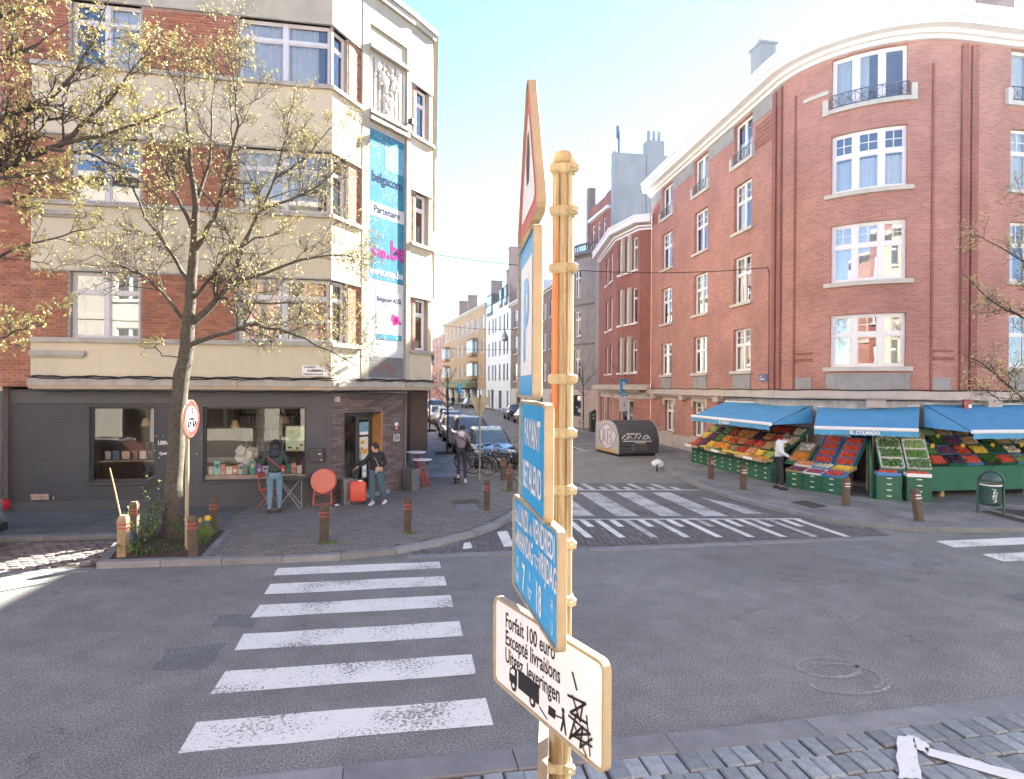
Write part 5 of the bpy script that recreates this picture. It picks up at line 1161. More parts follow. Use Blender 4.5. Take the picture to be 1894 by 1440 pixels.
# blue pay plate
t, w_, h, P_ = sign('pay_plate', 'blue plate reading Payant and Betalend', (.042, 2.53), (.116, 2.0), 2.615, 3.0)
mb = MB(); plate(mb, P_, -.006, 0); mb.build('face', MT['sign_blue'], t)
mb = MB(); txt(mb, 'PAYANT', 0, .03, .14, .62, .003, y, align='CENTER'); mb.build('lettering', MT['sign_white'], t); mb = MB(); txt(mb, 'BETALEND', 0, -.13, .14, .56, .003, y, align='CENTER'); mb.build('lettering', MT['sign_white'], t)
# parking plate
t, w_, h, P_ = sign('parking_sign', 'blue and white parking plate seen almost edge on', (.034, 2.5), (.078, 2.02), 3.01, 3.575)
mb = MB(); plate(mb, P_, -.006, 0); mb.build('face', MT['sign_blue'], t)
mb = MB(); flat(mb, [(-.17, .2), (.17, .2), (.17, -.2), (-.17, -.2)], -.0075); mb.build('white_field', MT['sign_white'], t)
mb = MB(); txt(mb, 'P', 0, -.14, .4, .8, .01, -.009, align='CENTER'); mb.build('letter', MT['sign_blue'], t)
# warning triangle
def tri(w_, h):
    r = .045; out = []
    for (x, z, a0) in ((w_ / 2 - r * 1.6, -h / 2 + r, -90), (0, h / 2 - r * 2, 30), (-w_ / 2 + r * 1.6, -h / 2 + r, 150)):
        for k in range(6): a = R(a0 + 120 * k / 5); out.append((x + r * math.cos(a), z + r * math.sin(a)))
    return out
t, w_, h, P_ = sign('warning_triangle', 'red bordered warning triangle on top of the near post', (.03, 2.6), (.09, 1.96), 3.6, 4.19, tri)
mb = MB(); plate(mb, P_, -.006, 0); mb.build('red_border', MT['sign_red'], t)
cx_, cz_ = 0, sum(p[1] for p in P_) / len(P_)
mb = MB(); mb.face([(x * .68, -.0075, cz_ + (z - cz_) * .68) for x, z in reversed(P_)][::-1]); mb.build('white_field', MT['sign_white'], t)
mb = MB(); flat(mb, [(-.03, -.12), (.03, -.12), (.05, -.02), (.02, .06), (-.02, .06), (-.05, -.02)], -.009); mb.build('symbol', MT['sign_black'], t)
# lower plate turned edge on
a = cp(.12, 2.2, 0); t = thing('edge_on_plate', 'narrow beige plate turned edge on below the lorry sign', 'sign', (a.x, a.y, 1.55)); t.rotation_euler = (0, 0, R(76))
mb = MB(); plate(mb, rrect(.42, .5, .03), -.012, .022); mb.build('panel', MT['rim_paint'], t)

# ------------------------------------------------------------------ wooden bollards
def bollard_proto():
    t = thing('bollard', '', 'bollard'); s = .072
    mb = MB(); mb.loft([[(-s, -s, -.05), (s, -s, -.05), (s, s, -.05), (-s, s, -.05)], [(-s, -s, .66), (s, -s, .66), (s, s, .66), (-s, s, .66)], [(-s * .72, -s * .72, .715), (s * .72, -s * .72, .715), (s * .72, s * .72, .715), (-s * .72, s * .72, .715)]], 0, False, True)
    mb.build('post', MT['wood_post'], t, bevel=.008)
    for z in (.5, .57):
        for k in range(4):
            mb = MB(); mb.cbox((0, -s - .003, z), 2 * s - .012, .006, .028); mb.xf(Matrix.Rotation(R(90 * k), 4, 'Z')); mb.build('reflector_strip', MT['reflect_white' if k == 3 else 'reflect_red'], t)
    return freeze(t)
bp = bollard_proto(); first = [True]
BOL = [(-4.62, 11.95, 2, .02, 'pale weathered wooden bollard with a cane at the planting bed corner'), (-3.46, 11.83, 0, -.01, 'wooden bollard in front of the round sign by the tree'), (-3.6, 13.6, 0, .02, 'dark wooden bollard behind the yellow flowers'), (-4.95, 13.3, 0, 0, 'wooden bollard behind the shrub of the planting bed'),
       (-1.34, 12.46, 0, 0, 'brown wooden bollard on the corner paving before the woman'), (.22, 13.03, 0, .015, 'wooden bollard on the corner paving before the suitcase'), (2.13, 15.16, 0, 0, 'wooden bollard beside the metal inspection cover'), (3.2, 18.02, 0, 0, 'wooden bollard by the kerb in front of the cargo bicycle'), (3.33, 19.93, 0, 0, 'wooden bollard beside the bicycle rack'),
       (10.11, 19.37, 0, 0, 'wooden bollard by the far end of the green crates'), (9.98, 17.16, 0, 0, 'wooden bollard opposite the fruit trays near the kerb'), (11.2, 14.4, 0, 0, 'wooden bollard in front of the shop doorway'), (11.57, 12.49, 0, .16, 'leaning wooden bollard near the litter bin')]
for X, Y, m_, tilt, lab in BOL[1:] + BOL[:1]:
    o = bp if first[0] else copy_tree(bp); first[0] = False
    o.location = (X, Y, .1); o.rotation_euler = (random.uniform(-.02, .02), tilt, random.uniform(-.25, .25) + (R(90) if X > 5 else 0)); o['label'] = lab; o['group'] = 'wooden bollards round the crossing'
    if m_ == 2:
        for ch in [c for c in bpy.data.objects if c.parent == o and c.name.startswith('post')]: ch.data = ch.data.copy(); ch.data.materials[0] = MT['wood_post_pale']
mb = MB(); mb.tube([(-4.66, 11.98, .75), (-4.78, 12.0, 1.3), (-4.86, 12.02, 1.62)], [.012, .011, .008], 6); o = mb.build('bamboo_cane', mat('cane', (.5, .36, .17), .7, .2, 20)); tag(o, 'thin cane sticking up beside the pale bollard', 'cane')

# ------------------------------------------------------------------ other signs
t = thing('round_sign', 'round red ringed no entry sign with a quad bike symbol on a beige post', 'sign', (-3.66, 12.15, .1))
mb = MB(); mb.lathe([(.034, 0), (.034, 2.6)], 16); mb.build('post', MT['post_paint'], t)
ax = (_r * .995 + Vector((_s, _c, 0)) * .06).normalized(); rz = math.atan2(ax.x, -ax.y)
hd = bpy.data.objects.new('disc', None)
mb = MB(); mb.lathe([(.31, .022), (.335, .015), (.335, -.012), (.325, -.016)], 40, (0, -.05, 2.36), 0, 'Y'); mb.xf(Matrix.Rotation(rz, 4, 'Z')); dsc = mb.build('disc', MT['rim_paint'], t)
mb = MB(); mb.lathe([(.322, -.003), (.322, .003)], 40, (0, -.068, 2.36), 0, 'Y'); mb.xf(Matrix.Rotation(rz, 4, 'Z')); mb.build('red_ring', MT['sign_red'], dsc)
mb = MB(); mb.lathe([(.22, -.002), (.22, .002)], 40, (0, -.073, 2.36), 0, 'Y'); mb.xf(Matrix.Rotation(rz, 4, 'Z')); mb.build('white_field', MT['sign_white'], dsc)
mb = MB(); Yq = -.077
for x in (-.1, .1):
    mb.torus((x, Yq, 2.27), .05, .02, 14, 4)
stroke(mb, [(-.12, 2.35), (.0, 2.36), (.13, 2.34)], .05, Yq); stroke(mb, [(.0, 2.36), (.03, 2.5), (.1, 2.42)], .04, Yq); stroke(mb, [(.02, 2.53), (.04, 2.55)], .06, Yq); stroke(mb, [(-.13, 2.45), (.17, 2.2)], .02, Yq - .001)
mb.xf(Matrix.Rotation(rz, 4, 'Z')); mb.build('quad_bike_symbol', MT['sign_black'], dsc)
t = thing('yield_sign', 'back of a yellowed yield sign on a thin post at the paved corner', 'sign', (2.6, 20.2, .1))
mb = MB(); mb.lathe([(.032, 0), (.032, 2.62)], 12); mb.build('post', MT['post_paint'], t)
mb = MB(); plate(mb, [(x, -z) for x, z in tri(.72, .64)][::-1], -.015, .015); mb.xf(Matrix.Translation((0, .05, 2.3))); mb.build('plate', MT['rim_paint'], t)
mb = MB()
for z in (2.2, 2.48): mb.cbox((0, .02, z), .55 if z > 2.3 else .3, .03, .035)
mb.build('stiffener', MT['clamp_paint'], t)
def pole_sign(loc, rz, H_, label, plates):
    t = thing('parking_zone_sign', label, 'sign', loc, rz); mb = MB(); mb.lathe([(.034, 0), (.034, H_)], 12); mb.build('post', MT['galv'], t)
    for (z, w2, h2, m, text, tm, ts) in plates:
        mb = MB(); plate(mb, rrect(w2, h2, .04), -.012, .012); mb.xf(Matrix.Translation((0, -.05, z))); pl = mb.build('plate', MT[m], t)
        if text: mb = MB(); txt(mb, text, 0, z - ts * .35, ts, .8, .008, -.066, align='CENTER'); mb.build('print', MT[tm], pl)
    return t
pole_sign((12.75, 34.9, .1), R(20), 3.5, 'blue parking sign with a map plate behind the bicycle hangar', [(3.1, .5, .7, 'sign_blue', 'P', 'sign_white', .62), (2.6, .5, .24, 'sign_blue', 'ZONE', 'sign_white', .15), (2.0, .55, .8, 'sign_white', '12', 'awning_green', .3)])
pole_sign((9.4, 97, .1), R(0), 3.4, 'far blue parking sign in front of the tan block', [(2.9, .6, .8, 'sign_blue', 'P', 'sign_white', .6), (2.2, .6, .5, 'sign_blue', '', '', 0)])
t = thing('parking_meter', 'dark green parking ticket machine with slanted top by the kerb', 'parking meter', (12.85, 41.0, .1), R(15)); mb = MB(); mb.hexa([(-.2, -.14, 0), (.2, -.14, 0), (.2, .14, 0), (-.2, .14, 0), (-.2, -.14, 1.3), (.2, -.14, 1.5), (.2, .14, 1.5), (-.2, .14, 1.3)]); mb.build('cabinet', mat('meter_green', (.04, .06, .055), .5), t, bevel=.01)
mb = MB(); mb.cbox((0, -.144, 1.15), .2, .01, .16); mb.build('screen', mat('screen_green', (.15, .45, .1), .4), t); mb = MB(); mb.cbox((0, -.144, .92), .12, .012, .1); mb.build('coin_slot', MT['white'], t)
t = thing('bike_stand', 'tubular bicycle stand with red bands beside the ticket machine', 'bike stand', (12.35, 41.9, .1)); mb = MB(); mb.tube([(0, -.35, 0), (0, -.35, .75), (0, -.25, .85), (0, .25, .85), (0, .35, .75), (0, .35, 0)], .03, 8); mb.build('hoop', MT['galv'], t); 
for y in (-.35, .35): mb = MB(); mb.tube([(0, y, .5), (0, y, .62)], .034, 8); mb.build('red_band', MT['reflect_red'], t)
# litter bin
mat('bin_green', (.03, .075, .065), .4, .15, 6, .1, 30)
t = thing('litter_bin', 'dark green litter bin with domed hood and white graffiti tag', 'litter bin', (13.95, 12.95, .1), R(-38))
for x in (-.25, .25):
    mb = MB(); mb.tube([(x, 0, 0), (x, 0, .78)], .028, 8); mb.build('leg', MT['bin_green'], t)
mb = MB(); mb.torus((0, 0, .78), .25, .028, 16, 8, 0, 'Y', 0, math.pi); mb.build('hoop', MT['bin_green'], t)
mb = MB(); mb.lathe([(.14, .2), (.2, .23), (.215, .3), (.215, .66), (.225, .68), (.225, .7), (.2, .7)], 20, cap=True); mb.build('bucket', MT['bin_green'], t, True)
mb = MB(); mb.ball((0, 0, .78), .225, 18, 0, (1, 1, 1), 10); mb.v = [(x, y, max(z, .77)) for x, y, z in mb.v]; mb.build('hood', MT['bin_green'], t, True)
mb = MB(); mb.lathe([(.226, .685), (.227, .715)], 20, cap=False); mb.build('rim_band', MT['white'], t)
mb = MB()
for pts in ([(.0, .62), (.09, .6), (.03, .55), (.1, .52)], [(.02, .52), (.1, .45), (.0, .46), (.09, .4)], [(.06, .58), (.02, .38), (.11, .34), (.03, .3)], [(.11, .55), (.07, .3)]):
    for a, b in zip(pts[:-1], pts[1:]):
        for (x0, z0), (x1, z1) in (((a[0], a[1]), (b[0], b[1])),):
            f = lambda x, z: (.219 * math.sin(x / .215 - .05), -.219 * math.cos(x / .215 - .05), z); mb.tube([f(x0, z0), f((x0 + x1) / 2, (z0 + z1) / 2), f(x1, z1)], .006, 4)
mb.build('graffiti_tag', MT['white'], t)
# bicycle hangar
def hangar():
    t = thing('bicycle_hangar', 'rounded dark grey bicycle hangar with corrugated shutter and white graffiti', 'bicycle hangar', (10.68, 27.1, 0), R(6))
    W2, D, H_ = 1.02, 2.5, 1.55; prof = [(0, .12)]
    for k in range(15): a = R(180 - 90 * k / 14); prof.append((.95 + .95 * math.cos(a), .6 + .95 * math.sin(a)))
    prof += [(1.5, 1.55), (D, 1.38), (D, .12)]
    def seg(prof, st=.07):
        out = [Vector(prof[0])]
        for b in prof[1:]:
            b = Vector(b); a = out[-1]
            while (b - a).length > st: a = a + (b - a).normalized() * st; out.append(a)
        return out
    ln = seg(prof[:16]); k = 0; mb = MB(); rings = []
    for i, p in enumerate(ln):
        d = (ln[min(i + 1, len(ln) - 1)] - ln[max(0, i - 1)]).normalized(); n_ = Vector((-d.y, d.x)); o = .022 if i % 2 else 0; q = p + n_ * o; rings.append([(-W2 + .04, q.x, q.y), (W2 - .04, q.x, q.y)])
    mb.loft(rings, 0, closed=False); mb.build('shutter', mat('hangar_grey', (.085, .09, .095), .45, .1, 4, 0, metal=.2), t)
    mb = MB(); pr = prof[15:] ; mb.loft([[(-W2 + .04, y, z), (W2 - .04, y, z)] for y, z in pr], 0, closed=False); mb.build('rear_shell', MT['hangar_grey'], t)
    for s in (-1, 1):
        mb = MB(); P_ = [(y, z) for y, z in prof]; mb.loft([[(s * (W2 - .04), y, z) for y, z in P_], [(s * W2, y, z) for y, z in P_]], 0, True, True); mb.build('end_panel', mat('hangar_end', (.42, .42, .44), .5, .1, 3), t)
    mb = MB(); mb.box(-W2 + .02, W2 - .02, .06, D - .05, 0, .12); mb.build('base', MT['black'], t)
    mb = MB(); mb.box(-W2 - .004, -W2 - .001, .1, D - .1, .15, .24); mb.build('orange_stripe', mat('stripe_orange', (.6, .33, .08), .5), t)
    # bubble letters on the end panel
    gp = mat('graffiti_lilac', (.62, .6, .66), .5, .1, 6); gd = mat('graffiti_violet', (.2, .12, .3), .5)
    outl = []
    for k in range(40):
        a = 2 * math.pi * k / 40; outl.append((1.2 + (.95 + .07 * math.sin(5 * a)) * math.cos(a), .82 + (.52 + .06 * math.cos(4 * a)) * math.sin(a)))
    def ink(poly, x, m, name):
        mb = MB(); mb.face([(x, y, z) for y, z in poly]); mb.build(name, m, t)
    ink(shrink(outl, 1.02), -W2 - .003, gd, 'graffiti_outline'); ink(shrink(outl, .95), -W2 - .006, gp, 'graffiti_fill')
    mb = MB()
    def st2(pts, r): mb.tube([(-W2 - .009, y, z) for y, z in pts], r, 5)
    st2([(2.0, 1.1), (1.95, .6), (1.75, .5), (1.6, .62), (1.6, 1.15)], .022); st2([(1.42, 1.15), (1.4, .55)], .022); st2([(1.1, 1.15), (1.12, .5), (.8, .48), (.62, .62), (.75, .8), (.98, .84), (.7, .92), (.72, 1.1), (.95, 1.18), (1.1, 1.12)], .022); st2([(.85, .63), (.92, .66)], .02); mb.build('graffiti_letters', gd, t)
    mb = MB()
    def fp(x, z): return (x, (-.03 if z < .62 else -.03 + .95 - math.sqrt(max(0, .95 ** 2 - (z - .6) ** 2))), z)
    for pts in ([(-.85, .78), (-.7, .95), (-.55, .8), (-.75, .74)], [(-.5, .95), (-.55, .75), (-.4, .9), (-.35, .76)], [(-.25, .76), (-.1, .95), (-.05, .76), (.1, .92)], [(.15, .76), (.3, .92), (.45, .8), (.25, .75)], [(.4, .95), (.55, .75)], [(-.8, .68), (.6, .66)], [(-.6, 1.0), (.1, .98)], [(-.2, .6), (.3, .6)]):
        mb.tube([fp(x, z) for x, z in pts], .022, 4)
    mb.build('graffiti_tag', MT['white'], t)
    mb = MB()
    for z in (.3, .38, .46, .54):
        for x in (-.3, .1, .3): mb.cbox((x, -.026, z), random.uniform(.1, .2), .006, .03)
    mb.build('faded_print', mat('faded_orange', (.3, .2, .12), .6), t)
hangar()
# white plastic bag on the kerb
t = thing('plastic_bag', 'crumpled white plastic bag lying on the kerb beyond the crossing', 'bag', (9.55, 22.4, .1)); mb = MB(); mb.ball((0, 0, .15), .2, 10, 0, (1.2, .9, .75), 7); mb.v = [(x + random.uniform(-.03, .03), y + random.uniform(-.03, .03), max(0, z + random.uniform(-.03, .03))) for x, y, z in mb.v]; mb.build('bag', MT['white'], t, weld=True)
t = thing('broken_reflector_post', 'short black stub standing at the kerb by the plastic bag', 'post', (9.35, 22.0, 0)); mb = MB(); mb.tube([(0, 0, 0), (.02, 0, .26)], .03, 8); mb.build('stub', MT['black'], t)
# overhead wires and lamp
def wire(a, b, sag, r, name, label):
    pts = []
    for k in range(25): u = k / 24; p = Vector(a).lerp(Vector(b), u); p.z -= sag * 4 * u * (1 - u); pts.append(p)
    mb = MB(); mb.tube(pts, r, 5); o = mb.build(name, MT['cable']); tag(o, label, 'wire')
pB = RP.pos(aw - .75, .1); wire((1.1, 19.65, 7.1), (pB.x, pB.y, 7.4), .35, .013, 'overhead_wire', 'black wire spanning from the bookshop corner to the red building')
mb = MB(); mb.tube([(pB.x, pB.y, 7.4), (RP.pos(aw - .6, .12).x, RP.pos(aw - .6, .12).y, 7.2), (RP.pos(aw - .6, .1).x, RP.pos(aw - .6, .1).y, 3.0)], .02, 5); o = mb.build('facade_cable', MT['cable']); tag(o, 'black cable running down the red building beside the pilasters', 'cable')
wire((.7, 60, 9.3), (14.4, 62, 9.0), .5, .02, 'overhead_wire', 'wire across the side street carrying the hanging lamp')
wire((.5, 75, 8.2), (13.9, 78, 7.8), .4, .02, 'overhead_wire', 'distant wire across the side street before the white block')
t = thing('hanging_lamp', 'bell shaped street lamp hanging over the side street', 'lamp', (10.3, 61.4, 7.6)); mb = MB(); mb.lathe([(.08, 1.0), (.12, .75), (.32, .45), (.36, .1), (.3, 0), (.1, -.05)], 14); mb.build('shade', MT['galv'], t, True); mb = MB(); mb.tube([(0, 0, 1.0), (0, 0, 1.25)], .04, 6); mb.build('hanger', MT['dark_steel'], t)
# cable on the red belt course, alarm box, blue street plate
mb = MB(); mb.tube([(RP.pos(s, .33).x, RP.pos(s, .33).y, 3.03 + .015 * math.sin(s * 3)) for s in [k * .35 for k in range(66)]], .018, 5); o = mb.build('facade_cable', MT['cable']); tag(o, 'black cable lying along the stone belt of the red building', 'cable')
p = RP.pos(ae + .1, .35); t = thing('alarm_box', 'red alarm box with a white plate above the right awning', 'alarm box', (p.x, p.y, 2.62)); mb = MB(); mb.cbox((0, 0, 0), .26, .12, .3, bev=.02); mb.build('case', MT['reflect_red'], t); mb = MB(); mb.cbox((.05, -.064, -.05), .1, .01, .1); mb.build('plate', MT['white'], t)
p = RP.pos(aw - 1.15, .02); nn = RP.n[0]; t = thing('street_sign', 'dark blue street name plate on the red brick wall', 'sign', (p.x, p.y, 3.3), math.atan2(nn.x, -nn.y)); mb = MB(); mb.cbox((0, 0, .14), .55, .02, .28); mb.build('plate', mat('navy', (.06, .08, .2), .4), t); mb = MB(); txt(mb, 'RUE', -.2, .18, .07, .8, .002, -.012); txt(mb, 'BERKENDAEL', -.22, .08, .07, .8, .002, -.012); mb.build('letters', MT['white'], t)

# ------------------------------------------------------------------ banner on the chamfered corner
Bs0, Bs1 = Ue[2] + .32, Ue[3] - .22
t = thing('advertising_banner', 'tall peeling blue and white telecom banner on the corner of the bookshop building', 'banner'); pB0 = U.pos((Bs0 + Bs1) / 2, -.06); nn = U.n[2]
t.location = (pB0.x, pB0.y, 3.3); t.rotation_euler = (0, 0, math.atan2(nn.x, -nn.y)); bw = Bs1 - Bs0; hw = bw / 2
def peel(name, c1, c2, thr=.62):
    m, N, L, B = nodes(name); tc = N.new('ShaderNodeTexCoord').outputs['Object']
    g = N.new('ShaderNodeSeparateXYZ'); L.new(tc, g.inputs[0])
    cc = mixc(N, L, ramp(N, L, nz(N, L, .8, 4, .6, tc), [(.3, 0.0), (.7, 1.0)]), c1, c2)
    vo = N.new('ShaderNodeTexVoronoi'); vo.feature = 'DISTANCE_TO_EDGE'; vo.inputs['Scale'].default_value = 2.6
    ad = N.new('ShaderNodeVectorMath'); ad.operation = 'ADD'; n2 = N.new('ShaderNodeTexNoise'); n2.inputs['Scale'].default_value = 3; n2.inputs['Detail'].default_value = 5; L.new(tc, n2.inputs['Vector']); L.new(tc, ad.inputs[0]); L.new(n2.outputs['Color'], ad.inputs[1]); L.new(ad.outputs[0], vo.inputs['Vector'])
    cr = mth(N, L, 'MULTIPLY', ramp(N, L, vo.outputs['Distance'], [(0.0, 1.0), (.018, 0.0)]), ramp(N, L, nz(N, L, 1.7, 3, .6, tc), [(.42, 0.0), (.55, 1.0)]))
    cc = mixc(N, L, cr, cc, (.5, .5, .48)); L.new(cc, B.inputs['Base Color']); B.inputs['Roughness'].default_value = .8; B.inputs['Specular IOR Level'].default_value = .1; MT[name] = m; return m
mat('print_navy', (.03, .04, .1), .9, .1, 5, spec=.05); mat('paper_white', (.55, .55, .55), .8, .05); peel('banner_blue', (.03, .15, .23), (.06, .24, .33)); peel('banner_pale', (.1, .28, .36), (.2, .38, .44)); peel('banner_white', (.42, .43, .44), (.52, .52, .52)); mat('magenta', (.4, .03, .2), .9, .25, 12, spec=.05)
def bpan(z0, z1, m, name='panel_sheet', x0=-hw, x1=hw, y=-.02):
    mb = MB(); mb.box(x0, x1, y, y + .018, z0, z1); return mb.build(name, MT[m], t)
bpan(0, .56, 'concrete_dark', 'bare_panel'); bpan(.565, 2.65, 'banner_white'); bpan(2.655, 4.38, 'banner_blue'); bpan(4.385, 4.75, 'banner_white'); bpan(4.755, 6.68, 'banner_blue'); bpan(5.75, 6.5, 'banner_pale', 'faded_patch', -.1, hw - .02, -.0225)
mb = MB()
for x in (-hw - .02, hw + .02): mb.box(x - .02, x + .02, -.03, 0, -.02, 6.72)
mb.box(-hw - .04, hw + .04, -.03, 0, 6.69, 6.74); mb.box(-hw - .04, hw + .04, -.03, 0, -.05, -.01); mb.build('frame', MT['galv'], t)
def btxt(body, x, z, size, cond, m, bold=.004, align='CENTER', y=-.0245): mb = MB(); txt(mb, body, x, z, size, cond, bold, y, align=align); mb.build('lettering', MT[m], t)
btxt('belgacom', .0, 5.32, .38, .85, 'print_navy', .006); btxt('Partenaire', 0, 4.49, .28, .9, 'print_navy', .004); btxt('wup', -.32, 3.3, .42, .8, 'magenta', .012); btxt('.be', .38, 3.32, .75, .85, 'magenta', .02); btxt('www.wup.be', 0, 2.8, .3, .84, 'paper_white', .008)
btxt('Belgacom ADSL', .12, 2.1, .18, .85, 'print_navy', .006, y=-.031); bpan(1.05, 2.38, 'paper_white', 'printed_box', -.38, .62, -.026); bpan(1.05, 1.2, 'banner_blue', 'printed_box_base', -.38, .62, -.029); bpan(1.05, 2.38, 'stone_grey', 'printed_box_side', -.45, -.385, -.025)
btxt('Tout illimité', .0, 1.95, .1, .9, 'concrete_dark', .001, y=-.031)
mb = MB(); random.seed(4)
for k in range(16):
    a = 2 * math.pi * k / 16; r_ = random.uniform(.1, .24); stroke(mb, [(.38, 1.62), (.38 + r_ * math.cos(a), 1.62 + r_ * math.sin(a))], .05, -.032)
mb.build('printed_flower', MT['magenta'], t)
mb = MB(); stroke(mb, [(-.3, .15), (-.2, .42), (-.1, .15), (-.25, .28), (.0, .3), (.1, .42), (.12, .15), (.02, .3), (.25, .2), (.3, .4), (.2, .12)], .02, -.024); mb.build('spray_scribble', MT['reflect_red'], t)
# ------------------------------------------------------------------ cars
mat('car_glass', (.05, .07, .08), .05, .1, 2, spec=1.0, coat=1); mat('tyre', (.018, .018, .019), .85, .2, 20, .2, 60); mat('alloy', (.4, .4, .41), .35, .1, 6, metal=.9); mat('lamp_clear', (.62, .64, .66), .12, .1, 10, spec=.8); mat('lamp_red', (.35, .012, .012), .2, .1, 10, spec=.7); mat('trim_black', (.02, .02, .022), .55, .1, 6)
def paint(name, c, metal=.3): return mat(name, c, .28, .05, 2, coat=.9, metal=metal)
BODY = {   # L, W, H, hood line, stations (f, ztop, width), greenhouse f: ws base, roof front, roof rear, rear base
    'hatch': (4.1, 1.76, 1.47, [(0, .56, .8), (.015, .66, .88), (.05, .76, .95), (.14, .86, .985), (.27, .95, 1), (.5, .97, 1), (.78, 1.0, 1), (.93, 1.02, .97), (.985, .98, .93), (1, .82, .88)], (.25, .43, .83, .965), .93),
    'small': (3.6, 1.65, 1.48, [(0, .58, .78), (.02, .7, .88), (.06, .8, .95), (.16, .9, .985), (.24, .97, 1), (.5, .99, 1), (.8, 1.0, 1), (.94, 1.0, .97), (.985, .95, .93), (1, .8, .88)], (.22, .42, .84, .97), .95),
    'suv': (4.5, 1.86, 1.68, [(0, .62, .82), (.015, .82, .9), (.05, .94, .96), (.14, 1.03, .99), (.27, 1.1, 1), (.5, 1.12, 1), (.8, 1.14, 1), (.94, 1.15, .97), (.985, 1.1, .93), (1, .9, .88)], (.26, .42, .86, .965), 1.08),
    'sedan': (4.6, 1.8, 1.45, [(0, .55, .8), (.015, .66, .88), (.05, .76, .95), (.14, .86, .985), (.27, .94, 1), (.5, .95, 1), (.78, .98, 1), (.92, 1.0, .97), (.985, .95, .93), (1, .78, .88)], (.26, .42, .72, .87), .92),
    'van': (4.6, 1.85, 1.86, [(0, .62, .82), (.015, .85, .9), (.05, .98, .96), (.12, 1.08, .99), (.2, 1.15, 1), (.5, 1.17, 1), (.8, 1.17, 1), (.95, 1.17, .98), (.99, 1.15, .95), (1, .95, .9)], (.19, .34, .93, .985), 1.13)}
def car(kind, colr, label, loc, rz, group, rack=False, rim='alloy'):
    L, W_, H_, ST, (f0, f1, f2, f3), zb = BODY[kind]; w2 = W_ / 2
    t = thing('parked_car', label, 'car', loc, rz, group)
    Yf = lambda f: -L / 2 + f * L
    rings = []
    for f, zt, k in ST:
        y = Yf(f); zl = .22 if .04 < f < .96 else .3; w_ = w2 * k
        half = [(w_ * .86, zl), (w_ * .97, zl + .1), (w_, .5 if zt > .62 else zt * .8), (w_ * .985, zt * .82), (w_ * .93, zt * .96), (w_ * .6, zt + .012)]
        rings.append([(x, y, z) for x, z in half] + [(-x, y, z) for x, z in reversed(half)])
    mb = MB(); mb.loft(rings, 0, True, True); bo = mb.build('body', colr, t, True)
    md = bo.modifiers.new('Subdivision', 'SUBSURF'); md.levels = 1; md.render_levels = 2
    mb = MB(); gb, gt = w2 * .9, w2 * .68
    g = [(f0, zb - .05, gb, 0), (f1, H_ - .03, gt, 1), ((f1 + f2) / 2, H_, gt * 1.02, 1), (f2, H_ - .05, gt * .97, 1), (f3, zb - .03, gb * .95, 0)]
    # cabin: lower ring at belt, upper ring at roof
    lo = [(gb * .8, Yf(f0)), (gb, Yf(f0 + .07)), (gb, Yf(.5)), (gb, Yf(f3 - .06)), (gb * .85, Yf(f3))]; up = [(gt * .86, Yf(f1)), (gt, Yf(f1 + .04)), (gt * 1.02, Yf((f1 + f2) / 2)), (gt, Yf(f2 - .04)), (gt * .86, Yf(f2))]
    def ring(h, z): return [(x, y, zz) for (x, y), zz in zip(h, z)] + [(-x, y, zz) for (x, y), zz in reversed(list(zip(h, z)))]
    zl_ = [zb - .06] * 5; zu = [H_ - .1, H_ - .08, H_ - .06, H_ - .08, H_ - .11]; zr = [H_ - .045, H_ - .015, H_, H_ - .02, H_ - .06]
    top = [(x * .86, y * .97 + .0) for x, y in up]
    mb.loft([ring(lo, zl_), ring(up, zu), ring(top, zr)], 0, False, True); mb.build('cabin', colr, t, False)
    def gpan(a, b, c, d, name, off):     # quad with margin, lifted off the cabin
        a, b, c, d = map(Vector, (a, b, c, d)); n_ = (b - a).cross(d - a).normalized(); ce = (a + b + c + d) / 4
        q = [ce + (p - ce) * .93 + n_ * off for p in (a, b, c, d)]; mb = MB(); mb.hexa([tuple(p - n_ * .012) for p in q] + [tuple(p) for p in q]) if False else mb.face([tuple(p) for p in q]); return mb.build(name, MT['car_glass'], t)
    l3 = [(x, y, zb - .03) for x, y in lo]; u3 = [(x, y, z) for (x, y), z in zip(up, zu)]; m = lambda p: (-p[0], p[1], p[2])
    gpan(m(l3[0]), l3[0], u3[0], m(u3[0]), 'windscreen', .012); gpan(l3[4], m(l3[4]), m(u3[4]), u3[4], 'rear_window', .012)
    for s in (1, -1):
        for i, j in ((1, 2), (2, 3)):
            a, b, c, d = l3[i], l3[j], u3[j], u3[i]
            q = [a, b, c, d] if s > 0 else [m(b), m(a), m(d), m(c)]
            gpan(*q, 'side_window', .01)
    for s in (1, -1):
        mb = MB(); mb.cbox((0, 0, 0), .16, .1, .12, bev=.02); mb.xf(Matrix.Translation((s * (w2 + .08), Yf(f0 + .09), zb + .06))); mb.cbox((s * (w2 - .02), Yf(f0 + .09), zb), .1, .04, .03); mb.build('wing_mirror', colr if kind != 'van' else MT['trim_black'], t)
        mb = MB(); mb.cbox((0, 0, 0), .34, .16, .15, bev=.04); mb.xf(Matrix.Translation((s * w2 * .66, Yf(.022), zb * .74)) @ Matrix.Rotation(s * R(-24), 4, 'Z') @ Matrix.Rotation(R(-14), 4, 'X')); mb.build('headlight', MT['lamp_clear'], t, True)
        mb = MB(); mb.cbox((0, 0, 0), .26, .12, .22, bev=.03); mb.xf(Matrix.Translation((s * w2 * .76, Yf(.985), zb * .84)) @ Matrix.Rotation(s * R(20), 4, 'Z')); mb.build('tail_light', MT['lamp_red'], t, True)
    mb = MB(); mb.cbox((0, Yf(.0) + .0, .5), W_ * .5, .06, .14, bev=.02); mb.build('grille', MT['trim_black'], t)
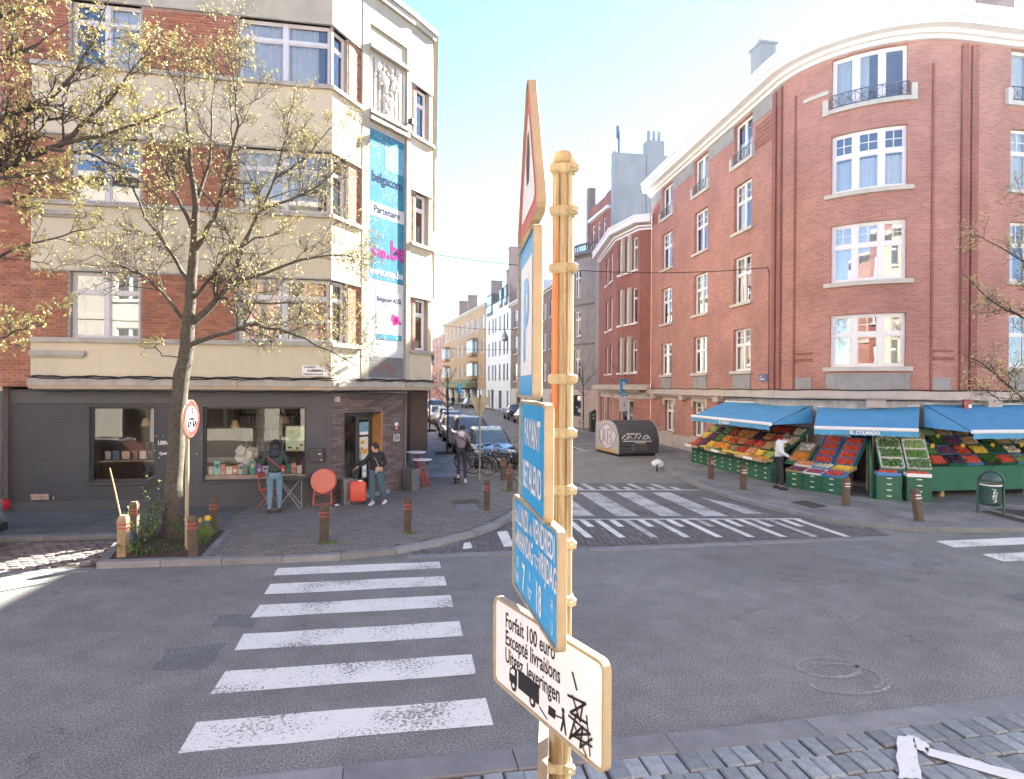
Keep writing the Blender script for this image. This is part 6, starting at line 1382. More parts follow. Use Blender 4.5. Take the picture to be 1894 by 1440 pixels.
    mb = MB(); mb.cbox((0, Yf(.0) + .01, .34), W_ * .62, .08, .12, bev=.02); mb.build('lower_intake', MT['trim_black'], t)
    for f, z, y_ in ((0, .42, -.035), (1, .7, .02)):
        mb = MB(); mb.cbox((0, Yf(f) + y_, z), .52, .02, .11); mb.build('number_plate', MT['white'], t)
    mb = MB(); mb.cbox((0, Yf(1) + .0, .4), W_ * .8, .07, .16, bev=.02); mb.build('rear_bumper_trim', MT['trim_black'], t)
    wr = .31 if kind != 'suv' else .35
    for f in (.185, .80):
        for s in (1, -1):
            x = s * (w2 - .105); y = Yf(f)
            mb = MB(); mb.lathe([(wr + .045, -.02), (wr + .045, .02)], 20, (s * (w2 - .018), y, wr + .01), 0, 'X'); mb.build('wheel_arch', MT['trim_black'], t)
            wo = bpy.data.objects.new('wheel', None)
            mb = MB(); mb.lathe([(wr * .62, -.1), (wr * .94, -.105), (wr, -.07), (wr, .07), (wr * .94, .105), (wr * .62, .1)], 22, (s * (w2 - .09), y, wr), 0, 'X'); ty = mb.build('wheel', MT['tyre'], t, True)
            mb = MB(); mb.lathe([(.02, .085), (wr * .3, .09), (wr * .6, .1), (wr * .64, .09)], 16, (0, 0, 0), 0, 'X', cap=False)
            for k in range(5): i0 = len(mb.v); mb.cbox((0, 0, wr * .33), .02, .06, wr * .55); mb.xf(Matrix.Rotation(k * R(72), 4, 'X') @ Matrix.Translation((.095, 0, 0)), i0)
            mb.xf(Matrix.Translation((s * (w2 - .09) + (0), y, wr)) @ (Matrix.Identity(4) if s > 0 else Matrix.Rotation(math.pi, 4, 'Z'))); mb.build('rim', MT[rim], ty)
    if rack:
        for s in (1, -1): mb = MB(); mb.tube([(s * gt * .85, Yf(f1 + .06), H_ + .03), (s * gt * .85, Yf(f2 - .05), H_ + .03)], .018, 6); mb.build('roof_rail', MT['trim_black'], t)
    return t
g1_, g2_ = 'cars parked along the left kerb of the side street', 'cars parked along the right kerb of the side street'
sky_tint = paint('paint_sky_tint', (.1, .17, .2), .5); blk = paint('paint_black', (.02, .021, .023)); dgr = paint('paint_dark_grey', (.12, .135, .145), .5); wht = paint('paint_white', (.68, .68, .67), 0); slv = paint('paint_silver', (.3, .32, .33), .6); blu = paint('paint_blue_grey', (.2, .27, .32), .5); cre = paint('paint_cream', (.6, .57, .45), 0)  # teal, and silver on the row's saloons, put sky reflection into the paint
for kind, pm_, lab, y, x in (('hatch', sky_tint, 'black hatchback, sky reflection painted in as teal, parked behind the bicycles', 24.9, 3.55), ('suv', dgr, 'dark grey off-roader parked behind the sky-tinted hatchback', 30.2, 3.4), ('sedan', slv, 'dark saloon, sky reflection painted in as silver, parked behind the dark off-roader', 36.5, 3.35), ('hatch', blu, 'blue grey hatchback parked between the saloon and the white city car', 42.6, 3.6),
                             ('small', wht, 'small white city car with round headlights parked by the street trees', 49.6, 3.72), ('hatch', cre, 'cream hatchback parked behind the white city car', 54.6, 3.4), ('van', blu, 'blue grey people carrier parked before the white van', 60.4, 3.4), ('van', wht, 'white van parked in the left row', 67, 3.3), ('sedan', slv, 'dark saloon, sky reflection painted in as silver, parked behind the white van', 73.5, 3.3), ('hatch', dgr, 'dark car at the far end of the left parked row', 80, 3.2), ('van', slv, 'silver van far along the left kerb', 86, 3.2)):
    car(kind, pm_, lab, (x, y, 0), 0, g1_)
for kind, pm_, lab, y, x, a in (('sedan', dgr, 'dark grey car parked nearest the sign on the right kerb', 52.6, 10.75, -1), ('hatch', blk, 'black estate parked beyond the grey car on the right kerb', 59.6, 11.0, -2), ('hatch', slv, 'silver hatchback far along the right kerb', 93, 10.4, 4)):
    car(kind, pm_, lab, (x, y, 0), math.pi + R(a), g2_)
car('hatch', slv, 'silver car in the cobbled parking bay beside the bookshop', (-9.25, 12.75, 0), R(-90), None)
# ------------------------------------------------------------------ bicycles
def bicycle(label, loc, rz, colr, cargo=False, basket=False, seed=1):
    t = thing('bicycle', label, 'bicycle', loc, rz, 'bicycles at the rack'); r = .33; xb, xf = -.52, .54; random.seed(seed)
    for x in (xb, xf):
        mb = MB(); mb.torus((x, 0, r), r - .018, .018, 28, 6); wh = mb.build('wheel', MT['tyre'], t, True)
        mb = MB(); mb.torus((x, 0, r), r - .042, .01, 28, 5); mb.build('rim', MT['steel'], wh, True)
        mb = MB()
        for k in range(16): a = 2 * math.pi * k / 16; mb.tube([(x + .02 * math.cos(a), .02 * (1 if k % 2 else -1), r + .02 * math.sin(a)), (x + (r - .045) * math.cos(a + .15), 0, r + (r - .045) * math.sin(a + .15))], .0018, 3)
        mb.tube([(x, -.05, r), (x, .05, r)], .02, 8); mb.build('spokes', MT['steel'], wh)
        mb = MB(); mb.torus((x, 0, r), r + .02, .016, 18, 4, 0, 'Y', R(10), R(170)); mb.build('mudguard', colr, t)
    mb = MB(); bb = (-.08, 0, .29); st = (-.22, 0, .78); ht = (.36, 0, .78); hb_ = (.4, 0, .64)
    mb.tube([bb, st], .017, 8); mb.tube([(-.2, 0, .7), ht], .017, 8); mb.tube([bb, hb_], .02, 8); mb.tube([ht, hb_], .022, 8)
    for s in (-.05, .05): mb.tube([bb, (xb, s, r)], .011, 6); mb.tube([(-.2, 0, .7), (xb, s, r)], .009, 6); mb.tube([hb_, (.44, s, .6), (xf, s, r)], .012, 6)
    mb.build('frame', colr, t, True, weld=None)
    mb = MB(); mb.tube([st, (-.245, 0, .9)], .013, 6); mb.build('seat_post', MT['steel'], t)
    mb = MB(); mb.ball((-.25, 0, .92), .13, 10, 0, (1, .62, .32), 6); mb.build('saddle', MT['black'], t, True)
    mb = MB(); mb.tube([ht, (.33, 0, .98)], .014, 6); mb.tube([(.2, -.29, .98), (.33, -.2, 1.0), (.36, 0, .99), (.33, .2, 1.0), (.2, .29, .98)], .012, 6); hbz = mb.build('handlebar', MT['dark_steel'], t)
    for s in (-1, 1): mb = MB(); mb.tube([(.21, s * .285, .98), (.12, s * .3, .97)], .018, 6); mb.build('grip', MT['rubber'], hbz)
    mb = MB(); mb.lathe([(.09, -.004), (.09, .004)], 18, (-.08, -.06, .29), 0, 'Y'); ck = mb.build('chainring', MT['dark_steel'], t)
    for s, a in ((-1, -.6), (1, 2.54)): mb = MB(); e = (-.08 + .16 * math.cos(a), s * .08, .29 + .16 * math.sin(a)); mb.tube([(-.08, s * .08, .29), e], .01, 5); mb.cbox((e[0], s * .13, e[2]), .09, .08, .02); mb.build('crank', MT['dark_steel'], ck)
    mb = MB(); mb.ball((.42, 0, .82), .045, 8, 0, (1, 1, 1), 5); mb.build('front_lamp', MT['steel'], t, True)
    mb = MB()
    for s in (-.06, .06): mb.tube([(-.25, s, .71), (-.78, s, .71)], .007, 5)
    for x in (-.3, -.5, -.75): mb.tube([(x, -.06, .71), (x, .06, .71)], .006, 5)
    mb.tube([(-.7, 0, .71), (xb, .05, r)], .006, 5); mb.build('rear_rack', MT['dark_steel'], t)
    if cargo:
        mb = MB(); mb.hexa([(-.82, -.22, .42), (-.3, -.22, .42), (-.3, -.1, .42), (-.82, -.1, .42), (-.86, -.24, .76), (-.28, -.24, .76), (-.28, -.08, .76), (-.86, -.08, .76)]); mb.hexa([(-.82, .1, .42), (-.3, .1, .42), (-.3, .22, .42), (-.82, .22, .42), (-.86, .08, .76), (-.28, .08, .76), (-.28, .24, .76), (-.86, .24, .76)]); mb.build('pannier_bag', MT['black'], t, bevel=.02)
        mb = MB(); mb.tube([(-.3, -.2, .86), (-.95, -.2, .86), (-.95, .2, .86), (-.3, .2, .86)], .012, 6); mb.tube([(-.95, -.2, .86), (-.9, -.2, .72)], .01, 5); mb.tube([(-.95, .2, .86), (-.9, .2, .72)], .01, 5); mb.build('carrier_rail', MT['dark_steel'], t)
    if basket:
        mb = MB()
        for z in (.78, .86, .94, 1.0): mb.tube([(.45, -.16, z), (.72, -.16, z), (.72, .16, z), (.45, .16, z), (.45, -.16, z)], .005, 4)
        for x, y in [(.45 + .09 * k, s) for k in range(4) for s in (-.16, .16)] + [(s, -.16 + .08 * k) for k in range(5) for s in (.45, .72)]: mb.tube([(x, y, .78), (x, y, 1.0)], .004, 4)
        mb.build('basket', MT['black'], t)
    return t
bicycle('black city bicycle with wire basket next to the scooter rider', (2.85, 22.25, .1), R(172), paint('bike_black', (.02, .02, .022)), basket=True)
bicycle('dark grey bicycle leaning behind the rack hoop', (3.05, 21.6, .1), R(8), MT['dark_steel'], seed=2)
bicycle('black cargo bicycle with pannier bags and rear carrier by the kerb', (3.55, 21.05, .1), R(176), MT['bike_black'], cargo=True, seed=3)
for k, (x, y) in enumerate(((2.95, 21.9), (3.45, 21.45))):
    t = thing('bike_rack', ['steel hoop rack between the two front bicycles', 'steel hoop rack beside the cargo bicycle'][k], 'bike rack', (x, y, .1), R(5)); mb = MB(); mb.tube([(-.35, 0, 0), (-.35, 0, .7), (-.27, 0, .8), (.27, 0, .8), (.35, 0, .7), (.35, 0, 0)], .024, 8); mb.build('hoop', MT['galv'], t)
# ------------------------------------------------------------------ greengrocer: awnings, stands, crates, trays
mat('awning_blue', (.08, .3, .52), .85, .12, 1.5, .1, 60, streak=.25, dirt=(.1, .22, .36)); mat('crate_green', (.02, .13, .07), .5, .1, 8); mat('crate_dark', (.03, .06, .05), .6, .1, 8); mat('tray_black', (.03, .035, .035), .5, .1, 8); mat('tray_blue', (.05, .2, .45), .5, .1, 8); mat('tray_wood', (.4, .28, .15), .8, .2, 8); mat('skirt_green', (.025, .14, .085), .8, .15, 3)
FR = {'oranges': (.7, .27, .02), 'lemons': (.72, .5, .05), 'red apples': (.45, .04, .03), 'green apples': (.3, .42, .07), 'plums': (.13, .03, .1), 'tomatoes': (.55, .07, .03), 'mangoes': (.5, .22, .06), 'limes': (.1, .24, .04), 'peaches': (.62, .25, .12), 'onions': (.45, .3, .13), 'cabbages': (.33, .42, .2), 'cucumbers': (.05, .15, .03), 'aubergines': (.05, .015, .05), 'peppers': (.5, .05, .02), 'herbs': (.06, .17, .03), 'cauliflowers': (.55, .52, .38), 'bananas': (.7, .55, .08), 'grapes': (.28, .06, .12), 'potatoes': (.3, .2, .1), 'leeks': (.25, .38, .14)}
for k, c in FR.items(): mat('fruit_' + k.replace(' ', '_'), c, .45, .2, 25, island=.22, objvar=.12)
def quad_sheet(mb, a, b, c, d, n=6, sag=.04, m=0):
    a, b, c, d = map(Vector, (a, b, c, d)); pts = []
    for i in range(n + 1):
        for j in range(n + 1):
            p = a.lerp(b, i / n).lerp(d.lerp(c, i / n), j / n); p.z -= sag * 4 * (i / n) * (1 - i / n) * math.sin(math.pi * j / n); pts.append(p)
    mb.idx(pts, [(i * (n + 1) + j, (i + 1) * (n + 1) + j, (i + 1) * (n + 1) + j + 1, i * (n + 1) + j + 1) for i in range(n) for j in range(n)], m)
def awning(label, WL, WRt, Fr, Fl, side=None, text=None):
    t = thing('awning', label, 'awning', WL, world=True)
    mb = MB(); quad_sheet(mb, WL, WRt, Fr, Fl); mb.build('fabric', MT['awning_blue'], t, True)
    if side: mb = MB(); quad_sheet(mb, side[0], side[1], side[2], side[0], 6, .03); mb.build('side_fabric', MT['awning_blue'], t, True)
    mb = MB(); mb.tube([Fl, Fr], .055, 10); mb.build('front_bar', MT['white_frame'], t)
    mb = MB(); mb.tube([WL, WRt], .04, 8); mb.build('wall_cassette', MT['white_frame'], t)
    for a, b in ((Vector(WL).lerp(Vector(WRt), .08), Vector(Fl).lerp(Vector(Fr), .1)), (Vector(WL).lerp(Vector(WRt), .92), Vector(Fl).lerp(Vector(Fr), .9))):
        mb = MB(); a.z -= .15; b.z -= .02; md = a.lerp(b, .5); md.z -= .1; mb.tube([a, md, b], .022, 6); mb.build('folding_arm', MT['white_frame'], t)
    A, B = Vector(Fl), Vector(Fr); d = (B - A).normalized(); n_ = Vector((d.y, -d.x, 0)); N_ = 40; mb = MB()
    top = [A.lerp(B, k / N_) - Vector((0, 0, .03)) + n_ * .03 for k in range(N_ + 1)]; bot = [p - Vector((0, 0, .15 + .012 * math.cos(k * 1.9))) + n_ * (.015 * math.sin(k * 1.3)) for k, p in enumerate(top)]
    for k in range(N_): mb.face([bot[k], bot[k + 1], top[k + 1], top[k]])
    va = mb.build('valance', MT['awning_blue'], t)
    if text:
        mb = MB(); o = A.lerp(B, text[1]) + n_ * .055 - Vector((0, 0, .145)); M4 = Matrix.Translation(o) @ Matrix.Rotation(math.atan2(d.y, d.x), 4, 'Z') @ TX
        add_text(mb, text[0], .13, M4, .9, .005); mb.build('lettering', MT['white'], va)
    return t
awning('blue awning with a white bar over the long fruit display on the side street', (13.15, 24.0, 2.52), (13.38, 18.9, 2.53), (11.12, 17.6, 1.98), (11.26, 23.1, 1.98), ((11.12, 17.6, 1.96), (13.38, 18.8, 2.52), (12.95, 18.2, 1.98)), ('EL COLMADO', .42))
awning('blue awning over the shop doorway at the rounded corner', (13.42, 18.6, 2.47), (15.5, 16.75, 2.55), (13.76, 14.9, 1.96), (11.62, 16.25, 1.96), None, ('EL COLMADO', .35))
awning('blue awning over the vegetable table on the main street side', (15.65, 16.75, 2.62), (24, 16.55, 2.6), (24, 13.95, 1.98), (14.5, 13.98, 1.98), ((14.5, 13.98, 1.96), (15.6, 16.7, 2.6), (14.6, 15.6, 2.0)), None)
# prototypes
def crate_mesh(W_, D, H_, m):
    mb = MB(); b = .012
    mb.box(-W_ / 2, W_ / 2, -D / 2, D / 2, 0, .012)
    for s in (-1, 1):
        for z0, z1 in ((0, H_ * .3), (H_ * .42, H_ * .58), (H_ * .72, H_)): mb.box(-W_ / 2, W_ / 2, s * D / 2 - (b if s > 0 else 0), s * D / 2 + (b if s < 0 else 0), z0, z1); mb.box(s * W_ / 2 - (b if s > 0 else 0), s * W_ / 2 + (b if s < 0 else 0), -D / 2 + b, D / 2 - b, z0 + .001, z1 - .001)
        for k in range(7): x = lerp(-W_ / 2 + .012, W_ / 2 - .012, k / 6); mb.box(x - .012, x + .012, s * (D / 2 - .006) - .0055, s * (D / 2 - .006) + .0055, .001, H_ - .002)
        for k in range(2): mb.box(s * (W_ / 2 - .006) - .0055, s * (W_ / 2 - .006) + .0055, -D / 4 + k * D / 2 - .012, -D / 4 + k * D / 2 + .012, .001, H_ - .002)
    return mb.mesh('crate', m)
CM = crate_mesh(.58, .38, .155, MT['crate_green']); HM = MB().cbox((0, -.194, .11), .12, .012, .026).mesh('handle', MT['white'])
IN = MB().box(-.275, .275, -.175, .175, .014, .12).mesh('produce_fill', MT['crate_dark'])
def crate(x, y, z, rz, label):
    t = thing('crate', label, 'crate', (x, y, z), rz, 'green plastic crates of the greengrocer')
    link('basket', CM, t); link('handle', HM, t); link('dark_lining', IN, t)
TRM = {}
def tray_mesh(m, W_=.57, D=.39, H_=.09):
    if m not in TRM:
        mb = MB(); mb.box(-W_ / 2, W_ / 2, -D / 2, D / 2, 0, .012); b = .014
        mb.box(-W_ / 2, W_ / 2, -D / 2, -D / 2 + b, .012, H_); mb.box(-W_ / 2, W_ / 2, D / 2 - b, D / 2, .012, H_); mb.box(-W_ / 2, -W_ / 2 + b, -D / 2 + b, D / 2 - b, .012, H_); mb.box(W_ / 2 - b, W_ / 2, -D / 2 + b, D / 2 - b, .012, H_); TRM[m] = mb.mesh('tray', MT[m])
    return TRM[m]
FM = {}
def fruit_mesh(kind, v=0):
    key = (kind, v)
    if key in FM: return FM[key]
    random.seed(hash(kind) % 97 + v if False else len(kind) * 13 + v); mb = MB()
    def scatter(nx, ny, r, sc, layers=2, jit=.3, n=6, rg=4):
        for l in range(layers):
            for i in range(nx - l):
                for j in range(ny - l):
                    x = lerp(-.25 + r * .6, .25 - r * .6, (i + .5 * l + .25) / max(1, nx - .5)); y_ = lerp(-.165 + r * .6, .165 - r * .6, (j + .5 * l + .25) / max(1, ny - .5)); q = len(mb.v)
                    mb.ball((0, 0, 0), r * random.uniform(.85, 1.12), n, 0, sc, rg); mb.xf(Matrix.Translation((x + random.uniform(-jit, jit) * r, y_ + random.uniform(-jit, jit) * r, .05 + l * r * 1.1 + random.uniform(-.2, .2) * r)) @ Matrix.Rotation(random.uniform(-.6, .6), 4, 'Z'), q)
    if kind in ('cucumbers', 'bananas', 'leeks', 'aubergines'): scatter(4 if kind != 'leeks' else 7, 3 if kind != 'leeks' else 2, .045 if kind != 'leeks' else .03, (1, 2.4 if kind != 'leeks' else 4.5, .9) if kind != 'bananas' else (2.2, .8, .8), 2)
    elif kind in ('cabbages', 'cauliflowers'): scatter(3, 2, .085, (1, 1, .85), 1, .2, 8, 6)
    elif kind in ('grapes', 'limes', 'plums'): scatter(10, 7, .03, (1, 1, 1), 2, .5)
    elif kind == 'herbs':
        for k in range(420):
            x, y_, z = random.uniform(-.26, .26), random.uniform(-.17, .17), random.uniform(.04, .14); a = random.uniform(0, 6.28); s = random.uniform(.02, .045); e = Vector((math.cos(a), math.sin(a), random.uniform(-.5, .8))) * s; f_ = Vector((-math.sin(a), math.cos(a), random.uniform(-.5, .5))) * s * .6; p = Vector((x, y_, z)); mb.face([p, p + e + f_ * .5, p + e * 1.6, p + e - f_])
    else: scatter(7, 5, .042, (1, 1, .95), 2)
    FM[key] = mb.mesh('produce', MT['fruit_' + kind.replace(' ', '_')], kind != 'herbs'); return FM[key]
ORD = ['first', 'second', 'third', 'fourth', 'fifth', 'sixth', 'seventh', 'eighth', 'ninth', 'tenth', 'eleventh', 'twelfth', 'thirteenth', 'fourteenth']
def tray(p, Mrot, kind, m, where):
    tn = {'tray_black': 'black', 'tray_blue': 'blue', 'tray_wood': 'wooden', 'crate_green': 'green', 'white': 'white'}[m]
    o = link('tray', tray_mesh(m)); o.matrix_world = Matrix.Translation(p) @ Mrot; tag(o, f'{tn} tray of {kind}, {where}', 'tray', 'display trays of the greengrocer')
    f = link('produce', fruit_mesh(kind, (len(where)) % 3)); f.matrix_world = Matrix.Translation(p) @ Mrot; tag(f, f'{kind} heaped in the {tn} tray, {where}', 'produce', kind='stuff')
def stand(label, A, B, depth, z0, z1, parts=True):
    """sloping display stand from the front edge A-B back by depth"""
    A, B = Vector((*A, 0)), Vector((*B, 0)); d = (B - A).normalized(); n_ = Vector((-d.y, d.x, 0)); t = thing('display_stand', label, 'stand', tuple(A) [:2] + (.1,), world=True)
    a, b, c, e = A + Vector((0, 0, z0)), B + Vector((0, 0, z0)), B + n_ * depth + Vector((0, 0, z1)), A + n_ * depth + Vector((0, 0, z1)); dn = Vector((0, 0, -.04))
    mb = MB(); mb.hexa([a + dn, b + dn, c + dn, e + dn, a, b, c, e]); mb.build('sloping_board', MT['skirt_green'], t)
    for k in range(4):
        p = A.lerp(B, k / 3) + n_ * (depth * .9); mb = MB(); mb.tube([(p.x, p.y, .1), (p.x, p.y, z1 - .1)], .025, 6); mb.build('leg', MT['tray_wood'], t)
    return t, d, n_
def fill_stand(A, B, depth, z0, z1, nr, nc, kinds, mats_, where, skip=()):
    A3, B3 = Vector((*A, 0)), Vector((*B, 0)); d = (B3 - A3).normalized(); n_ = Vector((-d.y, d.x, 0)); sl = math.atan2(z1 - z0, depth); up = n_ * math.cos(sl) + Vector((0, 0, math.sin(sl))); nn = d.cross(up)
    if nn.z < 0: nn = -nn
    X, Y, Z = d, up, d.cross(up); Mr = Matrix(((X.x, Y.x, Z.x, 0), (X.y, Y.y, Z.y, 0), (X.z, Y.z, Z.z, 0), (0, 0, 0, 1)))
    S = math.hypot(depth, z1 - z0); L = (B3 - A3).length
    for r in range(nr):
        for c in range(nc):
            if (r, c) in skip: continue
            p = A3 + d * ((c + .5) * L / nc) + up * ((r + .5) * S / nr) + Vector((0, 0, z0)) + Z * .004
            sx = min(1.0, L / nc / .59); sy = min(1, S / nr / .41)
            tray(p, Mr @ Matrix.Diagonal((sx, sy, 1, 1)), kinds(r, c), mats_(r, c), where(r, c))
random.seed(77)
# long stand along the side street
LA, LBp = (11.75, 24.05), (11.6, 18.3)
stand('long sloping fruit stand along the red building on the side street', LA, LBp, 1.35, .74, 1.72)
tbl = [['red apples', 'plums', 'lemons', 'oranges', 'oranges', 'potatoes', 'red apples', 'peaches', 'lemons', 'green apples'], ['lemons', 'plums', 'limes', 'oranges', 'tomatoes', 'mangoes', 'red apples', 'tomatoes', 'onions', 'green apples'], ['green apples', 'aubergines', 'limes', 'tomatoes', 'oranges', 'peaches', 'aubergines', 'mangoes', 'peppers', 'cauliflowers'], ['onions', 'plums', 'aubergines', 'oranges', 'mangoes', 'tomatoes', 'plums', 'peppers', 'red apples', 'cauliflowers']]
fill_stand(LA, LBp, 1.35, .76, 1.74, 4, 10, lambda r, c: tbl[r][c], lambda r, c: ['tray_black', 'tray_black', 'crate_green', 'tray_wood'][(c + r * 3) % 4], lambda r, c: f'{ORD[9 - c]} from the doorway, {["lowest", "second lowest", "third", "highest"][r]} row, long stand')
d = (Vector(LBp) - Vector(LA)).normalized(); rzl = math.atan2(d.y, d.x)
for c in range(10):
    for z in range(4):
        p = Vector(LA).lerp(Vector(LBp), (c + .5) / 10); q = Vector((d.y, -d.x)) * -.16; crate(p.x - q.x * -1 + .0, p.y, .1 + z * .158, rzl, f'green plastic crate, {["bottom", "second", "third", "top"][z]} of the {ORD[9 - c]} stack from the white hooded man')
# front row of sloping trays resting on the crates
for c in range(10):
    p = Vector(LA).lerp(Vector(LBp), (c + .5) / 10) + Vector((d.y, -d.x)) * .16
    tray(Vector((p.x + .02, p.y, .742)), Matrix.Rotation(rzl, 4, 'Z'), ['tomatoes', 'plums', 'lemons', 'leeks', 'cucumbers', 'bananas', 'lemons', 'bananas', 'mangoes', 'oranges'][c], ['white', 'tray_wood', 'tray_black', 'tray_wood'][c % 4], f'on the {ORD[9 - c]} stack from the hooded man')
# corner group before the doorway
CA, CB = (11.62, 17.55), (12.2, 15.85); dc = (Vector(CB) - Vector(CA)).normalized(); rzc = math.atan2(dc.y, dc.x)
for c in range(3):
    p = Vector(CA).lerp(Vector(CB), (c + .5) / 3)
    for z in range(3): crate(p.x + .12, p.y, .1 + z * .158, rzc, f'green plastic crate, {["bottom", "middle", "top"][z]} of the {["first", "second", "third"][2 - c]} corner stack from the doorway')
    for r in range(2): q = p + Vector((-dc.y, dc.x)) * (.14 + .4 * r); tray(Vector((q.x, q.y, .585 + .14 * r)), Matrix.Rotation(rzc, 4, 'Z') @ Matrix.Rotation(R(14), 4, 'X'), [['plums', 'grapes', 'red apples'], ['peaches', 'cauliflowers', 'lemons']][r][c], ['tray_wood', 'white', 'tray_blue'][(c + r) % 3], f'{["front", "rear"][r]} row, {["first", "second", "third"][2 - c]} corner stack from the doorway')
stand('narrow sloping stand for berry trays beside the shop doorway', (12.35, 17.35), (12.85, 16.15), .7, .8, 1.55)
fill_stand((12.35, 17.35), (12.85, 16.15), .7, .82, 1.57, 4, 2, lambda r, c: 'tomatoes', lambda r, c: 'tray_blue', lambda r, c: f'{["left", "right"][c]} column, {["lowest", "second", "third", "highest"][r]} row, doorway rack')
stand('small sloping stand with orange boxes at the corner', (12.0, 18.2), (12.33, 17.4), .7, .75, 1.3)
fill_stand((12.0, 18.2), (12.33, 17.4), .7, .77, 1.32, 2, 1, lambda r, c: 'oranges' if r == 0 else 'cauliflowers', lambda r, c: 'tray_wood', lambda r, c: f'{["lower", "upper"][r]} box of the small corner stand')
# right of the doorway
DA, DB = (12.7, 15.1), (13.95, 14.45); dd_ = (Vector(DB) - Vector(DA)).normalized(); rzd = math.atan2(dd_.y, dd_.x)
for c in range(2):
    p = Vector(DA).lerp(Vector(DB), (c + .5) / 2)
    for z in range(4): crate(p.x, p.y + .18, .1 + z * .158, rzd, f'green plastic crate, {["bottom", "second", "third", "top"][z]} of the {["first", "second"][c]} stack right of the doorway')
    for r in range(1): tray(Vector((p.x, p.y + .18, .745)), Matrix.Rotation(rzd, 4, 'Z'), ['peppers', 'tomatoes'][c], ['tray_blue', 'white'][c], f'on the {["first", "second"][c]} crate stack right of the doorway')
stand('upright stand of white vegetable trays right of the doorway', (13.1, 15.5), (14.25, 14.95), .75, .85, 1.85)
fill_stand((13.1, 15.5), (14.25, 14.95), .75, .87, 1.87, 4, 2, lambda r, c: [['cucumbers', 'herbs'], ['herbs', 'limes'], ['herbs', 'leeks'], ['cabbages', 'leeks']][r][c], lambda r, c: 'white' if r < 3 else 'tray_wood', lambda r, c: f'{["left", "right"][c]} column, {["lowest", "second", "third", "highest"][r]} row, white rack')
# long vegetable table on the main street
TA_, TB_ = (14.45, 15.2), (20.6, 15.2)
stand('long sloping vegetable table with a green skirt on the main street', TA_, TB_, 1.25, .92, 1.85)
vk = [['peppers', 'aubergines', 'tomatoes', 'herbs', 'peppers', 'leeks', 'herbs', 'cabbages', 'cucumbers', 'oranges', 'plums'], ['limes', 'plums', 'peppers', 'lemons', 'herbs', 'cauliflowers', 'aubergines', 'mangoes', 'peppers', 'onions', 'limes'], ['cabbages', 'herbs', 'plums', 'onions', 'herbs', 'onions', 'cauliflowers', 'leeks', 'peppers', 'plums', 'red apples'], ['cabbages', 'leeks', 'onions', 'potatoes', 'limes', 'cauliflowers', 'potatoes', 'leeks', 'tomatoes', 'peppers', 'limes']]
fill_stand(TA_, TB_, 1.25, .94, 1.87, 4, 11, lambda r, c: vk[r][c], lambda r, c: ['tray_black', 'crate_green', 'tray_blue'][(c + r) % 3], lambda r, c: f'{ORD[c]} from the doorway, {["lowest", "second lowest", "third", "highest"][r]} row, skirted table')
t = thing('table_skirt', 'green cloth skirt hanging from the long vegetable table', 'cloth', (14.4, 15.15, .3), world=True); mb = MB(); n = 60; pts = [(lerp(14.35, 20.6, k / n), 15.14 + .025 * math.sin(k * 1.7) + .012 * math.sin(k * 4.1)) for k in range(n + 1)]
for a, b in zip(pts[:-1], pts[1:]): mb.face([(a[0], a[1], .28), (b[0], b[1], .28), (b[0], b[1] + .01, .93), (a[0], a[1] + .01, .93)])
mb.build('front_drop', MT['skirt_green'], t, True)
for k in range(5): x = 14.8 + 1.4 * k; mb = MB(); mb.box(x, x + .12, 15.25, 15.35, .1, .9); tag(mb.build('table_trestle', MT['tray_wood']), f'wooden trestle post under the vegetable table, {ORD[k]} from the doorway', 'trestle')
t = thing('rack_skirt', 'dark green side panel of the white tray rack by the doorway', 'panel', (12.75, 15.35, .1), world=True); mb = MB(); mb.hexa([(12.62, 15.28, .1), (12.68, 15.26, .1), (13.4, 16.2, .1), (13.34, 16.22, .1), (12.75, 15.45, .9), (12.81, 15.43, .9), (13.4, 16.2, 1.6), (13.34, 16.22, 1.6)]); mb.build('panel', MT['skirt_green'], t)
# yellow price tickets standing among the vegetables
for k in range(8):
    x = 14.9 + .5 * k; r_ = [.35, .62, .35, .8][k % 4]; t = thing('price_ticket', f'yellow oval price ticket on the vegetable table, {ORD[k]} from the doorway', 'price ticket', (x, 15.2 + 1.25 * r_, .94 + .93 * r_ + .1)); mb = MB(); mb.lathe([(.07, -.002), (.07, .002)], 12, (0, 0, .1), 0, 'Y'); mb.build('ticket', MT['flower'], t); mb = MB(); mb.tube([(0, 0, -.02), (0, 0, .05)], .004, 4); mb.build('pin', MT['black'], t)
# ------------------------------------------------------------------ things on the pavement before the bookshop
cr = mat('chair_red', (.5, .1, .07), .45, .12, 8); dkm = mat('table_dark', (.05, .055, .06), .3, .1, 5)
t = thing('folding_chair', 'red metal folding chair beside the woman at the shop window', 'chair', (-3.05, 16.25, .1), R(75))
mb = MB(); mb.cbox((0, 0, .45), .38, .36, .02, bev=.008); mb.build('seat', cr, t)
for s in (-1, 1):
    mb = MB(); mb.tube([(s * .19, -.2, 0), (s * .19, .12, .46), (s * .19, .2, .85)], .011, 6); mb.build('leg', cr, t); mb = MB(); mb.tube([(s * .17, .22, 0), (s * .17, -.16, .44)], .011, 6); mb.build('leg', cr, t)
mb = MB(); mb.cbox((0, .195, .78), .38, .014, .12); mb.build('backrest', cr, t)
t = thing('bistro_table', 'round dark bistro table with crossed thin legs by the shop window', 'table', (-2.55, 16.15, .1))
mb = MB(); mb.lathe([(.33, .7), (.34, .71), (.34, .725), (.33, .735)], 28); mb.build('tabletop', dkm, t)
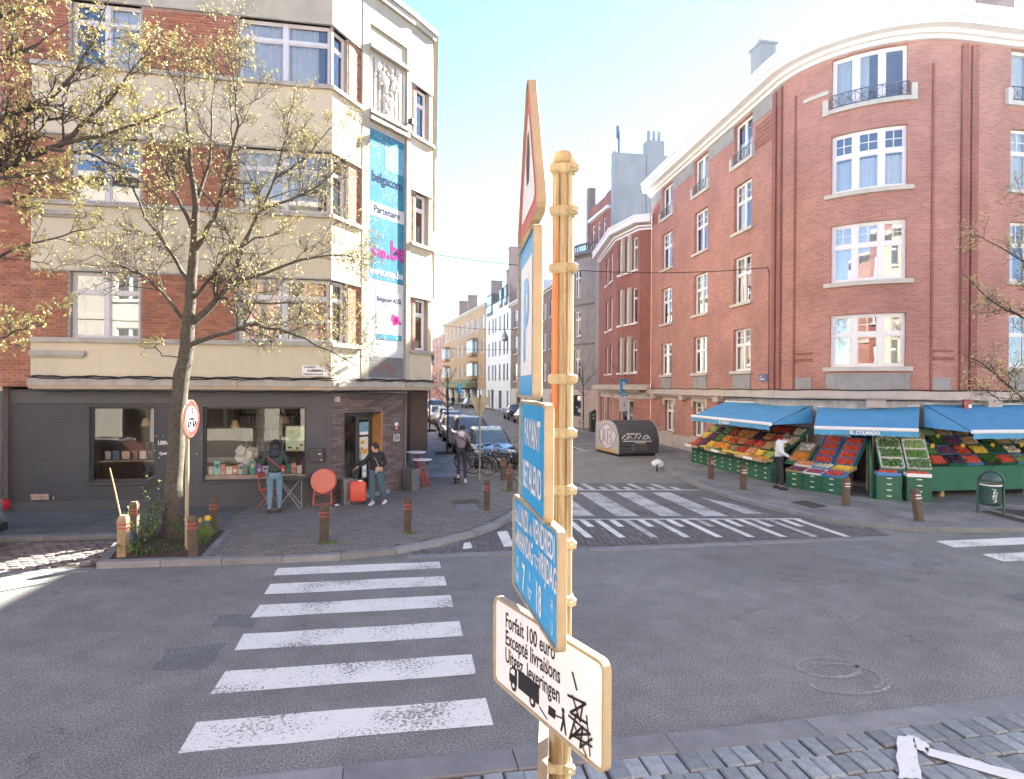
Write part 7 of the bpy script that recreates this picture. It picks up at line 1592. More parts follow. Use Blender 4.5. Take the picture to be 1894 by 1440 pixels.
for a in (0, 1):
    mb = MB(); y = .2 - .4 * a; mb.tube([(-.27, y, 0), (.25, y * .4, .7)], .01, 6); mb.build('leg', MT['galv'], t); mb = MB(); mb.tube([(.27, y, 0), (-.25, y * .4, .7)], .01, 6); mb.build('leg', MT['galv'], t)
mb = MB(); mb.tube([(.3, -.2, 0), (.3, -.2, .7)], .008, 6); mb.build('prop', MT['galv'], t)
t = thing('folded_table', 'round coral tabletops folded upright on a red frame against the wall', 'table', (-1.8, 16.3, .1), R(0))
for k in range(2): mb = MB(); mb.lathe([(.29, -.012), (.3, 0), (.29, .012)], 32, (.03 * k, .03 + .03 * k, .6 + .01 * k), 0, 'Y'); mb.xf(Matrix.Rotation(R(-6), 4, 'X')); mb.build('tabletop', mat('coral', (.58, .17, .12), .45, .06, 5) if k == 0 else cr, t)
for s in (-1, 1): mb = MB(); mb.tube([(s * .22, -.06, 0), (s * .2, .0, .4)], .013, 6); mb.build('leg', cr, t); mb = MB(); mb.tube([(s * .22, .1, 0), (s * .2, .05, .42)], .013, 6); mb.build('leg', cr, t)
for z in (.05, .3): mb = MB(); mb.tube([(-.22, -.05, z), (.22, -.05, z)], .011, 6); mb.build('crossbar', cr, t)
zinc = mat('zinc', (.2, .205, .215), .45, .15, 5, .1, 30, metal=.5)
def planter(x, y, label, rz):
    t = thing('planter', label, 'planter', (x, y, .1), rz); mb = MB(); s, q = .15, .17
    mb.loft([[(-s, -s, 0), (s, -s, 0), (s, s, 0), (-s, s, 0)], [(-q, -q, .62), (q, -q, .62), (q, q, .62), (-q, q, .62)], [(-q + .015, -q + .015, .62), (q - .015, -q + .015, .62), (q - .015, q - .015, .62), (-q + .015, q - .015, .62)], [(-q + .015, -q + .015, .54), (q - .015, -q + .015, .54), (q - .015, q - .015, .54), (-q + .015, q - .015, .54)]], 0, True, True); mb.build('box', zinc, t); mb = MB(); mb.box(-q + .02, q - .02, -q + .02, q - .02, .545, .56); mb.build('soil', MT['soil'], t)
planter(-1.2, 16.55, 'square zinc planter left of the shop door', R(20)); planter(.42, 18.4, 'square zinc planter right of the shop door by the stacked tables', R(45))
t = thing('dog_bowl', 'steel dog water bowl on the pavement beside the zinc planter', 'bowl', (-1.45, 16.2, .1)); mb = MB(); mb.lathe([(.1, 0), (.075, .07), (.065, .07), (.05, .02)], 16); mb.build('bowl', MT['steel'], t, True)
for k, (z, dx) in enumerate(((.98, -.05), (.78, .12))):
    t = thing('stacked_table', ['upper white round bistro table leaning at the building corner', 'lower white round bistro table leaning at the building corner'][k], 'table', (.62 + dx, 19.3 - .25 * k, .1)); mb = MB(); mb.lathe([(.28, z), (.29, z + .01), (.28, z + .025)], 26); mb.build('tabletop', MT['white'], t)
    for s in (-1, 1): mb = MB(); mb.tube([(s * .24, 0, 0 if k else .2), (-s * .2, 0, z)], .011, 6); mb.build('leg', dkm if k else cr, t); mb = MB(); mb.tube([(s * .2, .14, 0 if k else .2), (-s * .18, .1, z)], .011, 6); mb.build('leg', dkm if k else cr, t)
for k in range(3):
    t = thing('folded_chair', ['folded red chair leaning outermost by the stacked tables', 'folded red chair leaning behind the outermost one', 'folded dark chair leaning against the building corner'][k], 'chair', (.75 - .12 * k, 18.95 + .1 * k, .1), R(30)); c_ = [cr, cr, dkm][k]
    for s in (-.17, .17): mb = MB(); mb.tube([(.18, s, 0), (-.1, s, .8)], .012, 6); mb.build('leg', c_, t); mb = MB(); mb.tube([(.08, s * .9, 0), (-.02, s * .9, .62)], .012, 6); mb.build('leg', c_, t)
    for z in range(3): mb = MB(); mb.tube([(.13 - .08 * z, -.17, .2 + .2 * z), (.13 - .08 * z, .17, .2 + .2 * z)], .014, 5); mb.build('slat', c_, t)
# orange suitcase
oc = mat('suitcase_orange', (.6, .1, .06), .4, .08, 6)
t = thing('suitcase', 'coral red ribbed hard shell suitcase with its handle pulled out', 'suitcase', (-.95, 16.35, .1), R(8))
mb = MB(); mb.cbox((0, 0, .33), .4, .24, .52, bev=.05); sh = mb.build('shell', oc, t, True)
for k in range(9): mb = MB(); mb.cbox((0, 0, .13 + .05 * k), .405, .246, .018, bev=.004); mb.build('rib', oc, sh)
for x in (-.15, .15):
    for y in (-.09, .09): mb = MB(); mb.lathe([(.03, -.012), (.03, .012)], 12, (x, y, .035), 0, 'X'); mb.build('castor', MT['black'], t)
for x in (-.09, .09): mb = MB(); mb.tube([(x, .08, .58), (x, .08, .98)], .008, 6); mb.build('handle_rod', MT['dark_steel'], t)
mb = MB(); mb.tube([(-.1, .08, .98), (.1, .08, .98)], .016, 8); mb.build('grip', MT['black'], t); mb = MB(); mb.cbox((.05, -.05, .6), .1, .05, .03); mb.build('side_grip', MT['white'], t)
# electric scooter
t = thing('kick_scooter', 'black electric kick scooter under its rider at the corner', 'scooter', (1.85, 19.75, .1), R(78))
mb = MB(); mb.cbox((-.05, 0, .14), .6, .15, .05, bev=.015); mb.build('deck', MT['black'], t)
for x in (-.45, .48): mb = MB(); mb.torus((x, 0, .11), .085, .026, 18, 6); wh = mb.build('wheel', MT['tyre'], t, True); mb = MB(); mb.lathe([(.06, -.02), (.06, .02)], 12, (x, 0, .11), 0, 'Y'); mb.build('hub', MT['dark_steel'], wh)
mb = MB(); mb.tube([(.48, 0, .12), (.42, 0, .4), (.36, 0, 1.1)], .022, 8); mb.build('stem', MT['black'], t); mb = MB(); mb.tube([(.35, -.24, 1.1), (.35, .24, 1.1)], .015, 6); mb.build('handlebar', MT['black'], t)
mb = MB(); mb.cbox((-.5, 0, .24), .12, .1, .02); mb.build('mudguard', MT['black'], t); mb = MB(); mb.cbox((-.57, 0, .24), .02, .07, .04); mb.build('rear_light', MT['lamp_red'], t)
# ------------------------------------------------------------------ trees and plants
def rv(a=1): return Vector((random.uniform(-a, a), random.uniform(-a, a), random.uniform(-a, a)))
class Tree:
    def __init__(s, seed, bud=.03, budn=4, prob=.4):
        random.seed(seed); s.prob = prob; s.wood = MB(); s.twig = MB(); s.buds = MB(); s.bud = bud; s.budn = budn
    def cluster(s, p, d):
        for k in range(s.budn):
            e = (d * .4 + rv(1)).normalized() * s.bud * random.uniform(.7, 1.5); f = e.cross(rv(1)); 
            if f.length < 1e-6: continue
            f = f.normalized() * s.bud * .45; q = p + rv(.012) * (s.bud / .03); s.buds.face([q, q + e * .5 + f, q + e, q + e * .5 - f])
    def grow(s, p, d, L, r, lvl, kids):
        n = 4 if lvl < 2 else 3; pts = [p]; q = p.copy(); dd = d.normalized()
        for k in range(n):
            dd = (dd + rv(.28 if lvl < 2 else .34) + Vector((0, 0, .07))).normalized(); q = q + dd * (L / n); pts.append(q)
        (s.twig if lvl >= 1 else s.wood).tube(pts, [r * (1 - .72 * k / n) for k in range(n + 1)], 5 if lvl == 0 else (4 if lvl == 1 else 3), cap=False)
        if lvl >= 2 and random.random() < s.prob: s.cluster(pts[-1], dd)
        if lvl == 3: return
        for k in range(kids[lvl]):
            t = random.uniform(.22, 1.0); i = min(n - 1, int(t * n)); b = pts[i].lerp(pts[i + 1], t * n - i); ax = (pts[i + 1] - pts[i]).normalized(); sd = ax.cross(rv(1))
            if sd.length < 1e-5: continue
            s.grow(b, ax * random.uniform(.35, .9) + sd.normalized() * random.uniform(.6, 1.0) + Vector((0, 0, .12)), L * random.uniform(.36, .58), r * .5, lvl + 1, kids)
    def limb(s, pts, r0, r1, kids, spawn, L0, lvl=0):
        pts = [Vector(p) for p in pts]; fine = []
        for a, b in zip(pts[:-1], pts[1:]):
            for k in range(3): fine.append(a.lerp(b, k / 3) + rv(.02))
        fine.append(pts[-1]); N_ = len(fine) - 1
        s.wood.tube(fine, [lerp(r0, r1, (k / N_) ** .8) for k in range(N_ + 1)], 8 if r0 > .05 else 6, cap=False)
        for k in range(spawn):
            t = random.uniform(.18, 1.0); i = min(N_ - 1, int(t * N_)); b = fine[i].lerp(fine[i + 1], t * N_ - i); ax = (fine[i + 1] - fine[i]).normalized(); sd = ax.cross(rv(1)).normalized(); rr = lerp(r0, r1, t)
            s.grow(b, ax * random.uniform(.4, .9) + sd * random.uniform(.5, 1) + Vector((0, 0, .2)), L0 * random.uniform(.6, 1.15) * (1.15 - .4 * t), max(.007, rr * .45), lvl, kids)
    def done(s, name, label, base, group=None, bark='bark'):
        t = thing(name, label, 'tree', base, world=True, group=group); s.wood.build('trunk', MT[bark], t, True, weld=None); 
        if s.twig.f: cr_ = s.twig.build('crown', MT['twig'], t)
        if s.buds.f: tag(s.buds.build('buds', MT['bud'], t), kind='stuff')
        return t
def px_path(pts, Y0, Y1):
    n = len(pts) - 1; return [at_y(u, v, lerp(Y0, Y1, k / n)) for k, (u, v) in enumerate(pts)]
T = Tree(41, .027, 4, .24); Y0 = 13.05
tr = px_path([(322, 1012), (321, 960), (322, 880), (329, 770), (337, 690), (345, 640), (352, 560), (358, 470), (362, 380), (352, 300), (345, 210), (340, 130)], Y0, Y0)
rad = [.2, .165, .15, .143, .14, .125, .1, .08, .06, .04, .025, .01]; fine = []; fr = []
for (a, b), (ra, rb) in zip(zip(tr[:-1], tr[1:]), zip(rad[:-1], rad[1:])):
    for k in range(4): fine.append(a.lerp(b, k / 4) + rv(.012)); fr.append(lerp(ra, rb, k / 4) * random.uniform(.95, 1.07))
T.wood.tube(fine + [tr[-1]], fr + [.008], 12, cap=False)
KD = [7, 7, 4]
for pts, r, sp, Y1, L0 in (([(345, 640), (400, 620), (470, 600), (540, 615), (610, 650), (665, 682)], .055, 12, 12.3, .9), ([(350, 600), (385, 570), (430, 520), (450, 450), (480, 390), (510, 330), (530, 250), (545, 165)], .075, 16, 13.6, 1.0), ([(430, 520), (490, 505), (560, 480), (620, 470), (672, 478)], .04, 11, 12.8, .9), ([(395, 550), (470, 560), (560, 560), (645, 605)], .04, 10, 13.8, .9),
                        ([(338, 590), (300, 540), (260, 505), (215, 490), (175, 470)], .04, 10, 12.4, .9), ([(350, 520), (310, 460), (270, 400), (240, 340), (195, 300)], .045, 11, 13.9, 1.0), ([(356, 470), (400, 400), (420, 320), (440, 230), (432, 150), (425, 75)], .055, 14, 12.6, 1.0), ([(358, 430), (320, 350), (290, 280), (262, 200)], .04, 10, 12.2, 1.0), ([(480, 390), (540, 370), (600, 335), (648, 285)], .035, 10, 13.0, .9), ([(510, 330), (570, 290), (620, 225)], .03, 8, 13.4, .8), ([(360, 380), (388, 300), (392, 200), (402, 110)], .04, 11, 13.8, .9), ([(345, 210), (320, 150), (300, 90)], .025, 7, 13.3, .8), ([(340, 660), (300, 660), (285, 640)], .015, 2, 12.6, .4), ([(352, 560), (420, 470), (470, 440), (520, 430)], .035, 9, 12.3, .9)):
    T.limb(px_path(pts, Y0, Y1), r, .008, KD, sp, L0)
T.done('street_tree', 'spring street tree with yellow buds in the planting bed before the bookshop', (-4.12, 13.05, .1), bark='lichen_bark')
T = Tree(7, .034, 5, .26); B0 = 10.9
T.wood.tube([(-8.2, B0, 0), (-8.15, B0, 1.5), (-8.1, B0, 3.2), (-7.9, B0, 4.6), (-7.7, B0, 6), (-7.5, B0, 8)], [.24, .2, .18, .16, .12, .06], 12, cap=False)
for pts, r, sp, Y1, L0 in (([(-140, 350), (-60, 335), (0, 313), (60, 288), (110, 268), (150, 232), (200, 190), (250, 120), (300, 55)], .09, 18, 11.3, .8), ([(-140, 260), (-40, 240), (30, 205), (90, 190), (140, 130), (180, 60), (200, 0)], .06, 15, 10.7, .8), ([(90, 277), (160, 283), (215, 305), (265, 340), (305, 372)], .035, 9, 11.6, .6), ([(110, 268), (190, 250), (260, 225), (330, 200)], .035, 10, 10.8, .7), ([(-120, 560), (-30, 490), (40, 455), (100, 440), (150, 425)], .03, 9, 10.8, .5), ([(-120, 690), (-20, 640), (30, 610), (80, 600)], .025, 8, 10.7, .5), ([(-120, 120), (-20, 110), (50, 90), (110, 50)], .045, 11, 11.2, .8), ([(-100, 420), (-20, 380), (40, 365), (90, 345)], .03, 9, 11.2, .6), ([(-100, 20), (0, 30), (80, 0)], .04, 9, 10.8, .8), ([(-60, 335), (20, 330), (90, 320), (150, 345)], .035, 9, 10.5, .6)):
    T.limb(px_path(pts, B0, Y1), r, .008, [6, 5, 3], sp, L0)
T.done('street_tree', 'spring tree with larger yellow leaf clusters reaching in from beyond the parking bay', (-8.2, 10.9, 0))
T = Tree(19, .03, 4, .3); X0, Yt = 16.7, 12.75
T.wood.tube([(X0, Yt, .1), (X0 + .05, Yt, 1.5), (X0, Yt, 3), (X0, Yt, 4.5), (X0 + .1, Yt, 7)], [.19, .16, .14, .1, .04], 12, cap=False)
for pts, r, sp, Y1 in (([(1990, 850), (1940, 780), (1894, 738), (1845, 695), (1805, 665), (1772, 650)], .05, 12, 13.2), ([(1990, 700), (1930, 620), (1880, 580), (1830, 555), (1780, 505)], .05, 13, 13.4), ([(1990, 560), (1930, 500), (1870, 470), (1810, 435)], .04, 12, 12.6), ([(1990, 420), (1940, 380), (1890, 360)], .04, 10, 12.8), ([(1995, 640), (2060, 560), (2120, 480)], .05, 8, 12.5), ([(1930, 620), (1900, 520), (1880, 430)], .03, 9, 13.3), ([(1894, 738), (1850, 740), (1815, 715)], .02, 5, 12.5)):
    T.limb(px_path(pts, Yt, Y1), r, .008, [5, 4, 3], sp, .75)
T.done('street_tree', 'budding street tree by the vegetable table at the planting square', (X0, Yt, .1))
def small_tree(x, y, H_, seed, label, cr=1.0):
    T = Tree(seed, .02, 2, .15); b = Vector((x, y, .1)); top = b + Vector((random.uniform(-.1, .1), 0, H_)); T.wood.tube([b, b + Vector((.02, 0, H_ * .45)), top], [.055, .045, .02], 7, cap=False)
    for k in range(9):
        z = random.uniform(.42, .95) * H_; a = random.uniform(0, 6.28); p = b + Vector((0, 0, z)); d = Vector((math.cos(a), math.sin(a), .75)); T.limb([p, p + d * cr * .5 + rv(.05), p + d * cr + Vector((0, 0, .15))], .018, .005, [3, 3, 2], 5, .5, 1)
    T.done('young_tree', label, (x, y, .1), 'young street trees along the side street')
for k, (x, y, h, l) in enumerate(((2.2, 28.4, 3.6, 'young bare tree in the first planting square of the left pavement'), (2.12, 42.6, 4.4, 'thin bare tree in the second planting square of the left pavement'), (1.9, 57.5, 4.4, 'thin bare tree in the third planting square of the left pavement'), (1.6, 71, 4.4, 'thin bare tree in the fourth planting square of the left pavement'), (13.1, 36.3, 4.0, 'bare young tree behind the parking sign'), (12.95, 43.5, 4.5, 'bare young tree beside the ticket machine'))): small_tree(x, y, h, 50 + k, l, 1.05)
def blades(name, label, c, n, rx, ry, h, m, kind='stuff', cat='grass', wd=.012):
    mb = MB()
    for k in range(n):
        a = random.uniform(0, 6.28); rr = math.sqrt(random.random()); p = Vector((c[0] + rx * rr * math.cos(a), c[1] + ry * rr * math.sin(a), c[2])); l = h * random.uniform(.5, 1.1); d = Vector((random.uniform(-.4, .4), random.uniform(-.4, .4), 1)) * l; s_ = Vector((math.cos(a), math.sin(a), 0)) * wd
        mb.face([p - s_, p + s_, p + d * .6 + s_ * .8, p + d + Vector((d.x, d.y, -.1)) * .4, p + d * .6 - s_ * .8])
    o = mb.build(name, m); tag(o, label, cat, kind=kind); return o
for k, (x, y) in enumerate(((2.2, 28.4), (2.12, 42.6), (1.9, 57.5), (1.6, 71))):
    mb = MB(); mb.box(x - .55, x + .45, y - .6, y + .6, .09, .112); struct(mb.build('planting_square', MT['soil'])); blades('grass_tuft', 'grass growing round the ' + ['first', 'second', 'third', 'fourth'][k] + ' young tree of the left pavement', (x, y, .1), 240 if k else 160, .42, .5, .16 if k else .08, MT['leaf_dark'], wd=.02)
def shrub(label, base, n, H_, spread, leaf, seed, m='leaf'):
    random.seed(seed); t = thing('shrub', label, 'shrub', base, world=True); st = MB(); lv = MB(); b = Vector(base)
    for k in range(n):
        a = random.uniform(0, 6.28); d = Vector((math.cos(a) * spread, math.sin(a) * spread, H_ * random.uniform(.5, 1.1))); pts = [b + rv(.06) * Vector((1, 1, 0)).length]; pts = [b + Vector((random.uniform(-.1, .1), random.uniform(-.1, .1), 0))]
        for i in range(5): pts.append(pts[0] + d * ((i + 1) / 5) + rv(.03))
        st.tube(pts, [.008, .007, .006, .005, .004, .003], 4, cap=False)
        for i in range(26):
            tt = random.uniform(.25, 1); j = min(4, int(tt * 5)); p = pts[j].lerp(pts[j + 1], tt * 5 - j); e = (rv(1) + Vector((0, 0, .3))).normalized() * leaf * random.uniform(.6, 1.3); f = e.cross(rv(1)); f = f.normalized() * leaf * .35 if f.length > 1e-5 else Vector((leaf * .3, 0, 0)); lv.face([p, p + e * .5 + f, p + e, p + e * .5 - f])
    st.build('stem', MT['twig'], t); tag(lv.build('foliage', MT[m], t), kind='stuff')
shrub('leafy green shrub in the planting bed left of the tree', (-4.5, 12.45, .12), 13, .8, .45, .05, 3)
shrub('tall thin shoots at the foot of the tree trunk', (-4.35, 12.9, .12), 8, 1.3, .3, .04, 4)
shrub('low bushy plant beside the round sign', (-3.75, 12.5, .12), 10, .5, .3, .045, 5, 'leaf_dark')
shrub('small weedy plant at the front corner of the planting bed', (-4.5, 11.98, .12), 8, .3, .25, .04, 6)
blades('ground_cover', 'weeds and leaf litter covering the planting bed', (-4.2, 12.7, .13), 700, .75, .85, .12, MT['leaf_dark'], wd=.01)
blades('leaf_litter', 'dry brown leaf litter lying in the planting bed', (-4.2, 12.6, .135), 500, .7, .8, .035, MT['twig'], wd=.014)
t = thing('daffodils', 'clump of yellow daffodils behind the round sign post', 'flowers', (-3.72, 13.15, .12), world=True); mb = MB(); fl = MB(); random.seed(9)
for k in range(130): p = Vector((-3.72 + random.uniform(-.22, .2), 13.15 + random.uniform(-.3, .3), .12)); d = Vector((random.uniform(-.1, .1), random.uniform(-.1, .1), random.uniform(.2, .36))); mb.face([p - Vector((.008, 0, 0)), p + Vector((.008, 0, 0)), p + d])
tag(mb.build('leaves', MT['leaf'], t), kind='stuff')
for k in range(12):
    p = Vector((-3.75 + random.uniform(-.2, .2), 13.1 + random.uniform(-.28, .25), .12 + random.uniform(.3, .42))); fl = MB(); fl.ball(p, .022, 6, 0, (1, 1, 1), 4)
    for j in range(6): a = j * 1.047; fl.face([p, p + Vector((math.cos(a - .3), -.2, math.sin(a - .3))) * .045, p + Vector((math.cos(a), -.1, math.sin(a))) * .06, p + Vector((math.cos(a + .3), -.2, math.sin(a + .3))) * .045])
    fl.build('flower', MT['flower'], t)
for k, (x, y) in enumerate(((.22, 13.0), (3.0, 17.9), (-1.34, 12.44))): blades('grass_tuft', 'tuft of grass at the foot of the wooden bollard ' + ['before the suitcase', 'by the cargo bicycle', 'before the woman'][k], (x + .08, y - .08, .1), 60, .16, .1, .07, MT['leaf'], wd=.006)
t = thing('blue_bag', 'crumpled dark blue bag lying behind the pale bollard', 'bag', (-4.85, 12.7, .12)); mb = MB(); mb.ball((0, 0, .12), .17, 10, 0, (1, .8, .8), 7); mb.v = [(x + random.uniform(-.03, .03), y + random.uniform(-.03, .03), max(0, z + random.uniform(-.02, .03))) for x, y, z in mb.v]; mb.build('bag', MT['navy'], t, weld=True)
# ------------------------------------------------------------------ people
def skin_mesh(joints, edges, radii, sub=2):
    names = list(joints); me = bpy.data.meshes.new('skin'); me.from_pydata([joints[n] for n in names], [(names.index(a), names.index(b)) for a, b in edges], [])
    o = bpy.data.objects.new('skin', me); md = o.modifiers.new('Skin', 'SKIN'); md.use_smooth_shade = True
    for i, n in enumerate(names):
        r = radii[n]; me.skin_vertices[0].data[i].radius = r if isinstance(r, tuple) else (r, r)
        me.skin_vertices[0].data[i].use_root = i == 0
    s = o.modifiers.new('Subdivision', 'SUBSURF'); s.levels = sub; s.render_levels = sub
    return eval_mesh(o)
def merge(mb, me, m=0):
    mb.idx([v.co.copy() for v in me.vertices], [tuple(p.vertices) for p in me.polygons], m)
def hand(mb, wrist, d, pal, m=0, curl=.5, flip=1):
    """palm with four fingers and a thumb; d = direction of the fingers, pal = palm normal"""
    d = Vector(d).normalized(); pal = Vector(pal); pal = (pal - d * pal.dot(d)).normalized(); sd = d.cross(pal) * flip; w_ = Vector(wrist)
    rg = []
    for t_, wd, th in ((-.02, .024, .02), (.02, .034, .018), (.055, .04, .016), (.088, .04, .013)):
        c = w_ + d * t_; rg.append([c + sd * wd * math.cos(a) + pal * th * math.sin(a) for a in [k * math.pi / 4 for k in range(8)]])
    mb.loft(rg, m, True, True)
    for k, (off, L) in enumerate(((-.03, .06), (-.01, .072), (.011, .067), (.03, .053))):
        p = w_ + d * .085 + sd * off; pts = [p]; dd = d.copy()
        for j in range(3): dd = (dd + pal * curl * (.5 if j == 0 else .8)).normalized(); pts.append(pts[-1] + dd * L * [.45, .32, .23][j])
        mb.tube(pts, [.0095, .009, .008, .006], 6, m)
    p = w_ + d * .025 - sd * .033; q = p + (-sd * .8 + d * .7 + pal * .3).normalized() * .035; mb.tube([p, q, q + (d * .9 + pal * .4 - sd * .1).normalized() * .03], [.012, .011, .008], 6, m)
def person(label, loc, rz, H_, J, cols_, hair, skin='skin_light', look=(0, -1, -.1), bag=None, coat_len=0, shoes=('white', 'white'), hands=True, wide=1.0, hood=None, detail=True):
    """J: joint positions for a 1.70 m figure facing -Y"""
    k = H_ / 1.70; t = thing('person', label, 'person', loc, rz); S = lambda p: Vector(p) * k
    base = {'pelvis': (0, 0, .93), 'waist': (0, 0, 1.08), 'chest': (0, .01, 1.27), 'neck': (0, .01, 1.44), 'head': (0, 0, 1.52), 'crown': (0, .0, 1.57),
            'shL': (.17, .01, 1.385), 'elL': (.23, .02, 1.12), 'wrL': (.24, -.06, .9), 'shR': (-.17, .01, 1.385), 'elR': (-.23, .02, 1.12), 'wrR': (-.24, -.06, .9),
            'hipL': (.09, 0, .88), 'knL': (.1, -.02, .49), 'anL': (.1, .02, .09), 'hipR': (-.09, 0, .88), 'knR': (-.1, -.02, .49), 'anR': (-.1, .02, .09)}
    base.update(J); j = {n: S(p) for n, p in base.items()}
    E = [('pelvis', 'waist'), ('waist', 'chest'), ('chest', 'neck'), ('neck', 'head'), ('head', 'crown'), ('chest', 'shL'), ('shL', 'elL'), ('elL', 'wrL'), ('chest', 'shR'), ('shR', 'elR'), ('elR', 'wrR'), ('pelvis', 'hipL'), ('hipL', 'knL'), ('knL', 'anL'), ('pelvis', 'hipR'), ('hipR', 'knR'), ('knR', 'anR')]
    rd = {'pelvis': (.11, .085), 'waist': (.1, .08), 'chest': (.125, .09), 'neck': .05, 'head': .06, 'crown': .05, 'shL': .055, 'elL': .038, 'wrL': .026, 'shR': .055, 'elR': .038, 'wrR': .026, 'hipL': .08, 'knL': .052, 'anL': .036, 'hipR': .08, 'knR': .052, 'anR': .036}
    sc = lambda d, q=1, a=0: {n: tuple((x * q + a) * k for x in r) if isinstance(r, tuple) else (r * q + a) * k for n, r in d.items()}
    mb = MB(); merge(mb, skin_mesh(j, E, sc(rd)))
    # head, face
    hc = j['head'] + (j['crown'] - j['head']).normalized() * .055 * k; lk = Vector(look).normalized(); up = (j['crown'] - j['neck']).normalized(); sd = lk.cross(up).normalized(); up = sd.cross(lk)
    Fm = Matrix((( sd.x, -lk.x, up.x, hc.x), (sd.y, -lk.y, up.y, hc.y), (sd.z, -lk.z, up.z, hc.z), (0, 0, 0, 1))) @ Matrix.Diagonal((k, k, k, 1))
    q = len(mb.v); mb.ball((0, 0, 0), .1, 16, 0, (.78, .95, 1.18), 12); mb.ball((0, -.035, -.065), .055, 12, 0, (.95, 1, .9), 7)
    mb.tube([(0, -.09, .015), (0, -.108, -.02), (0, -.098, -.03)], [.008, .013, .01], 6)
    for s in (-1, 1): mb.ball((s * .08, .005, -.01), .022, 7, 0, (.4, .8, 1.3), 5)
    mb.xf(Fm, q)
    if hands and detail:
        for s, w_, e in (('L', 'wrL', 'elL'), ('R', 'wrR', 'elR')):
            d = (j[w_] - j[e]).normalized(); hand(mb, j[w_] + d * .01, d, Vector((0, -.2, -1)) if abs(d.z) < .8 else Vector((-1 if s == 'L' else 1, -.3, 0)), flip=1 if s == 'L' else -1)
    mat('skin_light', (.52, .32, .24), .55, .08, 20); mat('skin_mid', (.36, .2, .14), .55, .08, 20)
    body = mb.build('body', MT[skin], t, True, weld=None)
    if detail:
        mb = MB()
        for s in (-1, 1): mb.ball((s * .032, -.088, .022), .009, 6, 0, (1.2, .6, .8), 4)
        mb.xf(Fm); mb.build('eyes', MT['black'], body); mb = MB(); mb.ball((0, -.088, -.06), .016, 6, 0, (1.3, .4, .4), 4); mb.xf(Fm); mb.build('mouth', mat('lip', (.35, .12, .1), .6), body)
    # trousers
    tn = ['pelvis', 'hipL', 'knL', 'anL', 'hipR', 'knR', 'anR']; tj = {n: j[n].copy() for n in tn}
    for a in ('anL', 'anR'): tj[a] = tj[a].lerp(j['kn' + a[2]], .06)
    tr_ = {'pelvis': (.135, .108), 'hipL': .098 * wide, 'knL': .072 * wide, 'anL': .06 * wide, 'hipR': .098 * wide, 'knR': .072 * wide, 'anR': .06 * wide}
    mb = MB(); merge(mb, skin_mesh(tj, [('pelvis', 'hipL'), ('hipL', 'knL'), ('knL', 'anL'), ('pelvis', 'hipR'), ('hipR', 'knR'), ('knR', 'anR')], sc(tr_))); mb.build('trousers', MT[cols_[1]], t, True, weld=None)
    # top
    cn = ['waist', 'pelvis', 'chest', 'neck', 'shL', 'elL', 'wrL', 'shR', 'elR', 'wrR']; cj = {n: j[n].copy() for n in cn}; cj['pelvis'] = j['pelvis'] + Vector((0, 0, (.06 - coat_len) * k)); cj['neck'] = j['neck'] + (j['chest'] - j['neck']) * .15
    for a in ('wrL', 'wrR'): cj[a] = cj[a].lerp(j['el' + a[2]], .05)
    cr_ = {'pelvis': (.15, .12), 'waist': (.14, .115), 'chest': (.165, .125), 'neck': .07, 'shL': .078, 'elL': .062, 'wrL': .044, 'shR': .078, 'elR': .062, 'wrR': .044}
    mb = MB(); merge(mb, skin_mesh(cj, [('waist', 'pelvis'), ('waist', 'chest'), ('chest', 'neck'), ('chest', 'shL'), ('shL', 'elL'), ('elL', 'wrL'), ('chest', 'shR'), ('shR', 'elR'), ('elR', 'wrR')], sc(cr_)))
    random.seed(3); mb.v = [tuple(Vector(v) + noise.noise_vector(Vector(v) * 9) * .012) for v in mb.v]; mb.build('jacket', MT[cols_[0]], t, True, weld=None)
    # shoes
    for s in ('L', 'R'):
        a = j['an' + s]; kn = j['kn' + s]; f = Vector((.05 if s == 'L' else -.05, -1, 0)).normalized(); z0 = a.z - .085 * k; mb = MB(); rg = []; sdv = Vector((-f.y, f.x, 0))
        for y, w_, h in ((-.075, .03, .05), (-.055, .042, .09), (.0, .042, .105), (.06, .045, .075), (.12, .05, .055), (.165, .042, .04), (.185, .02, .03)):
            c = Vector((a.x, a.y, z0)) + f * y * k; rg.append([c + sdv * w_ * k * math.cos(q_) + Vector((0, 0, max(0, h * k * (.5 + .6 * math.sin(q_))))) for q_ in [i * math.pi / 4 for i in range(8)]])
        mb.loft(rg, 0, True, True); mb.build('shoe', MT[shoes[0]], t, True)
    # hair
    if hair:
        mb = MB(); hl, hm = hair; mb.ball((0, .018, .03), .107, 16, 0, (.84, .98, 1.08), 12); mb.v = [(x, y, z) for x, y, z in mb.v]
        mb.v = [(x * (1.02), max(y, -.062 - .2 * max(0, z - .05)) if z < .09 else y, max(z, -.02 if y < .0 else -.06)) for x, y, z in mb.v]
        if hl: 
            for a in range(11): x = lerp(-.085, .085, a / 10); y = .045 + .045 * math.cos(x * 16); mb.tube([(x * .8, y, .05), (x, y + .015, -.05), (x * .95, y + .02, -.05 - hl)], [.03, .034, .018], 6)
        mb.v = [tuple(Vector(v) + noise.noise_vector(Vector(v) * 30) * .006) for v in mb.v]; mb.xf(Fm); mb.build('hair', MT[hm], t, True, weld=None)
    if hood:
        mb = MB(); c = j['neck'] + Vector((0, .07, -.01)) * k; mb.torus(c + Vector((0, -.035, 0)), .1 * k, .045 * k, 18, 8, 0, 'Z'); mb.ball(c + Vector((0, .05, -.03)), .11 * k, 12, 0, (1.1, .7, .9), 8); mb.build('hood', MT[hood], t, True, weld=None)
    if bag: bag(t, j, k)
    return t, j, k
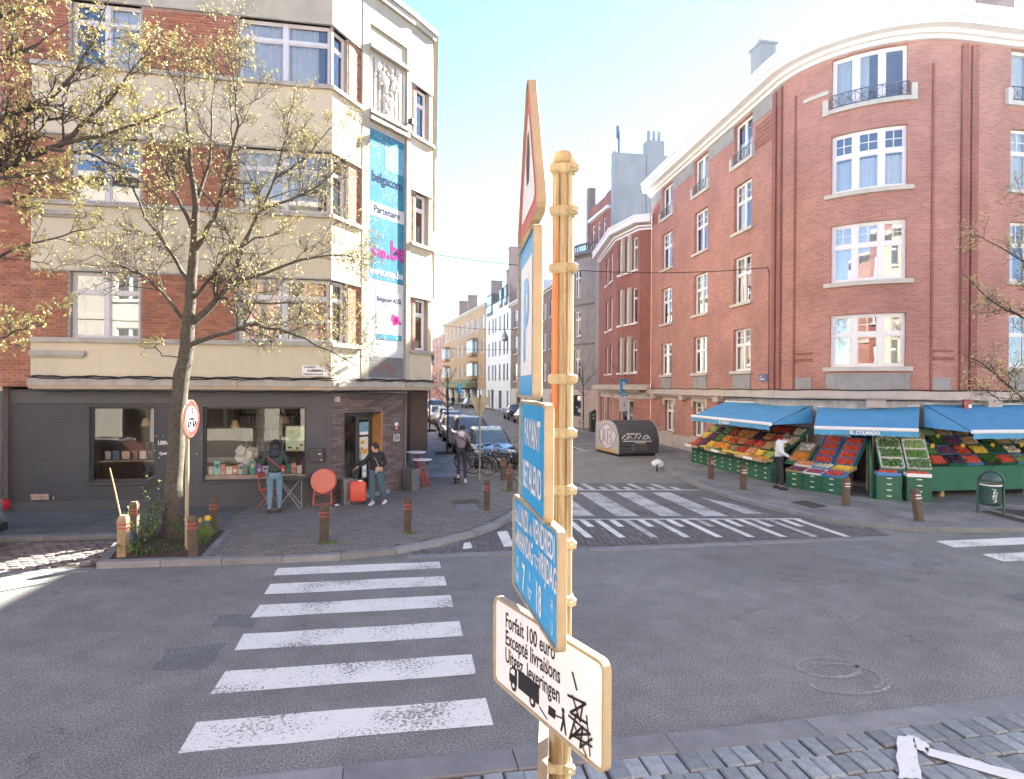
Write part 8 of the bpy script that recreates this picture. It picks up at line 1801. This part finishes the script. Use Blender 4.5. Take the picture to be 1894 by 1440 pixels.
mat('cloth_green', (.035, .06, .052), .85, .15, 8, .3, 60); mat('cloth_navy', (.03, .035, .055), .85, .15, 8, .3, 60); mat('denim', (.13, .24, .31), .85, .15, 10, .3, 90); mat('denim_dark', (.06, .11, .15), .85, .2, 6, .3, 90); mat('cloth_black', (.02, .021, .024), .85, .15, 8, .3, 60); mat('cloth_lilac', (.2, .17, .2), .85, .15, 8, .3, 60); mat('cloth_white', (.62, .64, .66), .85, .08, 8, .3, 60); mat('hair_dark', (.02, .016, .015), .6, .2, 40, .5, 90); mat('hair_brown', (.06, .035, .022), .6, .2, 40, .5, 90); mat('beige', (.42, .29, .18), .8, .1, 8); mat('strap_red', (.55, .06, .08), .6, .05); mat('boot', (.05, .04, .035), .7, .2, 8); mat('sneaker', (.62, .6, .58), .6, .08)
def strap(t, j, k, a, b, m, r=.012, off=.13):
    mb = MB(); A, B = j[a], j[b]; pts = []
    for i in range(13): q = i / 12; ang = lerp(-.2, math.pi + .2, q); c = Vector((lerp(A.x * .75, B.x, q), .0, lerp(A.z + .04, B.z, q))); pts.append(c + Vector((0, off * k * math.sin(ang), 0)))
    mb.tube(pts, r, 6, flat=.5); return mb.build('strap', MT[m], t)
def bag1(t, j, k):
    mb = MB(); mb.tube([(.2, .02, 1.36), (.1, .13, 1.27), (-.02, .155, 1.16), (-.15, .13, 1.04)], .02, 6, flat=.45); mb.xf(Matrix.Scale(k, 4)); mb.build('bag_strap', MT['strap_red'], t)
person('woman in dark green jacket and light jeans with her back turned', (-2.78, 15.5, .1), R(188), 1.70,
       {'elL': (.27, -.08, 1.14), 'wrL': (.1, -.26, 1.16), 'elR': (-.26, -.1, 1.13), 'wrR': (-.09, -.27, 1.18), 'head': (-.01, -.03, 1.51), 'crown': (-.015, -.05, 1.56), 'anL': (.12, .05, .09), 'anR': (-.1, -.06, .09)}, ('cloth_green', 'denim'), (.1, 'hair_dark'), look=(-.15, -1, -.45), bag=bag1, shoes=('boot', 'boot'), hood='cloth_navy', wide=1.0)
def bag2(t, j, k):
    mb = MB(); mb.cbox((.14, -.14, .98), .2, .08, .15, R(15), bev=.03); mb.xf(Matrix.Scale(k, 4)); b = mb.build('shoulder_bag', MT['beige'], t, True); mb = MB(); mb.tube([(.12, -.13, 1.05), (.03, -.14, 1.25), (-.1, -.06, 1.42), (-.12, .1, 1.4)], .018, 6, flat=.5); mb.xf(Matrix.Scale(k, 4)); mb.build('bag_strap', MT['beige'], t)
person('person in a black jacket and wide jeans reaching for the coral suitcase', (-.5, 16.3, .1), R(-22), 1.56,
       {'chest': (.02, -.03, 1.26), 'neck': (.02, -.06, 1.43), 'head': (.01, -.09, 1.5), 'crown': (.0, -.11, 1.55), 'elR': (-.3, -.1, 1.14), 'wrR': (-.46, -.2, 1.02), 'elL': (.24, .04, 1.13), 'wrL': (.16, -.16, 1.0), 'knL': (.14, .0, .5), 'anL': (.2, .12, .1), 'knR': (-.08, -.08, .49), 'anR': (-.07, -.1, .09), 'shR': (-.16, -.04, 1.375), 'shL': (.18, -.01, 1.375)}, ('cloth_black', 'denim_dark'), (.0, 'hair_dark'), look=(-.6, -.8, -.25), bag=bag2, coat_len=.12, shoes=('sneaker', 'sneaker'), wide=1.35)
def bag3(t, j, k):
    mb = MB(); mb.cbox((-.24, -.02, .95), .13, .3, .28, 0, bev=.05); mb.xf(Matrix.Scale(k, 4)); mb.build('shoulder_bag', MT['cloth_black'], t, True); mb = MB(); mb.tube([(-.22, .02, 1.08), (-.1, .13, 1.22), (.06, .14, 1.36), (.15, .06, 1.44), (.14, -.1, 1.36)], .014, 6, flat=.5); mb.xf(Matrix.Scale(k, 4)); mb.build('bag_strap', MT['cloth_black'], t)
person('scooter rider in a lilac grey hoodie with a black shoulder bag looking down', (1.95, 19.62, .24), R(168), 1.66,
       {'chest': (0, -.03, 1.26), 'neck': (0, -.06, 1.42), 'head': (-.02, -.11, 1.49), 'crown': (-.03, -.14, 1.53), 'elL': (.25, -.08, 1.12), 'wrL': (.12, -.3, 1.14), 'elR': (-.25, -.1, 1.14), 'wrR': (-.1, -.33, 1.2), 'knR': (-.12, -.04, .42), 'anR': (-.14, .02, -.05), 'knL': (.08, -.04, .5), 'anL': (.08, .04, .09)}, ('cloth_lilac', 'cloth_navy'), (0, 'hair_dark'), look=(-.35, -1, -.6), bag=bag3, shoes=('sneaker', 'sneaker'), hood='cloth_white', wide=.95)
person('man in a white hooded sweatshirt choosing fruit at the long stand', (11.05, 17.05, .1), R(65), 1.70,
       {'chest': (0, -.06, 1.25), 'neck': (0, -.12, 1.41), 'head': (0, -.18, 1.47), 'crown': (0, -.22, 1.51), 'elL': (.24, -.02, 1.1), 'wrL': (.16, -.24, 1.0), 'elR': (-.24, -.04, 1.09), 'wrR': (-.15, -.26, .98), 'knL': (.11, -.01, .49), 'anL': (.12, .06, .09), 'knR': (-.11, -.05, .49), 'anR': (-.12, -.06, .09)}, ('cloth_white', 'cloth_black'), (0, 'hair_brown'), look=(.1, -1, -.75), shoes=('black', 'black'), hood='cloth_white', wide=1.05)
for k, (x, y, c, l) in enumerate(((8.4, 98, 'cloth_black', 'distant person in black crossing the side street'), (10.5, 92.5, 'cloth_navy', 'distant person in navy on the pavement by the white block'), (9.9, 104, 'cloth_lilac', 'distant person in grey by the tan block shop'))):
    person(l, (x, y, .1 if k else 0), R(40 * k), 1.72, {'knL': (.1, -.14, .5), 'anL': (.1, -.12, .1), 'anR': (-.1, .2, .12)}, (c, 'cloth_navy'), (0, 'hair_dark'), shoes=('black', 'black'), hands=True)
# ------------------------------------------------------------------ thin air volume added to imitate lens glare towards the sun
m = bpy.data.materials.new('glare_air'); m.use_nodes = True; m.node_tree.nodes.remove(m.node_tree.nodes['Principled BSDF'])
pv = m.node_tree.nodes.new('ShaderNodeVolumePrincipled'); pv.inputs['Color'].default_value = (.95, .97, 1, 1); pv.inputs['Density'].default_value = .00012; pv.inputs['Anisotropy'].default_value = .7
m.node_tree.links.new(pv.outputs[0], m.node_tree.nodes['Material Output'].inputs['Volume'])
mb = MB(); mb.box(-620, 620, -220, 920, -1.2, 24); o = mb.build('glare_haze', m); tag(o, 'thin bright haze imitating veiling light of the lens', 'glare_haze', kind='stuff')
